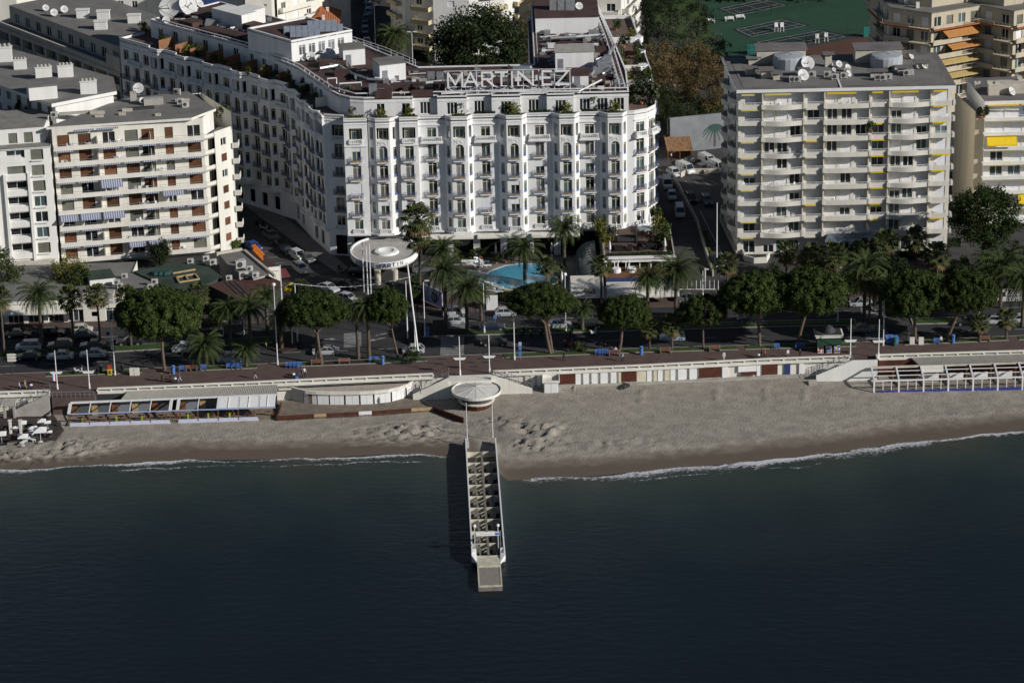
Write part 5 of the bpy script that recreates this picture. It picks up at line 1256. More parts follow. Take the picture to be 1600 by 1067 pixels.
# restaurant pavilion with roof terrace
PV=TH('restaurant_pavilion','white two-level restaurant pavilion with roof terrace and awnings right of the pool','pavilion',(23,28,0))
TZ_=5.1; tp=[(16.6,43.5),(25.4,43.4),(29.3,41),(29.3,27.6),(16.9,27.0)]
b=MB(); b.prism(tp,4.7,TZ_); BM('terrace_floor',b,mat('brown_terrace_tile',(.13,.085,.068),.9,.14,.8),PV)
b=MB(); b.box(16.7,29.5,26.6,27.0,4.2,5.25); b.box(16.5,29.7,26.3,26.62,4.9,5.3); BM('front_parapet',b,STU,PV)
b=MB(); b.obox((16.55,43.4),(16.75,27.),.25,0,5.9); b.obox((29.45,27),(29.45,41),.25,0,5.6); BM('side_wall',b,CON,PV)
b=MB(); b.box(16.85,29.2,30.5,42,.1,4.69); BM('interior',b,DRK,PV)
b=MB(); b.box(16.9,29.3,20.5,30.5,2.55,2.75); BM('dining_floor',b,WOO,PV)
for i in range(7): BP('post',box_me('pvp',-.09,.09,-.09,.09,0,1.5,WHT),PV,(17.2+2*i,27.2,2.75))
for u in (18.6,20.6):
    s=MB(); 
    for x_ in (0,1.15): s.box(x_,x_+.1,-.05,.05,0,2.1)
    s.box(.1,1.15,-.05,.05,0,.1); s.box(.1,1.15,-.05,.05,2.0,2.1); BP('folding_window',cached('fw',lambda: s.mesh('folding_window',WHT)),PV,(u,26.2,2.75),-1.0)
b=MB(); b.prism([(16.9,20.6),(29.6,20.8),(29.6,17.2),(16.9,17.0)],2.5,2.75); b.quad((16.9,17.,2.75),(16.9,15.2,1.9),(29.6,15.4,1.9),(29.6,17.2,2.75)); b.quad((16.9,15.2,1.9),(16.9,15.2,1.6),(29.6,15.4,1.6),(29.6,15.4,1.9)); b.quad((16.9,17.,2.6),(29.6,17.2,2.6),(29.6,15.5,1.85),(16.9,15.3,1.85))
BM('front_awning',b,CNV,PV)
b=MB(); b.box(16.9,29.5,20.6,20.85,2.75,3.4); BM('planter_rail',b,BLD,PV)
b=MB(); b.box(16.8,29.5,18.9,19.2,0,.6); b.box(16.8,29.5,18.9,19.1,2.1,2.5)
BM('shop_front',b,WHT,PV)
for i in range(6): put_window(PV,(17,19),(29.5,19),1.1+2.05*i,.6,1.95,1.5,'shop_window',fr=FRW,g=GLS,dep=0,mul=1,transom=False)
BP('corner_pillar',box_me('cpi',-.45,.45,-.45,.45,0,2.5,WHT),PV,(29.3,18.8,0)); BP('corner_pillar',box_me('cpi',-.45,.45,-.45,.45,0,2.5,WHT),PV,(17.1,18.8,0))
b=MB(); b.box(17.5,29,19.3,26,.1,2.5); BM('ground_interior',b,DRK,PV)
hedge('terrace_hedge',[(17.1,27.5),(29.,28)],.5,.5,'row of small dark shrubs along the front of the pavilion terrace',DARKT,z=5.1)
# rounded canvas awning with the small sign
RA_=TH('rounded_awning','cream rounded canvas awning with a small dark sign plate beside the pavilion','awning',(13.6,18,0)); b=MB()
prof=[(22.8,3.25),(18.5,3.2),(17.2,3.05),(16.2,2.6),(15.6,1.9)]
for (y0,z0),(y1,z1) in zip(prof,prof[1:]): b.quad((10.6,y0,z0),(10.6,y1,z1),(16.4,y1,z1),(16.4,y0,z0))
b.add([(10.6,y,z) for y,z in prof]+[(10.4,22.8,1.7),(10.4,15.7,1.7)],[(0,1,2,3,4,6,5)]); b.quad((10.6,15.6,1.9),(10.6,15.58,1.6),(16.4,15.58,1.6),(16.4,15.6,1.9)); b.quad((10.6,22.8,3.15),(16.4,22.8,3.15),(16.4,16.5,2.5),(10.6,16.5,2.5))
OB('canvas',b.mesh('canvas',CNV,RA_.location),RA_)
b=MB()
for x_,y_ in ((10.7,15.9),(16.3,15.9),(10.7,22.6),(16.3,22.6)): b.box(x_-.06,x_+.06,y_-.06,y_+.06,0,1.9 if y_<20 else 3.1)
OB('posts',b.mesh('posts',GRM,RA_.location),RA_,kind='stuff')
b=MB(); b.box(-.95,.95,-.05,0,0,.75,0); r=random.Random(4)
for i in range(7): b.box(-.75+.22*i,-.62+.22*i,-.07,-.05,.12,.62,1)
OB('sign_plate',b.mesh('sign_plate',[mat('sign_dark',(.09,.075,.06)),mat('sign_tan',(.42,.38,.28))]),RA_,(.3,-2.0,2.35),rot=(R(-32),0,0))
# glazed vault walkway
GV=TH('glazed_passage','curved green-glass roofed passage with metal ribs between hotel and pavilion','glazed passage',(14.2,32,0)); b=MB(); rb=MB()
for i in range(12):
    y0=23.5+i*1.45
    arc_=[(12.0+.12*(y0-23)*-.02+3.6*(1-math.cos(t)),.6+2.9*math.sin(t)) for t in [R(90)*k/6 for k in range(7)]]
    for (xa,za),(xb,zb) in zip(arc_,arc_[1:]): b.quad((xa,y0+1.45,za),(xa,y0,za),(xb,y0,zb),(xb,y0+1.45,zb))
    for (xa,za),(xb,zb) in zip(arc_,arc_[1:]): rb.beam((xa,y0,za),(xb,y0,zb),.1)
rb.beam((12,23.5,.6),(12,41,.6),.12); rb.beam((13.1,23.5,2.6),(13.1,41,2.6),.07)
OB('glass',b.mesh('glass',GLR,GV.location),GV); OB('ribs',rb.mesh('ribs',GRM,GV.location),GV,kind='stuff')
# ---------------- low restaurants on the left
LR=TH('low_restaurants','one-storey restaurant row with pale awning and dark shop openings, left end of the seafront','restaurant',(-78,20,0))
f0,f1=(-100,12.6),(-68.2,13.6)
b=MB(); hs=[(u,u+2.7,.1,2.4,.6) for u in [1.4+3.5*k for k in range(7)]]+[(26.5,27.6,1.,1.9,.2),(29.,31.4,.1,2.5,.3)]
wall(b,f0,f1,0,3.9,hs); wall(b,f1,(-67.6,34),0,3.9); b.prism([f0,f1,(-67.6,34),(-100,33)],3.6,3.7,1); b.obox(f0,f1,.3,3.9,4.15,0); BM('wall',b,[CRM,ROG],LR)
for h_ in hs[:7]: put_window(LR,f0,f1,(h_[0]+h_[1])/2,.1,2.7,2.3,'shop_window',fr=FRW,g=GLS,dep=.5,mul=2,transom=False)
put_window(LR,f0,f1,30.2,.1,2.4,2.4,'shop_door',fr=FRW,g=GLS,dep=.2)
awning(LR,(-99.5,12.5),(-77.6,13.2),3.5,1.9,.9,CNV)
for px,py,w_,d_,h_,z in ((128,470,2,1.6,1.3,3.7),(150,482,2.2,1,1.,3.7),(165,470,3,3,1.6,3.7)): s=MB(); s.box(-w_/2,w_/2,-d_/2,d_/2,0,h_); BP('roof_box',s.mesh('roof_box',CON),LR,at(px,py,z))
s=MB(); s.box(-1.6,1.6,-.06,.06,0,.9,0)
for i in range(9): s.box(-1.35+.3*i,-1.2+.3*i,-.1,-.06,.22,.68,1)
BP('shop_sign',s.mesh('shop_sign',[CRM,WOO]),LR,(-70,13.4,4.2))
def lowroof(label,poly,h,m,roofm,z0=0,cat='building',name='restaurant_annexe',slope=0):
    q=[xy(px,py,h) for px,py in poly]; c=sum((Vector((*p,0)) for p in q),Vector())/len(q); o=TH(name,label,cat,c); n_=len(q)
    if sum(q[i][0]*q[(i+1)%n_][1]-q[(i+1)%n_][0]*q[i][1] for i in range(n_))<0: q=q[::-1]
    b=MB(); b.prism(q,z0,h-.15); OB('wall',b.mesh('wall',m,c),o); b=MB(); cc=Vector((c.x,c.y)); q2=[tuple(cc+(Vector(p)-cc)*1.03) for p in q]; b.prism(q2,h-.14,h); OB('roof',b.mesh('roof',roofm,c),o); return o
o=lowroof('dark green pitched shed roof with white gable beside the left palms',[(133,424),(172,420),(180,433),(140,437)],5.,STU2,ROGN)
o=lowroof('flat green felt roof cluttered with timber frames in front of the cream block',[(210,424),(262,414),(313,408),(345,432),(320,445),(282,452),(262,448)],4.3,DGR,ROGN)
for a_,c_ in (((276,433),(305,428)),((280,441),(311,436)),((276,433),(280,441)),((305,428),(311,436)),((290,431),(295,439)),((270,427),(305,421))):
    b=MB(); b.beam(at(*a_,4.5)-o.location,at(*c_,4.5)-o.location,.3,.25); OB('timber_beam',b.mesh('timber_beam',WOL),o)
b=MB()
for k in range(6): b.blob(at(243+4*k,428-(k%2)*2,4.5)-o.location,.8,0,7,.7)
OB('tarpaulin',b.mesh('tarpaulin',mat('green_tarp',(.02,.07,.07),.6,.2,2.)),None,o.location,0,'crumpled green and blue tarpaulin lying on the flat green roof',None,'tarpaulin')
for px,py in ((298,412),(242,444),(236,452)): BP('air_conditioner',cached('ac',acunit_me),o,at(px,py,4.3),.2,sc=1.15)
o=lowroof('grey flat annexe roof with vents between the green roofs',[(180,432),(214,425),(258,446),(248,466),(205,458),(185,446)],4.0,DGR,ROG)
for px,py in ((183,445),(195,435),(188,450)): BP('air_conditioner',cached('ac',acunit_me),o,at(px,py,4.),.2,sc=1.1)
o=lowroof('dark grey flat roof with air conditioners left of the street corner',[(342,396),(385,390),(418,428),(396,434),(362,420)],4.5,CON,ROG)
for px,py,s_ in ((376,420,1.9),(390,424,1.2),(399,434,1.2),(378,412,1.1),(322,408,1.2),(333,414,1.3)): BP('air_conditioner',cached('ac',acunit_me),o,at(px,py,4.5),.4,sc=s_)
b=MB(); b.beam(at(338,397,4.6)-o.location,at(378,390,4.6)-o.location,.5,.6); b.beam(at(382,392,4.6)-o.location,at(430,432,4.6)-o.location,.4,.5); OB('parapet',b.mesh('parapet',CONL),o)
o=lowroof('red-brown sheet roof with narrow dark seams above the corner terrace',[(328,446),(352,438),(392,433),(415,430),(442,442),(425,460),(385,467),(372,468)],4.,DGR,RORD,name='corner_restaurant')  # dark wall block stands in for the open shade under the roof
b=MB(); 
for k in (0,1,2): b.beam(at(352+k*8,440,4.05)-o.location,at(375+k*8,462,4.05)-o.location,.4,.08)
OB('roof_seams',b.mesh('roof_seams',DGR),o,kind='stuff')
for px,py,s_ in ((358,438,1.1),(381,436,1.7),(400,433,1.2)): BP('air_conditioner',cached('ac',acunit_me),o,at(px,py,4.),.3,sc=s_)
o=lowroof('long narrow red-brown roof carrying orange sign letters along the side street',[(386,392),(402,390),(438,419),(420,421)],4.2,CRM,ROR,name='street_front_restaurant')
b=MB(); z_=4.2
for k in range(8):
    p=at(397+k*1.9,393+k*1.9,z_)-o.location; hgt=1.3; b.box(p.x-.12,p.x+.12,p.y-.1,p.y+.1,.0+z_,z_+hgt+.3*(k%2)); b.box(p.x-.4,p.x+.4,p.y-.08,p.y+.08,z_+hgt-.3,z_+hgt-.05)
OB('orange_sign',b.mesh('orange_sign',mat('orange_sign',(.75,.22,.03),.5)),o,kind=None)
awning(o,xy(424,424,3.),xy(446,420,3.),3.1,2.2,.7,mat('dark_red_canvas',(.14,.035,.04),.8))
b=MB(); b.beam(at(419,421,4.3)-o.location,at(438,419,4.3)-o.location,.3,.7); OB('fascia',b.mesh('fascia',STU2),o)
# mural wall, sheds at the back of the right lane
MW=TH('mural_wall','grey boundary wall painted with a big palm tree behind the right parking yard','wall',(39,97,0)); a,c=xy(1052,246),xy(1142,262)
a,c=(33.,103.2),(46.5,106.6); d,n_,L=frame2(a,c)
b=MB(); b.obox(a,c,.4,0,7.4); OB('wall',b.mesh('wall',mat('mural_grey_paint',(.25,.255,.27),.9,.2,.22,c2=(.16,.18,.195)),MW.location),MW)
b=MB(); b.box(L*.66,L*.70,-.02,-.004,.5,4.5,1); r=random.Random(5); cx_,cz_=L*.68,4.7
for k in range(15):
    t=2*math.pi*k/15+.1; P=[Vector((cx_,0,cz_))]
    for j in range(1,6): s_=j/5; P.append(Vector((cx_+2.7*s_*math.cos(t),0,cz_+2.0*s_*math.sin(t)*(1-.15*s_)-1.5*s_*s_)))
    for j in range(5):
        p,q=P[j],P[j+1]; w0_=.22*(1-j/6); tt=(q-p).normalized(); e_=Vector((-tt.z,0,tt.x))*w0_; y_=-.025-.001*k
        b.add([(p.x-e_.x,y_,p.z-e_.z),(q.x-e_.x*.8,y_,q.z-e_.z*.8),(q.x+e_.x*.8,y_,q.z+e_.z*.8),(p.x+e_.x,y_,p.z+e_.z)],[(0,1,2,3)])
OB('painted_palm',b.mesh('painted_palm',[mat('mural_green',(.045,.10,.085),.9,.1,1.),mat('mural_trunk',(.15,.12,.10),.9)]),MW,Vector((a[0],a[1],0))-MW.location,math.atan2(d.y,d.x))
SH=TH('garden_shed','open wooden shed with weathered tile roof in front of the painted wall','shed',tuple(at(1061,248))[:2]+(0,),.05)
b=MB(); b.add([(-2.6,-1.9,2.3),(2.6,-1.9,2.3),(2.4,1.9,4.0),(-2.8,1.9,4.0),(-2.6,-1.9,2.15),(2.6,-1.9,2.15),(2.4,1.9,3.85),(-2.8,1.9,3.85)],[(0,1,2,3),(7,6,5,4),(0,4,5,1),(1,5,6,2),(2,6,7,3),(3,7,4,0)])
for i in range(13): b.beam((-2.5+.42*i,-1.9,2.34),(-2.7+.42*i,1.9,4.04),.1,.06)
OB('tiled_roof',b.mesh('tiled_roof',TILD),SH); 
for k in range(7): OB('plank',box_me('plk',-.04,.04,-.24,.24,0,2.5,WOO),SH,(2.35,-1.5+.5*k,0))
b=MB(); b.box(-2.5,2.4,1.6,1.7,0,3); OB('back_wall',b.mesh('back_wall',WOO),SH)
for x_ in (-2.4,0): OB('post',box_me('shp',-.07,.07,-.07,.07,0,2.2,WOO),SH,(x_,-1.7,0))
b=MB(); e=[xy(1064,278),xy(1074,272),xy(1130,271)]
for p,q in zip(e,e[1:]): b.obox(p,q,.3,0,1.)
OB('parking_wall',b.mesh('parking_wall',CONL),None,(0,0,0),0,'low pale wall around the upper parking deck behind the right lane',None,'wall')
b=MB(); e=[xy(1052,280),xy(1088,350),xy(1113,432)]
for p,q in zip(e,e[1:]): b.obox(p,q,.3,0,1.0)
OB('lane_wall',b.mesh('lane_wall',CON),None,(0,0,0),0,'long low wall dividing the lane from the right parking bays',None,'wall')
b=MB(); e=[xy(1127,332),xy(1124,345),xy(1150,400)]
for p,q in zip(e,e[1:]): b.obox(p,q,.3,0,.8)
OB('ramp_wall',b.mesh('ramp_wall',CON),None,(0,0,0),0,'low kerb wall along the foot of the shaded block flank',None,'wall')
# gate and fence by the pavilion
FN=TH('railing_fence','white tubular gate and fence right of the pavilion','fence',tuple(at(1080,455))[:2]+(0,)); b=MB()
for z_ in (.3,1.6): b.beam(at(1058,452,z_),at(1118,452,z_),.12); 
for k in range(9): p=at(1060+7*k,452); b.box(p.x-.05,p.x+.05,p.y-.05,p.y+.05,0,1.7)
b.box(*[at(1102,440).x-.1,at(1102,440).x+.1],at(1102,440).y-.1,at(1102,440).y+.1,0,2.6); 
OB('rails',b.mesh('rails',WHM,FN.location),FN,kind='stuff')
# ================================================================= BEACH FRONT
def ey(x): return interp(EDGE,x)
# parapet in four runs
for (x0,x1,lab) in ((-110,-76.5,'cream promenade parapet at the far left above the parasols'),(-68.6,-13.2,'cream promenade parapet between the left flagpoles and the jetty stairs'),(-3.2,56.4,'long cream promenade parapet right of the jetty stairs'),(61.3,110,'cream promenade parapet above the right beach club')):
    c=((x0+x1)/2,ey((x0+x1)/2),0); o=TH('promenade_parapet',lab,'parapet',c); n=int((x1-x0)/2.2)
    xs=[x0+(x1-x0)*i/n for i in range(n+1)]; P=[(x,ey(x)) for x in xs]
    b=MB(); t=MB()
    for p,q in zip(P,P[1:]): b.obox(p,q,.38,.46,.70,0,-.12); t.obox(p,q,.5,-.32,.14,0,-.16)
    OB('top_rail',b.mesh('top_rail',CRM,c),o); OB('edge_beam',t.mesh('edge_beam',CRM,c),o)
    for p in P: OB('parapet_post',box_me('ppo',-.14,.14,-.08,.2,.14,.46,CRM),o,(p[0]-c[0],p[1]-c[1],0))
b=MB()
P=[(x,ey(x)+.32) for x in [-400]+[-110+5*i for i in range(45)]+[400]]
for p,q in zip(P,P[1:]): b.obox(p,q,.3,-4.2,-.05)
OB('sea_wall',b.mesh('sea_wall',CRM),None,(0,0,0),0,'cream sea wall holding up the promenade above the beach',None,'wall')
# cabins on the right: doors and boards along the wall
CBN=TH('beach_cabins','long row of white cabin doors and dark red boards under the right promenade','beach cabins',(28,ey(28),0))
def panel(a,c,m,z0=-2.75,z1=-.36,out=.12,name='cabin_door'):
    c=a+(c-a)*(.74 if m is WHT and name=='cabin_door' else 1); xa,xb=at(a,590,-1.5).x,at(c,590,-1.5).x; w=xb-xa; x=(xa+xb)/2
    d,n_,_=frame2((x-1,ey(x-1)),(x+1,ey(x+1)))
    BP(name,box_me('cab',round(-w/2,2),round(w/2,2),-.06,.12,0,round(z1-z0,2),m),CBN,Vector((x,ey(x)+.2,z0))+n_*(out-.1),math.atan2(d.y,d.x))
CRY=mat('pale_yellow_board',(.66,.61,.46),.8,.08,.8)
for a,c in ((829,838),(838.5,847),(899,910),(911,923),(924,937),(938,953),(954,966),(1011,1021),(1028,1038.5),(1048,1058.5),(1060,1076),(1078,1093),(1130,1142),(1252,1262)): panel(a,c,WHT,out=.2)
for a,c in ((820,829),(847,856),(966.5,971),(1021.5,1027.5),(1039,1047.5),(995,1010)): panel(a,c,CRY,out=.12,name='cabin_board')
for a,c in ((873,898.5),(971,994.5),(1093.5,1128),(1193,1218)): panel(a,c,WOD,-2.3,out=.16,name='red_board'); panel(a,c,CON,-2.9,-2.3,.18,'concrete_plinth')
panel(1155,1184,WHT,-1.5,-.5,.3,'counter_shutter'); panel(1160,1184,WOD,-2.1,-1.55,.4,'counter_front'); panel(1229,1238,BLD,out=.15,name='blue_lattice'); panel(1185,1192,WHT)
b=MB(); x0,x1=at(796,600,-2.6).x,at(1300,590,-2.6).x
for i in range(20):
    xa,xb=x0+(x1-x0)*i/20,x0+(x1-x0)*(i+1)/20; b.obox((xa,ey(xa)-.9),(xb,ey(xb)-.9),1.,-3.3,-2.38)
OB('plinth',b.mesh('plinth',CON,CBN.location),CBN)
b=MB(); b.obox(xy(818,606,-2.6),xy(898,612,-2.6),.25,-3.2,-2.3); b.obox(xy(898,612,-2.6),(at(899,600,-2.5).x,ey(8)-.2),.25,-3.2,-2.3); OB('low_wall',b.mesh('low_wall',CON),None,(0,0,0),0,'low concrete wall around the white hut on the beach',None,'wall')
HT=TH('beach_hut','small white flat-topped hut beside the jetty stairs','beach hut',tuple(at(861,612,-2.75))[:2]+(-2.95,))
b=MB(); b.box(-1.2,1.2,-.9,.9,0,2.2); OB('wall',b.mesh('wall',WHT),HT)
for s in (-1,1): OB('door',box_me('htd',-.52,.52,-.05,0,0,1.9,WHT),HT,(s*.56,-.92,.12))
b=MB(); b.box(-1.45,1.45,-1.15,1.15,2.2,2.42); b.box(-1.45,-1.3,-1.15,1.15,2.42,3.); b.box(1.3,1.45,-1.15,1.15,2.42,3.); b.box(-1.3,1.3,-1.15,-1.0,2.42,2.62); b.box(-1.3,1.3,1.,1.15,2.42,3.); OB('roof_tray',b.mesh('roof_tray',CRM),HT)
OB('seaweed_heap',None,None,tuple(at(977,605,-2.8)),0,None) if False else None
b=MB(); r=random.Random(9)
for k in range(16): b.blob((r.gauss(0,.5),r.gauss(0,.7),r.uniform(0,.5)),r.uniform(.25,.55),0,6,.7)
OB('debris_heap',b.mesh('debris_heap',DGR),None,tuple(at(977,606,-2.7)),0,'dark heap of wrack on the sand below the cabins',None,'debris')
b=MB()
for k in range(4): b.box(-.7,.7,-.6+.3*k,-.3+.3*k,-.2,.12*(k+1))
OB('wooden_steps',b.mesh('wooden_steps',CON),None,tuple(at(1270,599,-2.7)),0,'small grey steps on the sand near the right stair wall',None,'steps')
# central stairs down to the jetty
def stairs(label,pts_wall,x_hi,x_lo,y0,dep,z0,m=CRM):
    o=TH('beach_stairs',label,'stairs',((x_hi+x_lo)/2,y0,z0)); N=12; 
    for k in range(N):
        xa=x_hi+(x_lo-x_hi)*k/N; xb=x_hi+(x_lo-x_hi)*(k+1)/N; zt=.1-( .1-z0)*(k+1)/N; b=MB(); b.box(min(xa,xb),max(xa,xb),y0+.25,y0+dep,z0-.4,zt); OB('step',b.mesh('step',CON,o.location),o)
    b=MB(); x0,x1=x_hi,x_lo; b.add([(x0,y0,z0-.5),(x1,y0,z0-.5),(x1,y0,z0+.9),(x0,y0,.85),(x0,y0+.25,z0-.5),(x1,y0+.25,z0-.5),(x1,y0+.25,z0+.9),(x0,y0+.25,.85)],[(0,1,2,3) if x1>x0 else (3,2,1,0),(7,6,5,4) if x1>x0 else (4,5,6,7),(3,2,6,7) if x1>x0 else (7,6,2,3),(1,5,6,2) if x1>x0 else (2,6,5,1),(0,3,7,4)]); OB('sloped_wall',b.mesh('sloped_wall',m,o.location),o)
    r_=MB()
    for dy in (.1,dep):
        r_.beam((x0,y0+dy,.95),(x1,y0+dy,z0+1.75),.06,.06); r_.beam((x0,y0+dy,.55),(x1,y0+dy,z0+1.35),.05,.05)
        for k in range(7): t=k/6; z_=.85+(z0+.9-.85)*t; r_.beam((x0+(x1-x0)*t,y0+dy,z_-.2),(x0+(x1-x0)*t,y0+dy,z_+.85),.06)
    OB('handrail',r_.mesh('handrail',GRM,o.location),o,kind='stuff'); return o
stairs('left flight of the cream stairs descending from the flagpoles beside the round kiosk',None,-10.6,-16.6,-18.5,2.3,-2.9)
stairs('right flight of the cream stairs descending behind the round kiosk',None,-3.6,3.2,-17.9,2.,-2.6)
stairs('white stairs at the left beach club below the far left flagpoles',None,-76.3,-82.5,-21.8,1.9,-3.0,CON)
o=stairs('big white stair wall right of the cabins below the right flagpoles',None,56.6,50.6,-14.8,2.,-2.6,STU2)
b=MB(); b.box(56.6,61,-14.8,-14.5,-3.2,.8); b.box(60.8,61,-14.8,-12.,-3.2,.8); OB('landing_wall',b.mesh('landing_wall',STU2,o.location),o)
JP=OB('landing',box_me('jl',-3.6,3.6,-1.6,1.2,-3.3,.1,CRM),None,(-7.1,-16.7,0),0,'cream stair landing under the two central flagpoles',None,'landing')
b=MB(); b.box(-75.9,-68.8,-21.4,-18.6,-3.2,-.1); OB('landing',b.mesh('landing',PAVR),None,(0,0,0),0,'red paved landing with railing under the left flagpoles',None,'landing')
b=MB()
for k in range(10): b.box(-75.8+.76*k,-75.74+.76*k,-21.36,-21.3,-.1,.95)
b.box(-75.8,-68.9,-21.36,-21.3,.9,.96); b.box(-75.8,-68.9,-21.36,-21.3,.4,.44); OB('landing_railing',b.mesh('landing_railing',GRM),None,(0,0,0),0,'thin metal railing on the left landing',None,'railing')
# round kiosk
KP=at(745,633,-3.05); KS=TH('round_kiosk','round beach kiosk with wide shallow saucer roof at the root of the jetty','kiosk',(KP.x,KP.y,-3.2))
b=MB(); b.lathe([(2.5,0),(2.7,1.0),(2.75,1.0)],12); OB('base',b.mesh('base',WOD),KS)
b=MB(); b.lathe([(2.9,1.0),(3.05,1.25),(2.8,1.3)],24); OB('counter',b.mesh('counter',CRM),KS)
b=MB(); b.lathe([(2.6,1.3),(2.7,1.9)],24); OB('window_band',b.mesh('window_band',GLC),KS)
b=MB(); b.lathe([(2.7,1.9),(3.3,2.2),(3.9,2.5)],32); OB('soffit',b.mesh('soffit',CRM),KS)
b=MB(); b.lathe([(3.9,2.5),(4.1,2.55),(4.12,3.02),(3.98,3.03),(3.95,2.6)],40); OB('roof_rim',b.mesh('roof_rim',CRM),KS)
RS=mat('saucer_roof_paint',(.66,.64,.61),.8,.08,.6)
for k in range(12):
    t0_,t1_=2*math.pi*k/12,2*math.pi*(k+1)/12; b=MB(); m_=(t0_+t1_)/2
    pts=[(.0,.0,3.5)]+[(3.92*math.cos(t0_+(t1_-t0_)*j/3),3.92*math.sin(t0_+(t1_-t0_)*j/3),2.83) for j in range(4)]; b.add(pts,[(0,1,2,3,4)]); b.beam((0,0,3.51),pts[1],.09,.05); OB('roof_segment',b.mesh('roof_segment',RS),KS)
b=MB(); b.tube([(0,0,3.4),(0,0,4.9)],.035,5); OB('finial',b.mesh('finial',WHM),KS)
# curved white pavilion
CV=TH('curved_beach_pavilion','long cream pavilion with curved front of white panels and flat stone roof','pavilion',(-27,-17.8,-3.1))
fc=[xy(px,py,-.75) for px,py in ((436,602),(462,607.5),(477,611.2),(494,612.6),(515,613.2),(540,613.2),(562,613),(585,611.8),(606,609.6),(624,605.6),(638,600.8),(647,595),(650,590))]
b=MB(); b.prism(fc+[(fc[-1][0],ey(fc[-1][0])-.2),(fc[0][0],ey(fc[0][0])-.2)],-1.0,-.75,0,1); 
for p,q in zip(fc,fc[1:]): b.obox(p,q,.35,-1.15,-.6,0,-.1)
BM('roof',b,[CRM,mat('pavilion_roof_stone',(.40,.35,.30),.9,.1,.5)],CV)
b=MB()
for k in range(14): x=fc[2][0]+(fc[-2][0]-fc[2][0])*k/13; b.box(x-.03,x+.03,-19.2+.0,ey(x)-.3,-.75,-.735)
BM('roof_joints',b,CONL,CV,kind='stuff')
def fpt(px):
    for (p,q) in zip(fc,fc[1:]):
        X=at(px,613,-1.2).x
        if p[0]<=X<=q[0]: return ln(p,q,(X-p[0])/(q[0]-p[0]))
    return fc[-1]
brk=[(494,513,'w'),(514,531,'w'),(533,535,'d')]
for a,c,m in ((449,473,CRM),(474,481,WHT),(481.5,486,TILD),(487,494,WHT),(496,513.5,WHT),(515.5,537.5,WHT),(540,561,WHT),(563.5,583,WHT),(585.5,610.5,WHT),(613,633.5,WHT),(636,646.5,WHT)):
    p,q=fpt(a),fpt(c); d,n_,L=frame2(p,q); s=MB(); npl=max(1,round(L/.9))
    for j in range(npl): s.box(L*j/npl+.015,L*(j+1)/npl-.015,0,.08,0,2.05)
    BP('white_panel' if m is WHT else 'panel',s.mesh('white_panel',m),CV,Vector((p[0],p[1],-3.2))-n_*.14,math.atan2(d.y,d.x))
b=MB()
for p,q in zip(fc[2:],fc[3:]): b.obox(p,q,.2,-3.4,-1.1,0,.4)
BM('back_wall',b,WOD,CV)
for a in (651,660):
    p=xy(a,607,-2.2); BP('changing_cubicle',box_me('chc',-.45,.45,-.1,.6,0,2.4,WHT),CV,(p[0],p[1],-3.3))
TRW=TH('terrace_wall','low beach terrace wall of dark red boards with white and tan gates','wall',(-26,-24,-3.1)); q=[xy(434,657,-3.25),xy(491,654,-3.25),xy(510,653,-3.25),xy(561,650.5,-3.25),xy(581,649.5,-3.25),xy(643,645,-3.25),xy(676,643,-3.25)]
for i,(a,c) in enumerate(zip(q,q[1:])):
    m=[WOD,WOL,WOD,WHT,WOD,WOL][i]; s=MB(); s.obox(a,c,.2,-3.6,-2.5 if m is not WHT else -2.45); BP('wall_board',s.mesh('wall_board',m,(a[0],a[1],0)),TRW,(a[0],a[1],0))
a,c=q[-1],xy(724,661,-3.3); s=MB(); s.obox(a,c,.2,-3.9,-2.4); BP('wall_board',s.mesh('wall_board',WOD,(a[0],a[1],0)),TRW,(a[0],a[1],0))
b=MB(); b.obox(q[0],(q[0][0]+.3,-19.5),.2,-3.5,-2.5); BM('side_board',b,WOD,TRW)
b=MB(); b.prism([q[0],q[1],q[2],q[3],q[4],q[5],q[6],(-14.5,-20),(-16.4,-16.9),(-39,-16.8)],-3.5,-2.98); ST('beach_terrace',b.mesh('beach_terrace',mat('sandy_terrace',(.215,.18,.145),.95,.16,.7)))
# ---------------- right beach club
def corrug(name,B,p0,p1,q1,q0,z0,z1,n,m=CNV):
    'ribbed sheet: p side low (front), q side high (back)'
    b=MB()
    for i in range(n):
        for j,(t,h) in enumerate(((0,0),(.5,.10))):
            ta,tb=(i+t)/n,(i+t+.5)/n; a,c=ln(p0,p1,ta),ln(p0,p1,tb); e,f=ln(q0,q1,ta),ln(q0,q1,tb)
            b.quad((a[0],a[1],z0+h),(c[0],c[1],z0+h),(f[0],f[1],z1+h),(e[0],e[1],z1+h))
            b.quad((a[0],a[1],z0+.1),(a[0],a[1],z0),(e[0],e[1],z1),(e[0],e[1],z1+.1))
    return BM(name,b,m,B)
RC=TH('beach_club','beach club with white pergola frames, blue base and ribbed roof at the right edge','beach club',(76,-17,-3.1))
xs=[59.7,63.8,67.9,72.0,76.1,80.2,84.3,88.4,92.5,96.6,100.7]; yf=lambda x:-19.4+.012*(x-60); yb=lambda x:-14.9+.03*(x-60)
b=MB(); b.prism([(59.8,yf(60)),(101,yf(101)),(101,ey(101)-.2),(59.8,ey(60)-.4)],-3.6,-3.0); BM('deck',b,mat('club_deck',(.30,.25,.20),.9,.15,.7),RC)
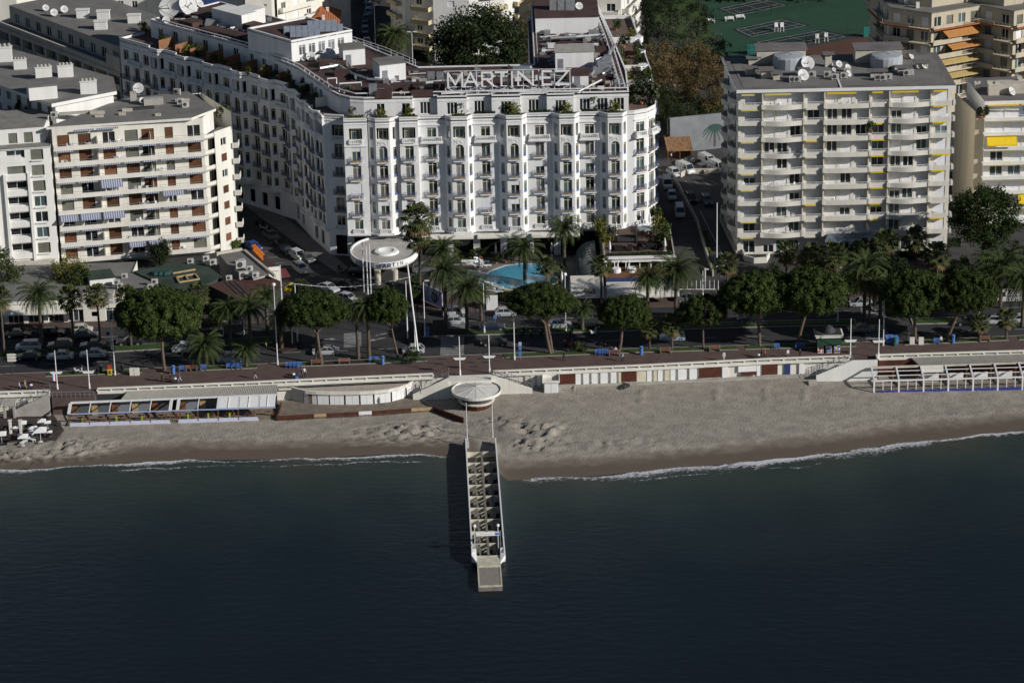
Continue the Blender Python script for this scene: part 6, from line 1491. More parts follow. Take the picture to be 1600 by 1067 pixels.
for i,x in enumerate(xs[:-1]):
    x2=xs[i+1]
    s=MB(); s.beam((x,yf(x),-1.0),(x,yb(x)-.6,-.25),.26,.3); BP('rafter',s.mesh('rafter',WHM,(x,yf(x),0)),RC,(x,yf(x),0))
    BP('post',box_me('rcp',-.13,.13,-.13,.13,0,2.3,WHT),RC,(x,yf(x),-3.3))
    s=MB(); s.box(x+.13,x2-.13,yf(x)-.1,yf(x)+.1,-1.15,-.9); BP('front_beam',s.mesh('front_beam',WHM,(x,yf(x),0)),RC,(x,yf(x),0))
    for t in (.36,.70): s=MB(); y_=yf(x)+(yb(x)-.6-yf(x))*t; z_=-1.0+.75*t; s.box(x+.13,x2-.13,y_-.06,y_+.06,z_-.06,z_+.06); BP('purlin',s.mesh('purlin',WHM,(x,yf(x),0)),RC,(x,yf(x),0))
    for t in (.36,.70): BP('rail_post',box_me('rcq',-.06,.06,-.06,.06,0,2.0,WHT),RC,(x+(x2-x)*t,yf(x),-3.2))
    s=MB(); s.box(x+.13,x2-.13,yf(x)-.08,yf(x)+.08,-3.6,-2.78); BP('blue_base',s.mesh('blue_base',BLD if False else mat('royal_blue_paint',(.035,.055,.26),.6,.06,1.),(x,yf(x),0)),RC,(x,yf(x),0))
    if i>=2: BP('white_screen',box_me('wsc',-1.3,1.0,-.05,.05,0,1.5,STU2),RC,((x+x2)/2,yb(x)-.9,-3.)) 
    BP('back_post',box_me('bkp',-.15,.15,-.15,.15,0,2.6,WOO),RC,(x2-.5,yb(x)-.7,-3.))
b=MB(); b.box(59.8,101,-12.9,-12.6,-3.2,-.2); BM('back_wall',b,WOD,RC)
b=MB(); 
for x,x2 in zip(xs,xs[1:]): b.obox((x,yb(x)-.7),(x2,yb(x2)-.7),.35,-.42,-.1)
BM('back_beam',b,CONL,RC)
corrug('ribbed_roof',RC,(67.6,yb(68)-.5),(100.7,yb(100.7)-.5),(100.7,ey(100.7)-.25),(66.6,ey(66.6)-.25),-.12,.02,110,mat('ribbed_sheet',(.50,.48,.43),.8,.08,1.))
b=MB(); b.quad((67.9,yf(68)+2.2,-.7),(71.9,yf(72)+2.2,-.7),(72,yb(72)-.6,-.2),(67.9,yb(68)-.6,-.2)); BM('canvas_awning',b,CNV,RC)
# ---------------- left beach club
LC=TH('beach_club','beach club with glazed front, timber posts and ribbed canopy left of the curved pavilion','beach club',(-56,-22.5,-3.1))
yf=lambda x:-25.5+.03*(x+56); yb=lambda x:-22.4+.05*(x+56)
b=MB(); b.prism([(-73,yf(-73)),(-38.8,yf(-39)),(-38.8,ey(-39)-.2),(-73,ey(-70)-2.4)],-3.7,-3.05); BM('deck',b,mat('club_floor',(.24,.20,.16),.9,.15,.7),LC)
xs=[-72.6,-69.3,-66,-62.7,-59.4,-56.1,-54.9,-51.6,-48.3,-45,-41.7,-38.9]
for i,(x,x2) in enumerate(zip(xs,xs[1:])):
    w=i in (5,) ; s=MB(); s.beam((x,yf(x),-1.1),(x,yb(x),-.35),.14 if i not in (0,5,6,8) else .5,.14); BP('rafter',s.mesh('rafter',WHM,(x,yf(x),0)),LC,(x,yf(x),0))
    BP('timber_post',box_me('lcp',-.07,.07,-.07,.07,0,2.,WOO),LC,(x,yf(x),-3.1))
    s=MB(); s.box(x,x2,yf(x)-.08,yf(x)+.08,-1.18,-1.02); BP('front_beam',s.mesh('front_beam',BLP,(x,yf(x),0)),LC,(x,yf(x),0))
    s=MB(); s.obox((x,yb(x)),(x2,yb(x2)),.4,-.45,-.2); BP('back_beam',s.mesh('back_beam',WHM,(x,yf(x),0)),LC,(x,yf(x),0))
    if i!=5 and i<10: s=MB(); s.obox((x,yf(x)),(x2,yf(x2)),.2,-3.8,-2.72,0,-.05); BP('pale_base',s.mesh('pale_base',mat('lavender_paint',(.56,.58,.72),.7,.05,1.),(x,yf(x),0)),LC,(x,yf(x),0))
    if i<5 or 6<=i<8: BP('glass_screen',box_me('lgs',-1.3,1.3,-.03,.03,0,1.9,GLC),LC,((x+x2)/2,yb(x)+1.2,-2.9)); BP('wooden_door',box_me('lwd',-.5,.5,-.05,.05,0,2.1,WOL if i%2 else WOO),LC,(x+.4,yb(x)+1.0,-3.))
    if i>=8: s=MB(); s.quad((x+.15,yf(x)+.1,-1.0),(x2-.1,yf(x)+.1,-1.0),(x2-.1,yb(x)-.1,-.3),(x+.15,yb(x)-.1,-.3)); s.beam(((x+x2)/2,yf(x)+.1,-.97),((x+x2)/2,yb(x)-.1,-.27),.1,.1); BP('canvas_panel',s.mesh('canvas_panel',WHT,(x,yf(x),0)),LC,(x,yf(x),0))
    s=MB(); s.box(-.5,.5,-.3,.3,.7,.76); s.box(-.05,.05,-.05,.05,0,.7); s.box(.7,.95,-.15,.1,0,.85); OB('bar_table',cached('btb',lambda: s.mesh('bar_table',WOO)),LC,((x+x2)/2-LC.location.x,yf(x)+1.2-LC.location.y,.1))
b=MB(); b.box(-73,-39,-19.8,-19.5,-3.1,-.3); BM('back_wall',b,DGR,LC)
corrug('ribbed_canopy',LC,(-64.4,yb(-64)+.3),(-38.9,yb(-39)+.3),(-38.9,ey(-38.9)-.25),(-63.6,ey(-63.6)-.25),-.25,-.02,86,MT['ribbed_sheet'])
s=MB(); s.box(0,.12,-.1,.1,0,.9); 
for k,x in enumerate((-70.5,-65,-60.8,-53.3,-50,-46.5)): BP('lime_seat',box_me('lim',-.12,.12,-.12,.12,0,.95,mat('lime_plastic',(.42,.5,.06),.5)),LC,(x,yf(x)+.7,-3.05))
# far left terrace: square parasols, loungers, flower posts
def parasol_me():
    b=MB(); b.add([(-1.1,-1.1,2.25),(1.1,-1.1,2.25),(1.1,1.1,2.25),(-1.1,1.1,2.25),(0,0,2.75)],[(0,1,4),(1,2,4),(2,3,4),(3,0,4)])
    for a_,c_ in (((-1.1,-1.1),(1.1,-1.1)),((1.1,-1.1),(1.1,1.1)),((1.1,1.1),(-1.1,1.1)),((-1.1,1.1),(-1.1,-1.1))): b.quad((*a_,2.05),(*c_,2.05),(*c_,2.25),(*a_,2.25))
    return b.mesh('canopy',WHT)
def parasol(px,py,z,label,sc=1.,rz=.1,group='square white parasols on the left beach terrace'):
    t=TH('parasol',label,'parasol',tuple(at(px,py,z)),rz,group); t.scale=(sc,sc,sc); OB('canopy',cached('paras',parasol_me),t)
    b=MB(); b.tube([(0,0,0),(0,0,2.7)],.04,5); b.box(-.3,.3,-.3,.3,0,.08); OB('pole',cached('parp',lambda: b.mesh('pole',WHM)),t)
sp=[(36,672,'square white parasol at the back row, second from the left of the far left terrace',.62),(66,669,'square white parasol at the back row beside the left stairs',.62),(25,676,'white parasol tilted among the tables at far left',.45),(50,677,'white parasol near the cream posts, middle of the far left terrace',.45),(54,676,'white parasol just behind the middle one on the far left terrace',.45),(64,690,'largest white parasol in the front row of the far left terrace',.95),(3,692,'white parasol cut by the left picture edge',.75),(78,682,'small white parasol beside the potted shrub, right end of the far left terrace',.4),(49,683,'white parasol behind the front row on the far left terrace',.4),(75,669,'shaded white parasol at the back right of the far left terrace',.5),(37,696,'cream parasol lying lowest on the sand beside the loungers',.75)]
for px,py,l,s in sp: parasol(px,py,-3.05,l,s)
b=MB(); b.prism([xy(-60,690,-3.2),xy(88,687,-3.2),xy(100,672,-3.2),(-76,-21.),(-110,-22)],-3.6,-3.08); ST('terrace_deck',b.mesh('terrace_deck',mat('dark_deck',(.07,.055,.05),.9,.2,.7)))
for k,px in enumerate((17,33)):
    b=MB(); b.box(-.2,.2,-.2,.2,0,2.2); b.box(-.3,.3,-.3,.3,2.2,2.35); OB('cream_post',b.mesh('cream_post',CRM),None,tuple(at(px,677,-3.1)),0,('left','right')[k]+' of two cream posts on the far left terrace',None,'post')
def lounger_me():
    b=MB(); b.box(-.3,.3,-.9,.4,.28,.34); M=Matrix.Translation((0,.4,.31))@Matrix.Rotation(R(50),4,'X'); b.box(-.3,.3,0,.75,-.03,.03,0,M)
    for x,y in ((-.25,-.8),(.25,-.8),(-.25,.4),(.25,.4)): b.box(x-.03,x+.03,y-.03,y+.03,0,.28)
    return b.mesh('sun_lounger',WHT)
for k,(px,py,l) in enumerate(((48,688,'white lounger on the sand, right of the lowest parasol'),(38,692,'white lounger half under the lowest parasol'),(52,683,'white lounger behind, nearest the large front parasol'))):
    OB('sun_lounger',cached('loung',lounger_me),None,tuple(at(px,py,-3.2)),[.9,-.6,.4][k],l,None,'sun lounger','white loungers on the left sand')
dcp=sorted([(rnd.uniform(2,96),rnd.uniform(664,686)) for k in range(18)])
for k,(px,py) in enumerate(dcp): OB('garden_chair',cached('dchair',lambda: (lambda m_:(m_.materials.clear(),m_.materials.append(DGR),m_)[2])(plastic_chair_me().copy())),None,at(px,py,-3.07),rnd.uniform(-3,3),'dark chair on the shaded far left beach terrace, '+ordl(k,18),None,'chair','dark chairs on the far left terrace')
# pergola of the far left edge
PG=TH('pergola','grey concrete pergola at the far left edge below the promenade','pergola',(-84,-21.5,-3.1)); b=MB(); b.box(-84.2,-81.8,-22.6,-20.,-.9,-.5); b.box(-83.9,-83.5,-22.4,-22,-3.2,-.9); b.box(-82.3,-81.9,-22.4,-22,-3.2,-.9); b.beam((-84,-22.5,-.6),(-85.5,-25.5,-3.),.3,.3); b.box(-95,-84.2,-22.6,-20,-.85,-.55)
OB('frame',b.mesh('frame',CON,PG.location),PG)
# ---------------- jetty
JA,JB=Vector((-7.72,-41.,0)),Vector((-6.62,-79.4,0)); jd=(JB-JA).normalized(); jn=Vector((-jd.y,jd.x,0)); JW=4.95
JT=TH('jetty','narrow concrete jetty of open cells with white side walls and a low end platform','jetty',(-4.6,-60,-4)); jr=math.atan2(jd.y,jd.x)+R(90)
JC=mat('jetty_concrete',(.60,.57,.45),.9,.14,1.1); JG=mat('jetty_beam_grey',(.22,.20,.18),.9,.15,1.)
def J(u,v,z): return JA+jd*u+jn*v+Vector((0,0,z))
def jbox(name,u0,u1,v0,v1,z0,z1,m):
    b=MB(); b.box(v0,v1,-u1,-u0,0,z1-z0); BP(name,b.mesh(name,m),JT,J(0,0,z0),jr)
# jetty local frame: v across from left edge to right, u seaward
L_=38.6; N=9
for i in range(N+1):
    u=L_*i/N; jbox('cross_wall',u-.13,u+.13,.2,JW-.2,-5.2 if i else -3.9,-2.95,JC)
for i in range(N):
    u0,u1=L_*i/N+.13,L_*(i+1)/N-.13
    for s,(v0,v1) in enumerate(((0,.2),(JW-.2,JW))): jbox('side_wall',u0-.1,u1+.1,v0,v1,-4.6,-2.35 if s==0 else -2.35,WHT)
    if i==0: continue
    for v in (1.28,3.72): 
        jbox('rib',u0,u1,v-.09,v+.09,-3.35,-3.0,JG)
        jbox('pier_leg',u0+.9,u0+1.2,v-.55,v+.30,-5.5,-3.36,JC)
    jbox('pier_leg',u0+.9,u0+1.2,1.85,2.33,-5.5,-3.4,JC)
jbox('centre_beam',0,L_,2.34,2.66,-3.3,-2.9,JG)
jbox('shore_slab',-4.5,0.,.25,JW-.25,-3.6,-3.05,SAND) if False else None
for s,(v0,v1) in enumerate(((0,.2),(JW-.2,JW))): jbox('side_wall',-4.3,.0,v0,v1,-4.2,-2.45,WHT)
jbox('end_slab',L_,L_+3.2,.75,JW-.75,-4.6,-3.0,JC); 
for k in range(3): jbox('end_step',L_+.2+.9*k,L_+1.1+.9*k,.85,JW-.85,-3.0,-2.99+.0-.0,JG) if False else None
jbox('end_platform',L_+3.2,L_+9.7,.75,JW-.75,-4.8,-3.35,JG); jbox('platform_top',L_+3.25,L_+9.3,.95,JW-.95,-3.35,-3.30,mat('platform_screed',(.27,.24,.215),.9,.1,1.))
for v0,v1 in ((.75,.95),(JW-.95,JW-.75)): jbox('platform_edge',L_+3.2,L_+9.7,v0,v1,-3.35,-3.25,JC)
jbox('platform_edge',L_+9.3,L_+9.7,.95,JW-.95,-3.35,-3.22,JC)
for v,s in ((.35,-1),(JW-.35,1)):
    b=MB(); b.add([(-.36*s,0,0),(.36*s,0,0),(.36*s,-1.9,0),(-.42*s,-3.6,0)]+[(-.36*s,0,1.),(.36*s,0,1.),(.36*s,-1.9,.8),(-.42*s,-3.6,.3)],[(0,1,2,3),(4,5,6,7),(0,1,5,4),(1,2,6,5),(2,3,7,6),(3,0,4,7)]); BP('end_wing_wall',b.mesh('end_wing_wall',WHT),JT,J(L_-1.5,v,-3.4),jr)
# gate with banner and ball lamps
for v in (.75,JW-.75):
    for q in (-.14,.14): b=MB(); b.tube([(0,0,0),(0,0,2.9)],.05,5); BP('gate_post',cached('jgp',lambda: b.mesh('gate_post',GRM)),JT,J(L_-2.2,v+q,-2.9),jr)
    b=MB(); b.tube([(0,0,0),(0,0,3.6)],.05,5); b.lathe([(.001,3.5),(.2,3.6),(.26,3.78),(.2,3.95),(.001,4.05)],10); BP('ball_lamp',cached('jbl',lambda: b.mesh('ball_lamp',WHT)),JT,J(L_-2.2,v-.2,-2.9),jr)
b=MB(); b.box(-1.72,1.72,-.05,.05,0,.62,0); b.box(1.1,1.66,-.07,-.05,.1,.5,1)
for k in range(11): b.box(-1.1+.17*k,-1.0+.17*k,-.07,-.05,.2,.44,2)
BP('gate_banner',b.mesh('gate_banner',[WHT,BLC,SHW]),JT,J(L_-2.2,JW/2,-.75),jr)
for v,pw in ((.4,(730,690)),(JW-.4,(770,684))):
    b=MB(); b.tube([(0,0,0),(0,0,6.6)],[.09,.05],6); b.lathe([(.001,6.6),(.1,6.65),(.001,6.75)],6)
    q=at(pw[0],pw[1],-3.0); OB('mast',b.mesh('mast',WHT),None,tuple(q),0,('left' if v<1 else 'right')+' white mast at the shore end of the jetty',None,'mast','masts at the jetty root')
b=MB(); b.box(-.5,.5,-.5,.5,-.6,.5); OB('mast_block',b.mesh('mast_block',CON),None,tuple(at(728,693,-3.1)),0,'dark concrete block at the foot of the left jetty mast',None,'block')
# ---------------- flagpoles with wing brackets
def wingpole():
    b=MB(); b.tube([(0,0,-.2),(0,0,6.9)],[.10,.06],7); b.tube([(0,0,-.2),(0,0,.9)],.15,7); a=MB()
    a.add([(-1.05,-.12,3.1),(-.75,-.12,2.75),(.75,-.12,2.75),(1.05,-.12,3.1),(-1.05,.12,3.1),(-.75,.12,2.75),(.75,.12,2.75),(1.05,.12,3.1)],[(0,1,2,3),(7,6,5,4),(0,3,7,4),(1,0,4,5),(2,1,5,6),(3,2,6,7)]); return b.mesh('pole',WHT),a.mesh('wing_bracket',WHT)
pm,am=wingpole()
for k,(px,py) in enumerate(((90,608),(140,607),(719,586),(765,583),(1328.5,558),(1372.5,559))):
    p=at(px,py,.12); t=TH('flagpole',['left white flagpole with wing bracket at the far left stairs','right white flagpole with wing bracket at the far left stairs','left white flagpole with wing bracket over the jetty stairs','right white flagpole with wing bracket over the jetty stairs','left white flagpole with wing bracket by the right stair wall','right white flagpole with wing bracket above the right beach club'][k],'flagpole',(p.x,p.y,.12),0,'wing-bracket flagpoles along the parapet'); OB('pole',pm,t); OB('wing_bracket',am,t)
# ================================================================= TREES AND PLANTS
def leafq(b,c,nrm,s,r,asp=.7,m=0):
    t=nrm.orthogonal().normalized(); t=Matrix.Rotation(r.uniform(0,6.28),3,nrm)@t; u=nrm.cross(t)
    b.add([c-t*s,c+u*s*asp,c+t*s,c-u*s*asp],[(0,1,2,3)],m)
def crown_lobes(r,n,shape):
    L=[]
    while len(L)<n:
        p=Vector((r.uniform(-1,1),r.uniform(-1,1),r.uniform(-1,1)))
        if shape(p): L.append(p)
    return L
def umbrella_crown(seed,rx,ry,h,n=95,per=75,leaf=.16,mat_=None,flat=.25,lob=(.5,.85)):
    'stone pine crown: many small needle clusters on an uneven dome'
    r=random.Random(seed); b=MB()
    cl=[]
    for i in range(n):
        a=r.uniform(0,6.283); q=math.sqrt(r.random()); ph=q*1.5
        x=rx*math.sin(ph)*math.cos(a)*r.uniform(.85,1.06); y=ry*math.sin(ph)*math.sin(a)*r.uniform(.85,1.06)
        z=h*(math.cos(ph)*.92)+r.uniform(-.25,.25)
        cl.append((Vector((x,y,z)),r.uniform(*lob)))
    for i in range(n//2):   # underside skirts
        a=r.uniform(0,6.283); q=math.sqrt(r.uniform(.1,1)); cl.append((Vector((rx*.9*q*math.cos(a),ry*.9*q*math.sin(a),-h*flat*(1-q*.6)+r.uniform(-.3,.3))),r.uniform(*lob)))
    for c,s in cl:
        for k in range(per):
            d=Vector((r.gauss(0,1),r.gauss(0,1),r.gauss(.25,1))).normalized(); p=c+d*s*r.uniform(.55,1.05); nn=(d+Vector((r.gauss(0,.5),r.gauss(0,.5),r.gauss(0,.5)))).normalized(); leafq(b,p,nn,leaf*r.uniform(.7,1.3),r,.55)
        b.blob(c,s*.66,0,6,.85)
    return b.mesh('crown',mat_ or PINE)
def trunk_me(seed,h,r0_,r1_,lean=(0,0),spread=2.2,n=6,fork=.55,m=None):
    r=random.Random(seed); b=MB(); top=Vector((lean[0],lean[1],h)); f=Vector((lean[0]*fork,lean[1]*fork,h*fork)); mid=f*.5+Vector((r.uniform(-.12,.12),r.uniform(-.12,.12),0))
    b.tube([(0,0,-.1),mid,f],[r0_,r0_*.85,r0_*.75],8)
    for k in range(n):
        a=2*math.pi*k/n+r.uniform(-.3,.3); q=r.uniform(.4,1.)*spread; e=top+Vector((q*math.cos(a),q*math.sin(a),r.uniform(-.3,.6))); b.tube([f,f.lerp(e,.5)+Vector((0,0,-.2)),e],[r0_*.5,r0_*.32,r1_],6)
    return b.mesh('trunk',m or TRK)
PC=[umbrella_crown(11+i,4.0,3.7,2.4,230,120,.105,None,.2,(.42,.68)) for i in range(3)]+[umbrella_crown(31,2.6,2.5,2.1,130,100,.10,None,.28,(.34,.52))]
def pine(px,py,cx,cy,w,h,label,var,lean=None,group='umbrella pines along the promenade',z=.2,two=False):
    'px,py foot; cx,cy crown centre in the photograph; w,h crown size in px'
    f=at(px,py,z); s=F_=None
    k=(FOC/((f-Vector((0,CAMY,CAMH))).dot(fv))); kv=k*math.cos(PITCH)
    # crown centre height from the pixel rise, crown stays over the foot except for its lean
    H=(py-cy)/kv; lx=(cx-px)/k
    t=TH('umbrella_pine',label,'tree',(f.x,f.y,z),0,group)
    small=var==3; RX=2.6 if small else 4.0; sc=(w/k/2)/RX*.95; w*=1.17; sc*=1.17; hz=math.sqrt(max(100,(h/2)**2-(w/2*.36)**2))/k/.93; base=2.2 if small else 2.5
    c=OB('crown',PC[var],t,(lx,.2,H-hz*.15),rnd.uniform(0,6.28)); c.scale=(sc,sc,max(.5,hz/(base*.85)))
    ht=H-hz*.2
    OB('trunk',trunk_me(int(px),ht,.30 if not small else .2,.07,(lx*.9,.1),spread=w/k*.3,n=6,fork=.62),t)
    if two: OB('trunk',trunk_me(int(px)+1,ht,.26,.07,(lx+ .6-two/k,.2),spread=w/k*.28,n=5,fork=.6),t,(two/k,.2,0))
    return t
pine(257,578,255,493,125,85,'wide umbrella pine at the left with a single straight trunk',0)
pine(413,567+0,497,487,10,10,'',0) if False else None
pine(503,567,493,487,104,62,'umbrella pine left of the junction with a forked trunk',1,two=-9)
pine(622,558,607,481,58,58,'small round umbrella pine on a leaning trunk left of the jetty crossing',3)
pine(860,552,846,472,92,58,'wide umbrella pine on a V of two trunks right of the jetty crossing',2,two=3)
pine(882,545,893,478,52,44,'',3) if False else None
pine(967,549,976,491,74,56,'umbrella pine in front of the restaurant pavilion',0)
pine(1099,544,1098,488,64,52,'small umbrella pine left of the wide pines, thin straight trunk',3)
pine(1187,540,1181,464,102,72,'broad umbrella pine standing left of the news kiosk',1)
pine(1246,540,1266,461,104,80,'umbrella pine leaning right above the news kiosk',2)
pine(1430,534,1425,465,92,78,'umbrella pine on a straight trunk right of the news kiosk',0)
pine(1478,533,1507,462,90,72,'umbrella pine leaning right at the right end of the promenade',1)
# big pine in front of the right edge block
def bigcrown(seed,rx,ry,rz,n,per,leaf,m,lob,zlow=-1):
    r=random.Random(seed); b=MB()
    cl=[]
    for i in range(n):
        d=Vector((r.gauss(0,1),r.gauss(0,1),r.gauss(0,1))).normalized()
        if d.z<zlow: d.z=-d.z
        q=r.uniform(.62,1.03); c=Vector((d.x*rx*q,d.y*ry*q,d.z*rz*q)); cl.append((c,r.uniform(*lob)))
    for c,s in cl:
        for k in range(per):
            d=Vector((r.gauss(0,1),r.gauss(0,1),r.gauss(.15,1))).normalized(); p=c+d*s*r.uniform(.4,1.15); nn=(d+Vector((r.gauss(0,.6),r.gauss(0,.6),r.gauss(0,.6)))).normalized(); leafq(b,p,nn,leaf*r.uniform(.6,1.4),r,.6)
        if s>1.3: b.blob(c*.8,s*.4,0,5,.9)
    return b.mesh('crown',m)
def tree(name,label,px,py,H,rx,rz,n,m,seed,trunk=.35,per=70,leaf=.2,lob=(.8,1.4),cat='tree',group=None,ry=None,z=0,tm=None,zlow=-1,th=None):
    p=at(px,py,z); t=TH(name,label,cat,p,0,group)
    OB('crown',cached(('cr',seed,rx,rz,n,m.name),lambda: bigcrown(seed,rx,ry or rx,rz,n,per,leaf,m,lob,zlow)),t,(0,0,H-rz))
    OB('trunk',trunk_me(seed,th or H-rz,trunk,.06,(0,0),spread=rx*.6,n=7,fork=.55,m=tm or TRKD),t); return t
tree('pine_tree','large dark round-headed pine in front of the right edge block',1535,428,16.5,6.0,5.6,190,leafmat('dark_pine_needles',(.045,.07,.018),(.018,.034,.008),.8),61,.45,75,.2,(.8,1.5),tm=TRK)
tree('oak_tree','very large dark tree behind the hotel roof sign',752,150,19,10.5,9,300,DARKT,62,.6,85,.27,(1.2,2.4))
# autumn trees
for k,(px,py,H,rx,l) in enumerate(((1005,150,14,5.,'brown autumn plane tree nearest the hotel right terraces'),(1050,158,15.,5.8,'brown autumn plane tree behind the lane, between two others'),(1112,165,15.5,5.8,'brown autumn plane tree beside the left flank of the wavy-balconied block'),(1030,120,13,4.5,'thin russet plane tree behind the lane plane trees'),(1085,120,13,5,'russet plane tree in front of the tennis courts'))):
    tree('plane_tree',l,px,py+40,H,rx,H*.36,130,AUT,70+k,.35,75,.15,(.6,1.3),group='autumn plane trees')
tree('plane_tree','brown leafy plane tree left of the hotel right wing',815,120,13,3.6,5,60,AUT,81,.3,60,.17,(.7,1.3),group='autumn plane trees')
for k,(px,py,H,rx,m,l) in enumerate(((1062,110,13,6.5,OLV,'large grey-green tree beside the tennis club lawn'),(1035,70,10,4,CYP,'dark green tree in the garden behind the hotel right wing'),(1090,62,9,3.6,CYP,'dark tree at the left corner of the tennis courts'),(1118,112,8,3.5,OLV,'grey-green bush tree at the front corner of the tennis courts'),(1030,228,11,2.8,DARKT,'tall dark ivy-like tree beside the hotel right flank'),(1042,215,11,3.2,DARKT,'dark tree in the shade left of the painted wall'),(1075,205,8.5,3.4,OLV,'bluish conifer above the painted wall'),(1100,212,7.5,3.4,BUSH,'yellow-green bush above the painted wall'),(1122,205,7,3.,BUSH,'green bush at the right end of the painted wall'),(1068,230,9,2.5,DARKT,'dark shrubby tree above the wooden shed'),(960,125,9,3.,BUSH,'green tree in the lane behind the hotel terraces'),(440,60,9,4,BUSH,'bushy tree left of the tiled villa'),(417,48,7.5,3,BUSH,'small bushy tree below the palm left of the villa'),(610,95,8,3.5,DARKT,'dark garden tree at the foot of the rounded tower'),(12,470,9.5,3.2,BUSH,'leafy tree at the left picture edge beside the palms'),(112,462,7.5,3.,BUSY,'olive-green tree in front of the far left white block'),(122,470,6.5,2.6,BUSH,'bushy tree between the left palms and the green shed'),(250,417,5,2.,DARKT,'dark shrub tree on the low roofs below the cream block'),(1345,425,6,2.2,DARKT,'dark shrub tree beside the entrance porch'),(1395,440,5,2,CYP,'dark cypress bush in front of the wavy-balconied block'))):
    tree('tree' if H>7 else 'shrub_tree',l,px,py,H,rx,min(H*.42,rx*1.15),48 if rx<4 else 75,m,100+k,.22,60,.17,(.6,1.2))
p=at(1015,70,0); 
for k,(px,py,H,l) in enumerate(((1014,85,15,'tall slim cypress above the hotel right terraces'),(845+165,70,13,'slim cypress behind the first above the hotel terraces'))):
    t=tree('cypress',l,px,py,H,1.3,H*.46,40,CYP,130+k,.2,55,.17,(.6,.9))
for k,(px,py,H,rx,m,l) in enumerate(((1585,430,6,3.,DARKT,'dark bush mass under the right edge palms, upper'),(1598,455,5,2.6,BUSH,'bush mass cut by the right edge under the palms'),(1500,452,4.5,2.2,DARKT,'dark bush at the driveway end behind the leaning pine'),(1545,455,4.5,2.4,BUSH,'green bush under the large right date palm'),(1290,455,5,2.2,DARKT,'dark bush left of the paved path under the fan palms'),(1405,455,5,2.4,DARKT,'dark bush behind the straight-trunked pine'),(1335,462,4.5,2,BUSH,'bush beside the dark date palm trunk'),(300,505,5,2.2,DARKT,'dark bush right of the wide left pine on the far side'),(345,512,4.5,2.,BUSH,'bush behind the bus shelter'),(470,470,3.5,1.6,DARKT,'dark bush behind the forked pine'),(90,500,4.,1.8,DARKT,'bush before the pale restaurant awning'),(1205,455,4.5,2.2,DARKT,'dark bush behind the broad pine'))):
    tree('shrub_tree',l,px,py,H,rx,H*.42,48,m,140+k,.18,60,.16,(.5,1.))
# dark belt of conifers behind the tennis courts, shady gardens top left
b=MB(); r=random.Random(5)
for px in range(1085,1420,9):
    p=at(px,r.uniform(-18,4),0); H=r.uniform(7,11)
    for k in range(150):
        t=r.random(); q=(1-t)*1.7+.2; a=r.uniform(0,6.28); leafq(b,p+Vector((q*math.cos(a)*r.random()**.4,q*math.sin(a)*r.random()**.4,t*H)),Vector((math.cos(a),math.sin(a),.4)).normalized(),.42,r)
OB('conifer_belt',b.mesh('conifer_belt',CYP),kind='stuff')
b=MB(); 
for k in range(75):
    px=r.choice([r.uniform(30,190),r.uniform(380,470),r.uniform(560,640),r.uniform(790,850),r.uniform(1020,1100)]); p=at(px,r.uniform(-15,12),0); H=r.uniform(5,10)
    for j in range(130):
        d=Vector((r.gauss(0,1),r.gauss(0,1),r.gauss(0,1))).normalized(); leafq(b,p+Vector((d.x*2.6,d.y*2.6,H*.6+d.z*H*.4)),d,.4,r)
OB('background_trees',b.mesh('background_trees',DARKT),kind='stuff')
# ---------------- palms
def date_crown(seed,n=58,L=3.4):
    r=random.Random(seed); b=MB()
    for i in range(n):
        a=i*2.39996+r.uniform(-.2,.2); t=(i+.5)/n; el=R(78-105*t**.9)+r.uniform(-.08,.08); l=L*r.uniform(.85,1.08)
        ns=9; P=[]; pos=Vector((0,0,0)); e=el
        for k in range(ns): P.append(pos.copy()); pos=pos+Vector((math.cos(a)*math.cos(e),math.sin(a)*math.cos(e),math.sin(e)))*(l/(ns-1)); e-=R(8+9*(k/ns))
        sd_=Vector((-math.sin(a),math.cos(a),0))
        for k in range(ns-1):
            p,q=P[k],P[k+1]; d=(q-p).normalized(); up=sd_.cross(d); 
            wd=.66*math.sin(math.pi*min(1,(k+1.0)/ns)**.7)*l/3.4
            for j in range(2):
                c=p.lerp(q,j/2); 
                for s in (-1,1):
                    tip=c+d*.38+sd_*s*wd+up*(.10)-Vector((0,0,.16)); b.add([c-d*.05,c+d*.09,tip],[(0,1,2)])
        for k in range(0,ns-1,2): b.beam(P[k],P[min(k+2,ns-1)],.045,.03)
    r2=MB()
    for k in range(10): a=r.uniform(0,6.28); r2.beam((0,0,-.1),(math.cos(a)*.9,math.sin(a)*.9,-1.1),.07)
    b.add(r2.v,r2.f,1); return b.mesh('crown',[PALM,PDRY])
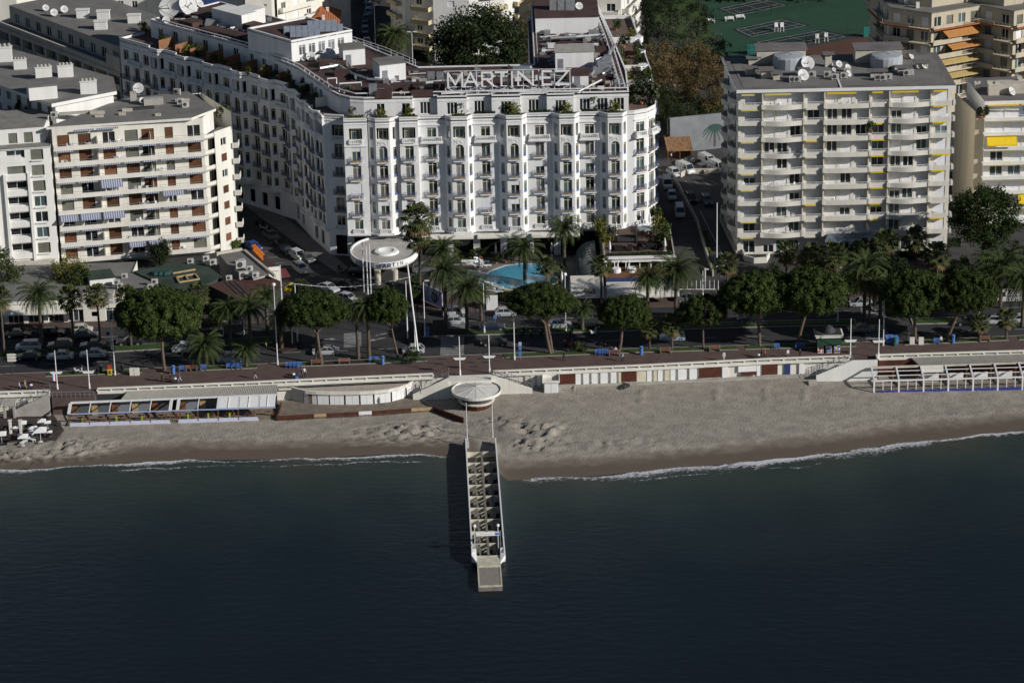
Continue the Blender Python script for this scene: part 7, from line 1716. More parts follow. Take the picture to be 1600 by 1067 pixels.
def fan_crown(seed,n=46,L=1.25,skirt=True):
    r=random.Random(seed); b=MB()
    for i in range(n):
        a=i*2.39996+r.uniform(-.2,.2); t=(i+.5)/n; el=R(75-125*t)+r.uniform(-.1,.1); d=Vector((math.cos(a)*math.cos(el),math.sin(a)*math.cos(el),math.sin(el))); h=d*L*r.uniform(.75,1.05); sd_=d.cross(Vector((0,0,1))).normalized(); up=sd_.cross(d)
        b.beam((0,0,0),h,.05,.03,0 if t<.8 else 1)
        nb=9
        for k in range(nb):
            an=R(-95+190*k/(nb-1)); di=(d*math.cos(an)+sd_*math.sin(an)).normalized(); ln_=.78*(1-.25*abs(an)/1.7); e_=(d*-math.sin(an)+sd_*math.cos(an))*.09; m1=h+di*ln_*.6; tip=h+di*ln_-Vector((0,0,.22))
            b.add([h-e_*.3,m1-e_,tip,m1+e_+up*.04],[(0,1,2,3)],0 if t<.84 else 1)
    if skirt:
        for k in range(26): a=r.uniform(0,6.28); z=-r.uniform(.3,1.3); b.beam((math.cos(a)*.18,math.sin(a)*.18,z+.4),(math.cos(a)*.5,math.sin(a)*.5,z-.5),.16,.03,1)
    return b.mesh('crown',[PALF,PDRY])
DC=[date_crown(200+i) for i in range(3)]; FC=[fan_crown(210+i) for i in range(3)]
def palm_trunk(h,r0_,r1_,seed):
    r=random.Random(seed); b=MB(); n=max(4,int(h/.7)); pts=[];rs=[]
    for i in range(n+1): t=i/n; pts.append((r.uniform(-.03,.03),r.uniform(-.03,.03),h*t)); rs.append((r0_+(r1_-r0_)*t)*(1.06 if i%2 else .95))
    b.tube(pts,rs,8); return b.mesh('trunk',TRKP)
PCOUNT=[0]
def palm(px,py,H,kind,sc,label,group,z=.15,r0_=None):
    p=at(px,py,z); k=PCOUNT[0]; PCOUNT[0]+=1
    t=TH('date_palm' if kind=='d' else 'fan_palm',label,'palm tree',p,0,group)
    OB('crown',(DC if kind=='d' else FC)[k%3],t,(0,0,H),k*1.7,sc=sc*1.12)
    OB('trunk',palm_trunk(H,r0_ or (.34 if kind=='d' else .22),.24 if kind=='d' else .16,k),t); return t
def palm_to(px,py,ytop,kind,sc,label,group,z=.15):
    'foot pixel and the pixel height of the crown centre'
    p=at(px,py,z); k_=FOC/((p-Vector((0,CAMY,CAMH))).dot(fv))*math.cos(PITCH)
    return palm(px,py,(py-ytop)/k_,kind,sc,label,group,z)
G1='palms along the avenue'; G2='palms of the hotel garden'; G3='fan palms before the wavy-balconied block'
palm_to(7,552,468,'f',1.25,'fan palm cut by the left picture edge',G1)
palm_to(66,540,462,'d',1.2,'wide feathery date palm in front of the low restaurants, left',G1)
palm_to(115,533,466,'f',1.3,'fan palm second in the row before the low restaurants',G1)
palm_to(157,540,462,'f',1.25,'fan palm beside the pale restaurant house',G1)
palm_to(205,540,465,'f',1.2,'fan palm just behind the wide left pine',G1)
palm_to(313,520,460,'f',1.2,'fan palm right of the wide left pine',G1)
palm_to(322,572,540,'d',1.15,'low bushy date palm at the right foot of the wide left pine',G1)
palm_to(361,545,485,'d',.95,'date palm left of the blue benches, rear',G1)
palm_to(392,545,480,'d',1.05,'date palm right of the red-brown restaurant roof',G1)
palm_to(385,572,548,'d',.8,'short date palm behind the three blue chairs',G1)
palm_to(418,520,463,'d',.85,'date palm at the corner of the side street',G1)
palm_to(440,545,500,'d',.8,'date palm in the dark island bed left of the junction',G1)
palm_to(560,560,485,'d',.8,'slender date palm in front of the junction, left of a pair',G1)
palm_to(577,560,480,'d',.95,'slender date palm in front of the junction, right of a pair',G1)
palm_to(657,462,345,'f',1.75,'tallest fan palm before the hotel entrance with double crown',G2)
palm_to(657,462,372,'f',1.45,'lower crown palm sharing the spot of the tallest fan palm',G2)
palm_to(694,470,392,'d',1.05,'date palm behind the lilac hoarding, rear',G2)
palm_to(697,512,425,'d',1.3,'tall date palm in front of the lilac hoarding',G2)
palm_to(730,517,452,'d',1.3,'date palm at the seaward corner of the pool garden',G2)
palm_to(752,500,455,'d',.7,'small palm beside the pool corner planter',G2)
palm_to(820,440,390,'d',1.1,'date palm standing at the back edge of the pool',G2)
palm_to(882,420,358,'d',1.1,'date palm before the hotel bays left of the terrace',G2)
palm_to(855,450,415,'f',1.05,'fan palm with dry skirt at the right end of the pool',G2)
palm_to(940,495,416,'f',1.1,'fan palm left front of the pavilion',G2)
palm_to(1012,505,435,'d',1.05,'date palm before the pavilion, left of the large one',G2)
palm_to(1056,495,425,'d',1.5,'large spreading date palm right of the pavilion',G2)
palm_to(910,515,483,'d',.7,'low palm behind the V-trunked pine',G1)
palm_to(1015,545,512,'f',1.05,'short fan palm right of the pavilion pine',G1)
palm_to(1050,546,508,'f',1.1,'short fan palm with thick trunk beside the brown bench',G1)
palm_to(1136,480,413,'f',1.2,'fan palm at the mouth of the right lane',G3)
palm_to(1229,428,396,'f',1.25,'fan palm at the left end of the forecourt row',G3)
palm_to(1268,440,402,'f',1.4,'fan palm second from left in the forecourt row',G3)
palm_to(1302,450,400,'f',1.5,'fan palm third from left in the forecourt row',G3)
palm_to(1350,500,418,'d',1.35,'dark date palm rising before the entrance porch',G3)
palm_to(1383,425,380,'f',1.45,'fan palm before the middle balconies of the wavy block',G3)
palm_to(1430,425,375,'f',1.35,'fan palm before the right balconies of the wavy block',G3)
palm_to(1464,430,400,'f',1.45,'fan palm on the lawn island of the driveway',G3)
palm_to(1375,500,448,'d',1.2,'date palm between the porch and the straight pine',G3)
palm_to(1358,512,440,'f',1.2,'thin fan palm left of the straight pine',G3)
palm_to(1563,480,418,'d',1.5,'large date palm at the right end under the big pine',G1)
palm_to(1597,510,440,'d',1.5,'date palm cut by the right picture edge',G1)
palm_to(1531,534,505,'f',.95,'short fan palm on the right grass strip, left of a pair',G1)
palm_to(1572,530,498,'f',1.05,'short fan palm on the right grass strip, right of a pair',G1)
palm_to(1540,432,410,'d',.9,'palm in the shade under the big pine',G1)
palm_to(617,95,58,'d',1.3,'palm in the garden of the rounded tower',None)
palm_to(432,65,22,'d',1.7,'palm behind the hotel roof left of the tiled villa',None)
# small bushes on the strips
for k,(px,py,s,l) in enumerate(((643,566,1.5,'round dark bush at the end of the grass strip by the crossing'),(907,549,1.1,'spiky bush on the grass strip beside the V-trunked pine'),(1475,425,1.2,'dark bush on the lawn island'),(190,425,1.2,'bush on the low restaurant roofs'),(1240,455,1.3,'bush by the paved entrance path'),(1320,440,1.2,'bush beside the paved entrance, right'))):
    tree('bush',l,px,py,s*1.4,s,s*.7,16,DARKT if k%2==0 else BUSH,160+k,.08,60,.13,(.3,.6),cat='bush',z=.2,th=.5)
# ---------------- terrace planting of the hotel and the roofs
def shrub_me(seed,m,rx=.8,rz=.8,n=10):
    return bigcrown(seed,rx,rx,rz,n,45,.13,m,(.3,.5))
SHR=[shrub_me(300,BUSH),shrub_me(301,BUSY),shrub_me(302,DARKT),shrub_me(303,OLV,.9,1.1,14),shrub_me(304,BUSH,.5,.5,7)]
def potted(p,kind,s,label,group,pot=True):
    t=TH('potted_shrub',label,'potted plant',p,rnd.uniform(0,6),group)
    if pot: 
        def f(): b=MB(); b.lathe([(.22,0),(.34,.5),(.36,.5),(.3,.46)],10); return b.mesh('pot',TER)
        OB('pot',cached('pot',f),t)
    OB('foliage',SHR[kind],t,(0,0,.5+.55*s),sc=s); return t
GT='planted shrubs on the hotel roof terrace'
fr=[(552,182,1,.7,'low planter shrub left of the sea-front terrace corner'),(540,166,3,1.5,'grey olive tree in a pot at the terrace corner'),(594,186,1,.8,'planter shrub under the first attic window'),(638,183,1,.8,'planter shrub under the second attic window'),(656,172,0,1.6,'tall leafy shrub beside the dark terrace recess'),(675,172,3,.9,'small tree before the dark terrace recess'),(690,176,0,1.,'shrub right of the dark terrace recess'),(712,178,0,1.2,'left of two clipped bushes on the first terrace bay'),(724,178,0,1.2,'right of two clipped bushes on the first terrace bay'),(735,176,2,.8,'small dark shrub beside the two clipped bushes'),(745,172,1,1.5,'large yellow-green bush between terrace bays'),(783,174,3,.8,'lollipop tree left of the middle attic doors'),(817,173,3,.8,'lollipop tree right of the middle attic doors'),(795,180,0,.8,'planter shrub below the middle attic doors'),(805,180,1,.9,'second planter shrub below the middle attic doors'),(842,172,1,1.2,'autumnal shrub on the terrace trellis'),(870,168,3,.8,'lollipop tree on the right attic terrace'),(886,180,1,.9,'planter shrub on the right front bay'),(929,171,0,1.5,'dark leafy bush before the wooden trellis'),(938,170,2,1.1,'dark shrub beside the wooden trellis'),(958,178,1,1.,'planter shrub on the last front bay'),(975,168,2,1.,'shrub at the right end of the attic wall'),(985,160,1,1.3,'large shrub in a pot on the round corner terrace'),(1003,165,3,1.9,'feathery olive tree on the round corner terrace'),(1016,162,2,1.5,'dark conical shrub at the edge of the round corner terrace')]
for px,py,k,s,l in fr: potted(at(px,py,26.5)+Vector((0,.25,.15)),k,s*1.35,l,GT)
for k,(a,c,y_) in enumerate(((545,574,43.5),(590,612,43.1),(628,655,43.5),(707,732,43.2),(793,817,43.2),(876,899,43.2),(951,974,43.2),(741,779,44.4),(826,863,44.4),(908,937,44.4))): hedge('terrace_planting',[(fx(a)+.3,y_),(fx(c)-.3,y_)],.55,.95,['first','second','third','fourth','fifth','sixth','seventh','eighth','ninth','tenth'][[0,1,2,3,5,7,9,4,6,8][k]]+' strip of trough planting along the hotel sea-front terrace, counting from left',DARKT if k>6 else BUSH,z=26.55,group='planting troughs on the hotel terrace')
for i,(px,py) in enumerate(((222,50),(232,55),(247,58),(254,68),(258,72),(295,86),(303,83),(312,88),(335,98),(345,100),(352,106),(372,112),(388,118),(412,120),(430,125),(458,142),(480,148),(494,155),(500,165),(478,140),(470,150),(450,130),(420,115))):
    potted(at(px,py,26.5),[0,1,4,0][i%4],rnd.uniform(.8,1.2),'shrub on the shaded street-wing terrace of the hotel, %s from far end'%(ORD+['twenty-first','second to last','last'])[i],GT)
for i,(px,py,s,l) in enumerate(((963,48,1.2,'top clump on the stepped right terraces'),(985,62,1.2,'shrub beside the highest white planter'),(975,75,1.4,'shrub on the second right terrace'),(968,95,1.2,'ball shrub on the third right terrace'),(1000,92,1.5,'bushy shrub at the edge of the third right terrace'),(972,108,1.3,'round clipped shrub on the lower right terrace'),(998,106,1.3,'round clipped shrub by the lower white planter'),(990,128,1.5,'hedge clump on the lower right terrace'),(1010,132,1.7,'yellowing clump on the lower right terrace'),(975,130,1.5,'dark clump against the attic on the lower right terrace'),(1000,142,1.5,'big clump above the round corner terrace'))): potted(at(px,py,26.5),i%4,s,l,GT)
SCW=mat('terrace_timber',(.30,.15,.075),.85,.2,2.)
for i,(q,u) in enumerate(((0,11.5),(0,16.5),(0,21),(0,26),(0,31),(0,36.5),(0,42),(0,47),(1,5),(2,3))):
    d,n_,L=frame2(WG[q],WG[q+1]); p=along(WG[q],WG[q+1],u,-.7); s=MB()
    for k in range(8): s.box(.53*k,.53*k+.5,-.05,.05,0,1.75)
    s.box(0,4.2,-.08,.08,1.75,1.83); OB('timber_screen',s.mesh('timber_screen',SCW if i<8 else CRM),HB,Vector((p[0],p[1],26.5))-HB.location,math.atan2(-n_.y,-n_.x))
for k,(y_) in enumerate((92,82,72,62)): 
    s=MB(); s.box(0,5,-.1,.1,0,1.4); OB('terrace_divider',s.mesh('terrace_divider',[STU,WOO,CRM,CON][k]),HB,Vector((20.5,y_,26.25))-HB.location)
    s=MB(); s.prism([(-.9,-1.4),(.5,-1.),(.9,0),(.5,1.),(-.9,1.4)],0,1.1); OB('white_planter',s.mesh('white_planter',STU),HB,Vector((26.2,y_+1.5,26.2))-HB.location)
GP='potted plants on the pavilion terrace'
for px,py,k,s,l in ((936,352,1,1.3,'yellow-green bush at the hotel end of the pavilion terrace'),(942,352,4,1,'potted shrub left of the terrace door'),(954,350,4,1.,'ball tree left of the terrace door'),(975,350,4,1.,'ball tree right of the terrace door'),(981,347,4,1.1,'potted bush second right of the terrace door'),(989,347,3,.9,'potted grey tree by the terrace windows'),(996,350,4,1.1,'potted bush under the terrace windows'),(937,362,1,1.5,'hedge clump at the left edge of the pavilion terrace, upper'),(940,372,1,1.5,'hedge clump at the left edge of the pavilion terrace, middle'),(944,383,1,1.4,'hedge clump at the left edge of the pavilion terrace, lower'),(1025,345,0,1.5,'leafy bush at the right edge of the pavilion terrace, upper'),(1031,360,1,1.7,'leafy bush at the right edge of the pavilion terrace, middle'),(1036,374,0,1.7,'leafy bush at the right edge of the pavilion terrace, lower'),(1040,385,0,1.4,'leafy bush at the front right of the pavilion terrace'),(957,378,3,1.4,'bare grey tree on the pavilion terrace'),(1024,380,3,1.3,'grey-leaved tree at the right of the pavilion terrace')): potted(at(px,py,5.15),k,s,l,GP)
for px,py,k,s,l in ((35,185,2,1.9,'large dark conifer on the far left roof terrace'),(50,188,2,1.6,'second dark conifer on the far left roof terrace'),(24,200,3,1.1,'palm-like plant in a terracotta pot on the far left roof terrace'),(62,198,0,.9,'small potted bush on the far left roof terrace'),(12,192,1,1.1,'shrub at the left end of the far left roof terrace'),(342,183,1,1.3,'russet climber at the roof corner of the cream block'),(350,188,0,1.5,'bush on the corner terrace of the cream block')): potted(at(px,py,23.6 if px<100 else 22.9),k,s,l,'plants on the left roofs')
for px,py,k,s,l in ((1533,185,2,1.1,'dark shrub at the left end of the top terrace, right edge block'),(1538,184,2,1.1,'second shrub on the top terrace of the right edge block'),(1575,180,0,.7,'potted plant beside the blue curtain'),(1361,208,0,1.1,'bushy plant hanging on a middle balcony of the wavy block')): potted(at(px,py,21.3 if px>1500 else 25.4),k,s,l,'plants on balconies')
for px,py,k,s,l in ((790,410,2,1.2,'dark potted bush behind the pool'),(752,405,4,1.4,'ball tree before the arcade pillar, left'),(738,407,4,1.4,'ball tree before the arcade, far left'),(775,412,2,1.1,'shrub beside the arcade pillar'),(875,432,2,1.3,'dark bush at the right end of the pool'),(870,440,3,1.4,'small tree by the pool steps')): potted(at(px,py,.25),k,s,l,'pool garden pots')
# ================================================================= VEHICLES
PAINT={}
def paint(n,c,r=.28): PAINT[n]=mat(n+'_car_paint',c,r,.02,1.,spec=.6)
for n,c in (('silver',(.42,.43,.45)),('white',(.56,.56,.56)),('black',(.012,.012,.013)),('grey',(.12,.12,.13)),('darkblue',(.015,.02,.045)),('blue',(.03,.07,.30)),('brown',(.15,.12,.09)),('yellow',(.55,.45,.02)),('red',(.35,.03,.025)),('cream',(.55,.52,.44)),('paleblue',(.35,.42,.52))): paint(n,c)
HLM=mat('headlamp_glass',(.7,.7,.68),.1,.02,1.,spec=.8); TLM=mat('tail_lamp_red',(.30,.01,.01),.2,.02,1.)
CT={ # length,width,hood z, belt z, roof z, profile of roof (x fractions: windscreen base, roof front, roof rear, rear base)
 'sedan':(4.5,1.78,.78,.92,1.43,(.28,.42,.70,.86)),'hatch':(3.8,1.68,.80,.93,1.48,(.24,.38,.82,.97)),'suv':(4.4,1.82,.95,1.08,1.68,(.26,.38,.86,.98)),'mpv':(4.4,1.8,.9,1.05,1.72,(.17,.32,.88,.98)),'van':(4.7,1.85,.95,1.12,1.95,(.12,.24,.96,1.)),'beetle':(4.05,1.72,.80,.95,1.5,(.27,.42,.62,.90))}
def car_body(k):
    L,W,hz,bz,rz_,pf=CT[k]; b=MB(); w=W/2; X=lambda f: L/2-f*L
    st=[(0.0,.30,.62,.90),(.03,.22,hz-.08,.97),(pf[0],.2,bz-.03,1.),(.5,.2,bz,1.),(pf[3] if pf[3]<.97 else .93,.2,bz+(.02 if k!='sedan' else -.02),1.),(.985,.24,bz-.04,.96),(1.,.34,bz-.18,.90)]
    R_=[]
    for f,z0,z1,ws in st: R_.append([(X(f),-w*ws*.96,z0),(X(f),-w*ws,(z0+z1)/2),(X(f),-w*ws*.93,z1),(X(f),w*ws*.93,z1),(X(f),w*ws,(z0+z1)/2),(X(f),w*ws*.96,z0)])
    n=6; vs=[v for r in R_ for v in r]; fs=[]
    for i in range(len(R_)-1):
        for j in range(n): fs.append((i*n+j,(i+1)*n+j,(i+1)*n+(j+1)%n,i*n+(j+1)%n))
    fs+= [tuple(range(n)),tuple(range((len(R_)-1)*n+n-1,(len(R_)-1)*n-1,-1))]
    b.add(vs,fs,0)
    # roof skin and pillars
    rw=w*.76; x1,x2=X(pf[1]),X(pf[2])
    b.add([(x1,-rw,rz_-.03),(x1,rw,rz_-.03),(x2,rw,rz_-.03),(x2,-rw,rz_-.03),(x1-.12,-rw*.9,rz_+.02),(x1-.12,rw*.9,rz_+.02),(x2+.12,rw*.9,rz_+.02),(x2+.12,-rw*.9,rz_+.02)],[(4,7,6,5),(0,4,5,1),(1,5,6,2),(2,6,7,3),(3,7,4,0)],0)
    xa,xd=X(pf[0]),X(min(pf[3],.985))
    for s in (-1,1):
        b.beam((xa,s*w*.90,bz-.02),(x1,s*rw,rz_-.03),.07,.07); b.beam((xd,s*w*.90,bz),(x2,s*rw,rz_-.03),.10 if k!='van' else .3,.08); b.beam(((xa+xd)/2,s*w*.92,bz),((x1+x2)/2,s*rw,rz_-.03),.08,.06)
    return b.mesh('body',PAINT['silver'])
def car_glass(k):
    L,W,hz,bz,rz_,pf=CT[k]; b=MB(); w=W/2*.90; X=lambda f: L/2-f*L; rw=W/2*.745; a,d=X(pf[0]),X(min(pf[3],.98)); x1,x2=X(pf[1]),X(pf[2])
    v=[(a,-w,bz-.03),(a,w,bz-.03),(d,w,bz-.03),(d,-w,bz-.03),(x1,-rw,rz_-.04),(x1,rw,rz_-.04),(x2,rw,rz_-.04),(x2,-rw,rz_-.04)]
    b.add(v,[(0,1,5,4),(1,2,6,5),(2,3,7,6),(3,0,4,7)])
    if k=='van':
        pass
    return b.mesh('windows',GLS)
def wheel_me():
    b=MB(); b.lathe([(.31,-.1),(.33,-.06),(.33,.06),(.31,.1)],14); b.lathe([(.2,-.11),(.2,.11)],10,1); b.xf(Matrix.Rotation(R(90),4,'X')); return b.mesh('wheel',[BLK,SIL])
CARS={}
def car(kind,px,py,rz,colr,label,group='parked and passing cars',z=.005,p=None):
    p=p or at(px,py,z); t=TH('van' if kind=='van' else 'car',label,'van' if kind=='van' else 'car',p,rz,group); L,W,hz,bz,rz_,pf=CT[kind]
    o=OB('body',cached(('cb',kind),lambda: car_body(kind)),t); o.material_slots[0].link='OBJECT'; o.material_slots[0].material=PAINT[colr]
    OB('windows',cached(('cg',kind),lambda: car_glass(kind)),t)
    wm=cached('wheel',wheel_me)
    for x in (L/2-L*.185,-L/2+L*.185):
        for s in (-1,1): OB('wheel',wm,t,(x,s*(W/2-.1),.33))
    for s in (-1,1):
        OB('headlight',box_me('hl',-.08,.05,-.2,.2,-.08,.08,HLM),t,(L/2-.07,s*W*.33,hz-.16)); OB('tail_light',box_me('tl',-.04,.04,-.16,.16,-.1,.1,TLM),t,(-L/2+.04,s*W*.36,bz-.2))
    if kind=='van':
        for s in (-1,1): q=OB('side_panel',box_me('vsp',-1.75,1.2,-.03,.03,0,.8,WHT),t,(-.7,s*W/2*.86,1.22),rot=(R(11)*s,0,0)); q.material_slots[0].link='OBJECT'; q.material_slots[0].material=PAINT[colr]
    return t
# avenue, near carriageway (driving towards the left of the picture = seaward lane)
C_=[('sedan',95,560,3.14,'silver','silver saloon behind another on the near carriageway, left'),('sedan',146,557,3.14,'silver','silver saloon following between the two left flagpoles'),('sedan',45,561,3.14,'black','black car below the white van at the left'),('mpv',45,546,3.2,'white','small white van on the median lane, far left'),
('suv',95,544,3.18,'brown','brownish estate car right of the white van'),('sedan',146,543,3.18,'grey','dark grey saloon right of the brownish estate'),('sedan',203,538,3.18,'black','black car under the left edge of the wide pine'),('hatch',128,519,0.,'cream','cream car parked before the low restaurants'),('sedan',133,527,0.,'grey','dark car just below the cream parked car'),('suv',82,525,0.,'black','black car between two palm trunks at the left'),('sedan',29,526,0.,'black','long black car near the left edge'),
('mpv',289,549,3.14,'silver','silver people carrier right of the wide pine trunk'),('mpv',360,565,3.14,'paleblue','pale people carrier behind the three blue chairs'),('sedan',509,553,3.14,'silver','silver saloon crossing behind the forked pine trunk'),('hatch',646,551,3.14,'silver','silver hatchback stopped at the zebra crossing'),
('suv',711,493,0.1,'silver','silver car by the hedge at the pool corner'),('hatch',712,506,0.05,'silver','silver car below another near the left pool palms'),('sedan',769,515,0.05,'darkblue','dark blue car on the far carriageway below the pool'),('sedan',772,539,3.14,'black','black car just right of the zebra crossing'),('hatch',790,493,0.05,'silver','silver car half hidden by the V-trunked pine crown'),('sedan',873,511,0.05,'white','white car behind the V-trunked pine'),('suv',923,511,0.05,'black','black car left of the pavilion palm trunk'),('suv',1050,531,3.14,'paleblue','pale blue SUV behind the short fan palm'),('hatch',970,507,.05,'grey','dark car behind the pavilion pine crown'),
('beetle',1345,478,3.14,'silver','rounded silver car at the paved entrance path'),('hatch',1378,484,3.14,'grey','dark car right of the rounded silver car'),('hatch',1410,493,3.14,'black','black car behind the straight-trunked pine'),('sedan',1512,507,3.14,'black','black car between the right leaning pine and the fan palm'),('hatch',1551,505,3.14,'silver','silver car parked by the right fan palm pair'),('sedan',1592,503,3.14,'silver','silver car cut near the right picture edge'),('van',1574,470,3.14,'white','white van at the far right under the palms'),('sedan',1172,502,3.1,'black','black car half hidden behind the broad pine'),('sedan',1345,540-22,3.14,'grey','dark grey car on the near lane by the right crossing'),('sedan',1075,470,0.,'grey','grey car beyond the large spreading palm'),
('suv',466,404,-1.,'white','white estate car standing in the side street shade'),('hatch',480,408,-1.,'grey','grey car close behind the white estate'),('suv',470,424,-1.1,'silver','silver estate driving out of the side street'),('sedan',513,454,-.75,'silver','silver car with rear to the canopy columns'),('sedan',543,450,-.6,'black','black car beside the canopy forecourt'),('hatch',543,470,-.6,'silver','silver car peeping over the forked pine crown'),('hatch',462,456,-.2,'yellow','small yellow car by the corner restaurant'),('mpv',563,428,0.1,'black','large black car under the left of the round canopy'),('suv',662,424,0.1,'grey','dark car right of the canopy columns'),('sedan',396,389,-1.,'blue','bright blue car at the end of the cream block'),('sedan',436,384,-1.,'black','dark car parked in the deep shade of the side street, lower'),('sedan',424,372,-1.,'grey','dark car parked in the deep shade of the side street, middle'),('sedan',448,396,-1.,'black','dark car in the side street nearest the light'),
('van',1043,292,-1.57,'white','tall white van facing the sea in the right lane'),('hatch',1050,310,-1.57,'silver','grey car directly in front of the tall white van'),('van',1062,336,-1.57,'white','white van lowest in the right lane'),('hatch',1053,274,-1.1,'white','white car behind the tall van'),('van',1071,269,-1.05,'white','white van with roof bars before the shed'),('hatch',1097,268,-1.05,'grey','grey car between two white vans at the painted wall'),('van',1121,266,-1.05,'white','white van at the foot of the painted palm, right'),('van',1105,256,-1.1,'white','white van parked before the painted palm'),('sedan',1079,256,.5,'black','black car beside the shed'),('suv',1079,314,-1.4,'black','black car parked in the first shaded bay'),('suv',1104,318,-1.4,'grey','dark car parked against the flank of the wavy block'),('suv',1119,416,-1.3,'black','dark car at the foot of the parking bays')]
for a in C_: car(*a)
for k,(px,py,c,l) in enumerate(((573,4,'paleblue','topmost car of the parked row in the back street'),(577,13,'silver','silver car second from top in the back street row'),(576,22,'silver','silver car third from top in the back street row'),(573,32,'grey','grey car fourth from top in the back street row'),(571,42,'darkblue','dark car fifth from top in the back street row'),(571,51,'grey','grey car sixth from top in the back street row'),(571,59,'darkblue','dark car seventh from top in the back street row'),(573,68,'white','white car near the bottom of the back street row'),(577,78,'silver','silver car at the bottom of the back street row'),(600,86,'black','black car at the back street corner'),(688,108,'grey','dark silver car behind the two roof units'),(742,108,'grey','grey car under the dark tree, left of the sign top'),(776,107,'silver','silver car above the sign letters'),(800,108,'black','dark car above the right sign letters'),(535,49,'black','dark car right of the tiled villa'),(1030,143,'silver','silver car glimpsed beside the round corner terrace'),(1125,158,'grey','car at the left rear of the wavy block'))):
    car(['hatch','sedan','suv'][k%3],px,py,1.62 if k<9 else .1,c,l,'cars parked behind the hotel')
def moto_me():
    b=MB()
    for x in (-.65,.65): b.lathe([(.3,-.06),(.32,0),(.3,.06)],12,1)
    b2=MB()
    for x in (-.65,.65):
        t=MB(); t.lathe([(.24,-.05),(.31,-.05),(.31,.05),(.24,.05)],12,1); t.xf(Matrix.Translation((x,0,.31))@Matrix.Rotation(R(90),4,'X')); b2.add(t.v,t.f,1)
    b2.box(-.75,-.05,-.14,.14,.55,.82,0); b2.box(-.05,.35,-.16,.16,.3,.42,0); b2.box(.32,.5,-.18,.18,.35,1.0,0); b2.beam((.65,0,.31),(.42,0,1.05),.08,.08,1); b2.beam((.42,-.34,1.06),(.42,.34,1.06),.05,.05,1); b2.box(-.7,-.02,-.15,.15,.82,.92,1); b2.box(-1.0,-.68,-.2,.2,.85,1.15,0); b2.box(.5,.56,-.2,.2,1.,1.35,2)
    return b2.mesh('scooter',[PAINT['silver'],BLK,GLC])
def moto(px,py,rz,colr,label,group='parked scooters'):
    o=OB('motor_scooter',cached('moto',moto_me),None,at(px,py,.12 if py>560 else .0),rz,label,None,'scooter',group); o.material_slots[0].link='OBJECT'; o.material_slots[0].material=PAINT[colr]
for px,py,rz,c,l in ((124,583,.6,'silver','left scooter parked on the promenade between the left flagpoles'),(156,583,1.2,'black','middle scooter parked on the left promenade'),(188,582,.9,'black','scooter behind the red and yellow post'),(817,524,1.3,'black','first scooter of the row behind the jetty crossing'),(831,524,1.3,'grey','second scooter of the row behind the jetty crossing'),(846,524,1.3,'black','third scooter of the row behind the jetty crossing'),(893,523,1.3,'darkblue','dark scooter on the median right of the V-trunked pine'),(928,524,.8,'white','white scooter on the median before the pavilion'),(890,541,.2,'red','red motorcycle by the spiky bush'),(406,352,.3,'black','scooter highest in the side street row'),(414,360,.3,'silver','silver scooter in the side street row'),(421,366,.3,'black','dark scooter in the side street row, third'),(428,372,.3,'grey','lowest scooter in the side street row')): moto(px,py,rz,c,l)
# ================================================================= STREET FURNITURE, PEOPLE
def post(px,py,H,r,m,z=.12): 
    b=MB(); b.tube([(0,0,0),(0,0,H)],[r,r*.6],7); return b
def hpix(px,py,ytop,z=.12):
    p=at(px,py,z); k=FOC/((p-Vector((0,CAMY,CAMH))).dot(fv))*math.cos(PITCH); return (py-ytop)/k,p
def lamp(px,py,ytop,label,arms=1,ball=False,group='tall street lamps'):
    H,p=hpix(px,py,ytop); t=TH('street_lamp',label,'street lamp',p,0,group)
    b=MB(); b.tube([(0,0,0),(0,0,H)],[.10,.06],7); b.tube([(0,0,0),(0,0,.8)],.15,7); OB('pole',b.mesh('pole',WHM),t)
    if ball:
        b=MB(); b.lathe([(.001,0),(.28,.1),(.34,.32),(.26,.52),(.001,.6)],10); OB('globe',cached('globe',lambda: b.mesh('globe',WHT)),t,(0,0,H))
    else:
        for s in ((1,),(1,-1))[arms-1]:
            b=MB(); b.beam((0,0,H-.1),(.9*s,-.2,H+.15),.06); b.box(.6*s-.35,.6*s+.45,-.3,-.05,H+.08,H+.22); OB('lamp_head',b.mesh('lamp_head',WHM),t)
    return t
for a in ((180,586,502,'tall lamp post on the promenade beside the wide left pine',1),(174,545,470,'lamp post on the median left of the wide pine',1),(434,570,448,'tall globe lamp at the left of the junction',1,True),(664,525,440,'lamp post beside the lilac hoarding',1),(757,520,442,'lamp post before the pool hedge',1),(884,517,432,'lamp post left of the rounded awning',1,True),(804,562,478,'slim lamp post left of the V-trunked pine',1),(1098,462,422,'lamp post by the railing fence',1),(1122,480,430,'lamp post at the mouth of the right lane',1),(1309,502,420,'lamp post beside the paved entrance path',1),(1380,540,468,'lamp post right of the right crossing',1),(1530,497,462-30,'lamp post beyond the right leaning pine',1),(1548,450,440-12,'small lamp post under the palms at far right',1),(578+172,520,452,'second lamp post before the pool',1) if False else (1054,146,100,'lamp post among the autumn trees',1),(647,162,55,'tall two-armed lamp behind the hotel roof',2),(587,75,12,'lamp post beside the back street',1)): lamp(*a)
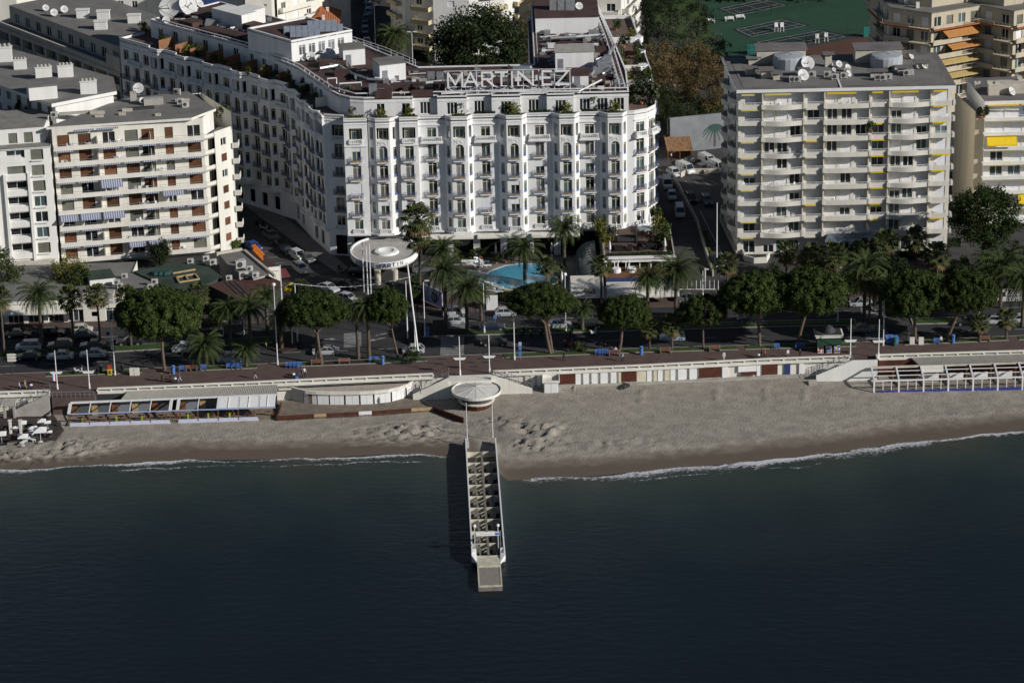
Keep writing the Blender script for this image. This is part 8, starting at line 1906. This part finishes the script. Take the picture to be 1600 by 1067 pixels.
for px,py,yt,l,g in ((569,457,380,'left of three slim flagpoles before the canopy','slim flagpoles before the canopy'),(575,460,378,'middle of three slim flagpoles before the canopy','slim flagpoles before the canopy'),(580,462,383,'right of three slim flagpoles before the canopy','slim flagpoles before the canopy'),(441,482,416,'thick white pole beside the corner restaurant',None),(465,535,447,'white pole in the dark island bed',None),(457,538,492,'short white pole in the dark island bed',None),(637,530,441,'white pole left of the leaning mast',None),(649,552,497,'short pole by the zebra crossing',None),(1200-80,415,320,'slim pole at the parking wall',None)):
    H,p=hpix(px,py,yt); b=MB(); b.tube([(0,0,0),(0,0,H)],[.12,.07],7); b.lathe([(.001,H),(.12,H+.08),(.001,H+.18)],6); OB('flagpole',b.mesh('flagpole',WHT),None,p,0,l,None,'flagpole',g)
H,p=hpix(654,556,410); b=MB(); b.tube([(0,0,0),(-1.4,1.0,H-.6)],[.17,.12],8); OB('leaning_mast',b.mesh('leaning_mast',WHT),None,p,0,'tall leaning white mast at the jetty crossing',None,'mast')
b=MB(); q0,q1=at(455,443,5.2),at(640,433,6.); pts=[q0.lerp(q1,i/12)+Vector((0,0,-1.2*math.sin(math.pi*i/12))) for i in range(13)]; b.tube(pts,.05,5)
for p_ in pts: b.blob(p_,.12,0,5)
OB('light_string',b.mesh('light_string',WHM),None,(0,0,0),0,'string of white lights slung across the junction',None,'light string')
# flag by the left pole
b=MB()
for k,m in enumerate((0,1,2)): b.box(-.3+.2*k,-.1+.2*k,-.015,.015,-1.3-.1*k,.1-.1*k,m)
OB('flag',b.mesh('flag',[BLC,WHT,RED]),None,at(84,583,2.4),.5,'hanging blue white and red flag beside the left flagpole',None,'flag')
# direction sign
SP=at(20,587,.12); t=TH('direction_sign','cream finger sign with three boards on a black post at the left','sign',SP); H=5.
b=MB(); b.tube([(0,0,0),(0,0,H-.9)],.09,6); OB('post',b.mesh('post',DGR),t)
for k in range(3):
    b=MB(); b.add([(-.75,-.05,0),(.55,-.05,0),(.8,-.05,.2),(.55,-.05,.4),(-.75,-.05,.4),(-.75,.05,0),(.55,.05,0),(.8,.05,.2),(.55,.05,.4),(-.75,.05,.4)],[(0,1,2,3,4),(9,8,7,6,5),(0,5,6,1),(1,6,7,2),(2,7,8,3),(3,8,9,4),(4,9,5,0)]); OB('sign_board',cached('fsb',lambda: b.mesh('sign_board',CNV)),t,(.1,-.12,2.6+.5*k))
# chairs and benches
def bluechair_me():
    b=MB()
    for k in range(4): b.box(-.42+.0,.42,-.25+.13*k,-.15+.13*k,.42,.46)
    for k in range(3): b.box(-.42,.42,.27,.31,.52+.14*k,.62+.14*k)
    for s in (-1,1): b.box(s*.42-.03,s*.42+.03,-.28,.34,.0,.06); b.box(s*.42-.03,s*.42+.03,-.25,-.19,0,.62); b.box(s*.42-.03,s*.42+.03,.26,.32,0,.92); b.box(s*.42-.03,s*.42+.03,-.25,.3,.62,.66)
    return b.mesh('blue_chair',BLC)
bc=cached('bluechair',bluechair_me)
for (pxs,py,l) in (((284,),580,'single blue chair left of the brown bench under the wide pine'),((312,318),578,'blue chair pair right of the brown bench at left'),((358,366,374),576,'one of three blue chairs behind the left beach club'),((451,457,462.5,468),574,'one of four blue chairs left of the red flower bed'),((581,588),566,'one of two blue chairs by the blue bin under the slender palms'),((934,939.5,945,950),554,'one of four blue chairs beside the pavilion pine trunk'),((1214,),545,'single blue chair left of the news kiosk'),((1246.5,1253),544,'one of two blue chairs at the news kiosk'),((1463,),537,'blue chair beside the sitting man at right')):
    for i,px in enumerate(pxs):
        o_=ordl(i,len(pxs)); lab=l if len(pxs)==1 else (l.replace('one of',o_+' of') if 'one of' in l else o_+' of the '+l)
        OB('blue_chair',bc,None,at(px,py,.2),.05,lab,None,'chair','blue chairs along the promenade')
def bench_me():
    b=MB()
    for k in range(4): b.box(-1,1,-.25+.13*k,-.14+.13*k,.42,.46)
    for k in range(3): b.box(-1,1,.27,.31,.52+.14*k,.62+.14*k)
    for s in (-.85,.85): b.box(s-.05,s+.05,-.28,.32,0,.42,1); b.box(s-.05,s+.05,.26,.32,.42,.9,1)
    return b.mesh('bench',[mat('bench_timber',(.22,.10,.06),.8,.15,2.),GRM])
for px,py,l in ((299,579,'left brown bench between blue chairs under the wide pine'),(306,578.5,'right brown bench between blue chairs under the wide pine'),(495,570,'brown bench in front of the red flower bed, left'),(538,568,'brown bench in front of the red flower bed, right'),(960,555,'bench with two seated people by the pavilion pine'),(1040,551,'brown bench between the short fan palms'),(1117,548,'brown bench below the small thin-trunked pine'),(1538,533,'brown bench at the right fan palms')): OB('bench',cached('bench',bench_me),None,at(px,py,.2),.05,l,None,'bench','brown benches along the promenade')
def bin_me():
    b=MB(); b.lathe([(.30,0),(.30,1.15),(.34,1.2),(.34,1.45),(.001,1.6)],10); b.box(-.18,.18,-.36,-.3,1.2,1.38,1); return b.mesh('bin',[BLC,DGR])
for px,py,l in ((271,584,'blue litter bin by the wide left pine'),(598,569,'blue litter bin at the slender palms'),(1002,554,'blue litter bin right of the pavilion pine'),(1489,536,'blue litter bin under the right leaning pine'),(668,524,'blue litter bin on the far side by the hoarding lamp')): OB('litter_bin',cached('bin',bin_me),None,at(px,py,.13),0,l,None,'litter bin','blue litter bins')
t=TH('bus_stop_sign','tall blue sign post left of the V-trunked pine','sign',at(813,561,.12)); b=MB(); b.tube([(0,0,0),(0,0,3.1)],.05,6); OB('post',b.mesh('post',GRM),t)
for z0,h_,m in ((2.4,.7,BLP),(1.7,.5,BLC),(.6,.8,BLC)): OB('plate',box_me(('bsp',z0),-.26,.26,-.08,-.05,0,h_,m),t,(0,0,z0))
t=TH('advertising_post','red and yellow post on the left promenade','post',at(172,585,.12)); b=MB(); b.box(-.35,.35,-.3,.3,0,1.0,0); b.box(-.3,.3,-.25,.25,1.0,1.7,1); b.box(-.2,.2,-.32,-.3,.2,.8,2); OB('column',b.mesh('column',[YEL,RED,GRN]),t)
for px,l in ((207,'left cream cabinet by the grass strip'),(214,'right cream cabinet by the grass strip'),(1425,'cream cabinet under the straight pine, left'),(1439,'cream cabinet under the straight pine, right')): OB('cabinet',box_me('cab2',-.42,.42,-.25,.25,0,1.25,CRM),None,at(px,586 if px<300 else 538,.12),0,l,None,'cabinet','cream utility cabinets')
def cont_me():
    b=MB(); b.box(-.65,.65,-.5,.5,.12,1.1); b.add([(-.7,-.55,1.1),(.7,-.55,1.1),(.7,.55,1.25),(-.7,.55,1.25),(-.7,-.55,1.18),(.7,-.55,1.18),(.7,.55,1.35),(-.7,.55,1.35)],[(4,5,6,7),(0,1,5,4),(1,2,6,5),(2,3,7,6),(3,0,4,7)])
    for x in (-.5,.5): b.box(x-.08,x+.08,-.45,.45,0,.12,1)
    return b.mesh('waste_container',[BLC,BLK])
for px,py,l in ((1389,536,'left blue waste container right of the right crossing'),(1397,537,'right blue waste container right of the right crossing')): OB('waste_container',cached('wc',cont_me),None,at(px,py,.12),.1,l,None,'waste container','blue waste containers')
OB('green_bin',cached('gbin',lambda:(lambda m_:(m_.materials.clear(),m_.materials.append(GRN),m_)[2])(bin_me().copy())),None,at(1398,540,.12),0,'dark green bin in front of the blue containers',None,'litter bin')
# traffic lights, small signs
for px,py,l in ((653,505,'traffic light at the jetty crossing'),(1325,490,'traffic light at the right crossing')):
    H,p=hpix(px,py,py-30); b=MB(); b.tube([(0,0,0),(0,0,H)],.06,6); b.box(-.17,.17,-.2,.05,H-1.1,H); OB('traffic_light',b.mesh('traffic_light',DGR),None,p,0,l,None,'traffic light')
for px,py,m,l in ((774,512,BLC,'round blue traffic sign among the cars below the pool'),(866,520,BLC,'blue sign behind the V-trunked pine'),(170,538,BLD,'round dark sign on the median at left'),(1420,530,CON,'small grey sign under the straight pine'),(645,556,CON,'sign plate at the end of the grass strip')):
    b=MB(); b.tube([(0,0,0),(0,0,2.2)],.04,5); b.box(-.3,.3,-.06,-.03,1.7,2.3,1); OB('traffic_sign',b.mesh('traffic_sign',[GRM,m]),None,at(px,py,.1),0,l,None,'sign','small traffic signs')
# median railings
b=MB()
for x in [x*2. for x in range(9,29)]:
    y=interp(MED1,x)+.6; b.box(x-.03,x+.03,y-.03,y+.03,.15,1.0); b.box(x,x+2,y-.02,y+.02,.92,.97); b.box(x,x+2,y-.02,y+.02,.5,.54)
OB('median_railing',b.mesh('median_railing',GRM),None,(0,0,0),0,'thin grey railing along the median before the pavilion',None,'railing')
# bus shelter
t=TH('bus_shelter','glass bus shelter with pale flat roof behind the left date palms','bus shelter',at(365,525,.12))
b=MB(); b.box(-1.9,1.9,-.8,.8,2.4,2.55); OB('roof',b.mesh('roof',CONL),t)
for x in (-1.8,1.8): OB('post',box_me('bshp',-.06,.06,-.06,.06,0,2.4,WHM),t,(x,.6,0))
OB('glass_panel',box_me('bsg',-1.7,1.7,-.02,.02,.3,2.2,GLC),t,(0,.65,0))
# news kiosk
t=TH('news_kiosk','dark green news kiosk with white cornice and small dome on the right promenade','kiosk',at(1294,545,.12))
b=MB(); b.box(-2.0,2.0,-1.2,1.3,0,2.5); OB('body',b.mesh('body',mat('kiosk_dark_green',(.015,.035,.022),.5)),t)
b=MB(); b.box(-2.25,2.25,-1.5,1.5,2.5,2.9); b.box(-2.4,2.4,-1.65,1.65,2.9,3.0); OB('cornice',b.mesh('cornice',CRM),t)
b=MB(); b.prism([(-2.1,-1.4),(2.1,-1.4),(2.1,1.4),(-2.1,1.4)],3.0,3.2); b.lathe([(1.2,3.2),(1.1,3.5),(.75,3.95),(.3,4.25),(.001,4.35)],14,0); OB('dome',b.mesh('dome',DGR),t)
b=MB(); b.add([(-2.1,-1.2,2.3),(2.1,-1.2,2.3),(2.1,-2.4,1.75),(-2.1,-2.4,1.75),(-2.1,-2.4,1.5),(2.1,-2.4,1.5)],[(0,3,2,1),(3,4,5,2)]); OB('awning',b.mesh('awning',mat('dark_green_canvas',(.02,.06,.035),.8)),t)
r=random.Random(8); cols=[WHT,RED,YEL,BLC,CNV,DGR]
for k in range(3):
    b=MB(); b.box(-.5,.5,-.2,.2,0,1.3,0)
    for i in range(4):
        for j in range(3): b.box(-.46+.24*i,-.26+.24*i,-.23,-.2,.12+.4*j,.44+.4*j,r.randrange(6))
    OB('magazine_rack',b.mesh('magazine_rack',cols),t,(-1.5+1.4*k,-1.75,0))
# pool furniture, terrace furniture
def closed_parasol_me():
    b=MB(); b.tube([(0,0,0),(0,0,2.6)],.04,5); b.lathe([(.06,.9),(.20,1.0),(.22,1.5),(.12,2.3),(.02,2.65)],8); b.box(-.3,.3,-.3,.3,0,.08); return b.mesh('closed_parasol',WHT)
for px,py,z,l in ((775,402,.25,'closed white parasol by the arcade'),(749,424,.25,'closed white parasol at the left end of the pool terrace'),(862,400,.25,'closed parasol right of the arcade pillar'),(878,445,.25,'left closed parasol beside the rounded awning'),(948,352,5.1,'closed white parasol left of the terrace door'),(963,368,5.1,'closed white parasol in the middle of the pavilion terrace'),(953,398,5.1,'closed white parasol at the front left of the pavilion terrace'),(1000,350,5.1,'closed white parasol by the terrace windows'),(1015,353,5.1,'closed parasol at the back right of the pavilion terrace'),(1039,393,5.1,'closed white parasol at the front right of the pavilion terrace')): OB('closed_parasol',cached('cpar',closed_parasol_me),None,at(px,py,z),0,l,None,'parasol','closed white parasols of the hotel')
def sofa_me(): 
    b=MB(); b.box(-1.,1.,-.4,.4,.1,.42); b.box(-1.,1.,.3,.45,.42,.85); b.box(-1.05,-.9,-.4,.45,.1,.65); b.box(.9,1.05,-.4,.45,.1,.65); return b.mesh('sofa',mat('dark_wicker',(.022,.02,.02),.8,.2,6.))
for i,(px,py,rz,l) in enumerate(((969,392,.0,'dark wicker sofa front left on the pavilion terrace'),(963,389,3.1,'dark wicker sofa behind the front left one'),(984,390,1.5,'dark wicker armchair in the middle of the terrace front'),(1017,389,0,'dark wicker sofa front right on the pavilion terrace'),(1023,383,3.1,'dark wicker sofa behind the front right one'),(1000,389,-1.4,'dark wicker chair right of the terrace middle'),(1032,389,-1.5,'dark wicker chair at the right end of the terrace front'))): OB('wicker_sofa',cached('sofa',sofa_me),None,at(px,py,5.1),rz,l,None,'sofa','dark wicker terrace sofas')
t=TH('heater_stand','dark folded pergola frame on the pavilion terrace','frame',at(985,380,5.1)); b=MB()
for k in range(5): b.box(-2.4,1.,-.05+.45*k,.05+.45*k,.35+.0*k,.95)
b.box(1.,1.2,-.2,2.2,0,2.3); OB('slats',b.mesh('slats',DGR),t,kind='stuff')
b=MB(); b.lathe([(1.5,0),(1.5,.55)],8); b.lathe([(1.55,.55),(1.3,.75),(.001,.78)],8,1); OB('covered_table',b.mesh('covered_table',[TER,mat('blue_grey_cover',(.30,.36,.38),.7)]),None,at(1007,362,5.1),0,'octagonal pale blue covered table on the pavilion terrace',None,'table')
for px,py,l in ((987,424,'round table under white cloth inside the open pavilion, right'),(963,425,'table under white cloth inside the open pavilion, left')):
    b=MB(); b.lathe([(.85,0),(.8,.72),(.75,.75)],12); OB('laid_table',cached('ltab',lambda: b.mesh('laid_table',WHT)),None,at(px,py,2.76),0,l,None,'table')
for k in range(7):
    p=at(742+3*k,417-(k%2)*6,.25); OB('sun_lounger',cached('loung',lounger_me),None,p,.3*k,'white lounger by the %s of the pool'%['left end, first','left end, second','left end, third','upper left edge, first','upper left edge, second','upper left edge, third','upper left edge, last'][k],None,'sun lounger','loungers by the pool')
b=MB(); b.box(-1.2,1.2,-.4,.4,0,1.0); OB('pool_bar',b.mesh('pool_bar',WOL),None,at(731,424,.25),0,'pale timber bar counter at the left of the pool',None,'bar counter')
for k,(px,py) in enumerate(((722,418),(738,412),(745,430))): b=MB(); b.box(-2.,2.,-.3,.3,0,.7); OB('planter_wall',cached('plw',lambda: b.mesh('planter_wall',STU)),None,at(px,py,.25),[.1,0,-.6][k],['white planter box left of the pool bar','white planter box behind the pool bar','white planter box at the left pool end'][k],None,'planter')
b=MB(); b.box(-1.,1.,-.8,.8,0,2.2); OB('white_pier',b.mesh('white_pier',STU),None,at(769,482,.1),0,'white planter pier holding a small palm at the pool corner',None,'planter')
for px,py,l in ((1060,265-15,'x','')[:0] or ()): pass
# tennis: white shelters and benches
for k,(px,py,l) in enumerate(((1213,50,'left white umpire chair between the courts'),(1222,50,'right white umpire chair between the courts'),(1277,68,'white umpire chair at the front court'),(1291,66,'small white chair right of the front court'))):
    b=MB(); b.box(-.4,.4,-.4,.4,1.2,1.3); b.box(-.4,.4,.3,.4,1.3,2.1)
    for x in (-.4,.35):
        for y in (-.4,.35): b.box(x,x+.06,y,y+.06,0,1.2)
    OB('umpire_chair',cached('ump',lambda: b.mesh('umpire_chair',WHT)),None,at(px,py,.02),0,l,None,'chair','white chairs on the tennis courts')
for k,(px,py) in enumerate(((1110,36),(1140,33),(1157,30))): OB('white_bench',cached('bench2',lambda:(lambda m_:(m_.materials.clear(),m_.materials.append(WHT),m_)[2])(bench_me().copy())),None,at(px,py,.02),.2,ordl(k,3)+' of three white benches along the tennis path',None,'bench','white benches by the tennis courts',sc=1.1)
for (pts,l) in ((((1112,40),(1205,24),(1300,6)),'dark mesh fence behind the tennis courts'),(((1140,100),(1260,74),(1385,50)),'dark mesh fence between courts and clay ground')):
    t=TH('court_fence',l,'fence',at(*pts[0])); b=MB()
    for (p,q) in zip(pts,pts[1:]):
        A,B=at(*p),at(*q); n=8
        for i in range(n+1): c=A.lerp(B,i/n)-t.location; b.box(c.x-.04,c.x+.04,c.y-.04,c.y+.04,0,3)
        for z_ in (0.1,1.5,3): b.beam(A-t.location+Vector((0,0,z_)),B-t.location+Vector((0,0,z_)),.04)
    OB('wire_frame',b.mesh('wire_frame',mat('fence_green',(.02,.04,.03),.7)),t,kind='stuff')
b=MB(); b.box(-2.4,2.4,-.05,.05,0,2.4); OB('windbreak',b.mesh('windbreak',mat('teal_mesh',(.02,.16,.14),.8)),None,at(1184,85,.02),.12,'teal windbreak panel beside the tennis courts',None,'windbreak')
b=MB(); b.box(-1.6,1.6,-.05,.05,0,2.4); OB('windbreak',b.mesh('windbreak',MT['teal_mesh']),None,at(1360,58,.02),.12,'teal windbreak panel at the far court corner',None,'windbreak')
# ---------------- people
def person_mesh(pose):
    if pose=='sit': J=[(0,0,.50,.15),(0,.02,.75,.15),(0,.04,.98,.17),(0,.04,1.15,.06),(0,.02,1.28,.10),(0,.01,1.40,.085)]
    else: J=[(0,0,.95,.14),(0,.01,1.15,.13),(0,.02,1.38,.16),(0,.02,1.52,.06),(0,0,1.62,.095),(0,0,1.74,.08)]
    v=[];e=[];r=[]
    def add(p,rad,par=None): v.append(p);r.append(rad); k=len(v)-1; (e.append((par,k)) if par is not None else None); return k
    prev=None; ids=[]
    for x,y,z,q in J: prev=add((x,y,z),q,prev); ids.append(prev)
    add((0,-.115,J[4][2]),.025,ids[4])   # nose
    step={'walk':.26,'walk2':-.22,'stand':.04,'sit':0,'bend':.1}[pose]
    for s in (-1,1):
        sw=step*s
        if pose=='sit': h=add((s*.10,-.02,.48),.10,ids[0]); k=add((s*.12,-.42,.50),.075,h); a=add((s*.12,-.45,.10),.05,k); add((s*.12,-.60,.05),.04,a)
        else: h=add((s*.10,0,.88),.105,ids[0]); k=add((s*.10,-sw*.5-.03,.48),.07,h); a=add((s*.10,-sw+.03,.09),.045,k); add((s*.10,-sw-.14,.04),.04,a)
        sh=add((s*.19,.02,J[2][2]+.02),.07,ids[2]); aw=-sw*.7
        el=add((s*.25,-aw*.4+.03,J[2][2]-.27),.05,sh); wr=add((s*.25,-aw-.06,J[2][2]-.50),.038,el); hd=add((s*.25,-aw-.09,J[2][2]-.58),.04,wr); add((s*.25,-aw-.11,J[2][2]-.67),.02,hd); add((s*.22,-aw-.14,J[2][2]-.59),.014,hd)
    me=bpy.data.meshes.new('p'); me.from_pydata(v,e,[]); o=bpy.data.objects.new('p',me); col.objects.link(o)
    sk_=o.modifiers.new('s','SKIN'); sk_.branch_smoothing=.4
    for i,q in enumerate(r): me.skin_vertices[0].data[i].radius=(q,q*.8)
    me.skin_vertices[0].data[0].use_root=True
    ss=o.modifiers.new('u','SUBSURF'); ss.levels=1; ss.render_levels=1
    dg=bpy.context.evaluated_depsgraph_get(); m=bpy.data.meshes.new_from_object(o.evaluated_get(dg)); bpy.data.objects.remove(o)
    m.name='body'; m.materials.clear()
    for q in (WHT,DGR,SKN,BLK,HAR): m.materials.append(q)
    hz=J[3][2]
    for p in m.polygons:
        c=p.center; hand=abs(c.x)>.2 and c.z<J[2][2]-.49
        if c.z>hz-.02: p.material_index=4 if (c.z>J[4][2]+.06 or (c.y>.02 and c.z>J[4][2]-.06)) else 2
        elif c.z<.1: p.material_index=3
        elif hand: p.material_index=2
        elif pose=='sit': p.material_index=1 if (c.z<.56 and abs(c.x)<.24) else 0
        else: p.material_index=1 if c.z<.96 and abs(c.x)<.22 else 0
    return m
PM={}
try:
    for q in ('walk','walk2','stand','sit'): PM[q]=person_mesh(q)
except Exception as ex:
    print('person',ex)
CLO={'white':mat('white_cloth',(.68,.68,.70),.9),'black':mat('black_cloth',(.015,.015,.017),.9),'navy':mat('navy_cloth',(.02,.03,.06),.9),'tan':mat('tan_cloth',(.34,.26,.18),.9),'grey':mat('grey_cloth',(.16,.16,.16),.9),'jeans':mat('jeans_cloth',(.05,.07,.13),.9),'pink':mat('pink_cloth',(.45,.12,.2),.9),'orange':mat('orange_cloth',(.6,.2,.08),.9),'lime':mat('lime_vest',(.55,.7,.05),.9),'paleblue':mat('pale_blue_cloth',(.42,.52,.68),.9)}
def person(px,py,rz,pose,top,leg,label,z=.12,p=None):
    if pose not in PM: return
    o=OB('person',PM[pose],None,p or at(px,py,z),rz,label,None,'person','people along the sea front')
    for i,c in ((0,top),(1,leg)): o.material_slots[i].link='OBJECT'; o.material_slots[i].material=CLO[c]
    return o
PE=[(31,611,1.57,'walk','paleblue','navy','person in pale shirt walking at the far left of the promenade'),(40,608,1.57,'walk2','tan','tan','person in tan clothes pushing a stroller at the far left'),(253,597,1.57,'walk','black','black','person in black walking ahead of the pram, left of centre'),(267,598,1.57,'walk2','black','black','person in black pushing the pram with grey companion'),(281,596,-1.57,'walk','grey','white','person in grey top and white trousers beside the pram'),(399,592,-1.57,'walk','navy','white','lone walker in dark top by the left beach club canopy'),(472,590,0.2,'stand','navy','jeans','person in dark jacket of a pair with a blue bag'),(476,589,.3,'walk2','white','black','person in cream jacket of a pair with a blue bag'),(881,563,-1.57,'walk','black','black','person in black walking above the hut'),(973,565,-1.57,'walk2','paleblue','navy','person in pale blue shirt walking past the blue chairs'),(1131,564,0,'stand','white','white','person in white standing at the long parapet'),(1195,560,-1.57,'walk','orange','navy','person in orange top with a stroller'),(1190,559,-1.57,'stand','black','navy','dark dressed person beside the orange top'),(1231,560,.4,'stand','white','grey','person in white top by the parapet below the kiosk'),(1308,551,3.1,'stand','pink','black','person in pink at the news kiosk'),(1284,549,3.1,'stand','grey','black','person in grey reading at the news kiosk'),(416,546,1.5,'stand','lime','navy','worker in lime vest in the dark island bed'),(657,615,2.,'stand','white','grey','person in white by the changing cubicles'),(692,492,3.,'stand','black','black','dark figure on the pavement below the hoarding'),(530,426,2.5,'stand','black','black','left of two dark figures at the hotel entrance'),(534,426,3.5,'stand','tan','black','right of two figures at the hotel entrance'),(1049,250,1.2,'stand','white','black','person in white under the wooden shed, left'),(1063,246,-.5,'stand','black','grey','person under the wooden shed, right'),(1250,562-2,0,'stand','navy','black','dark person near the parapet right of the white top'),(752,478,1,'walk','navy','jeans','person in dark clothes on the pool pavement')]
for a in PE: person(*a)
person(26,686,.5,'stand','black','black','dark waiter standing on the far left beach terrace',-3.07)
for px,py,l,c in ((956,553.5,'left of two people sitting on the bench by the pine','black'),(962,553.2,'right of two people sitting on the bench by the pine','white'),(1470,536,'person in pale top sitting beside the right blue chair','white'),(312,577,'seated person on the blue chair pair at left','navy')): person(px,py,0.05,'sit',c,'navy',l,.2)
def pram_me():
    b=MB(); b.box(-.3,.35,-.2,.2,.45,.7); b.lathe([(.001,.28),(.22,.2),(.3,0)],8,1,(.1,0,.7)); b.beam((-.3,0,.7),(-.6,0,1.0),.04,.3,2)
    for x in (-.25,.3):
        for y in (-.22,.22): b.lathe([(.001,-.13),(.13,0),(.001,.13)],8,2,(x,y,.14)); b.beam((x,y,.14),(x*.5,y*.6,.5),.03,.03,2)
    return b.mesh('stroller',[CLO['navy'],CLO['white'],DGR])
for px,py,l in ((48,608,'stroller pushed by the person in tan'),(275,598,'pram between the people in black and grey'),(1186,561,'stroller beside the person in orange'),(460,591,'small pram left of the pair with the blue bag')): OB('stroller',cached('pram',pram_me),None,at(px,py,.12),3.1 if px!=48 else 0,l,None,'stroller','strollers on the promenade')
OB('bag',box_me('bag',-.25,.25,-.15,.15,0,.4,BLC),None,at(464,591.5,.12),.2,'bright blue bag standing left of the pair',None,'bag')
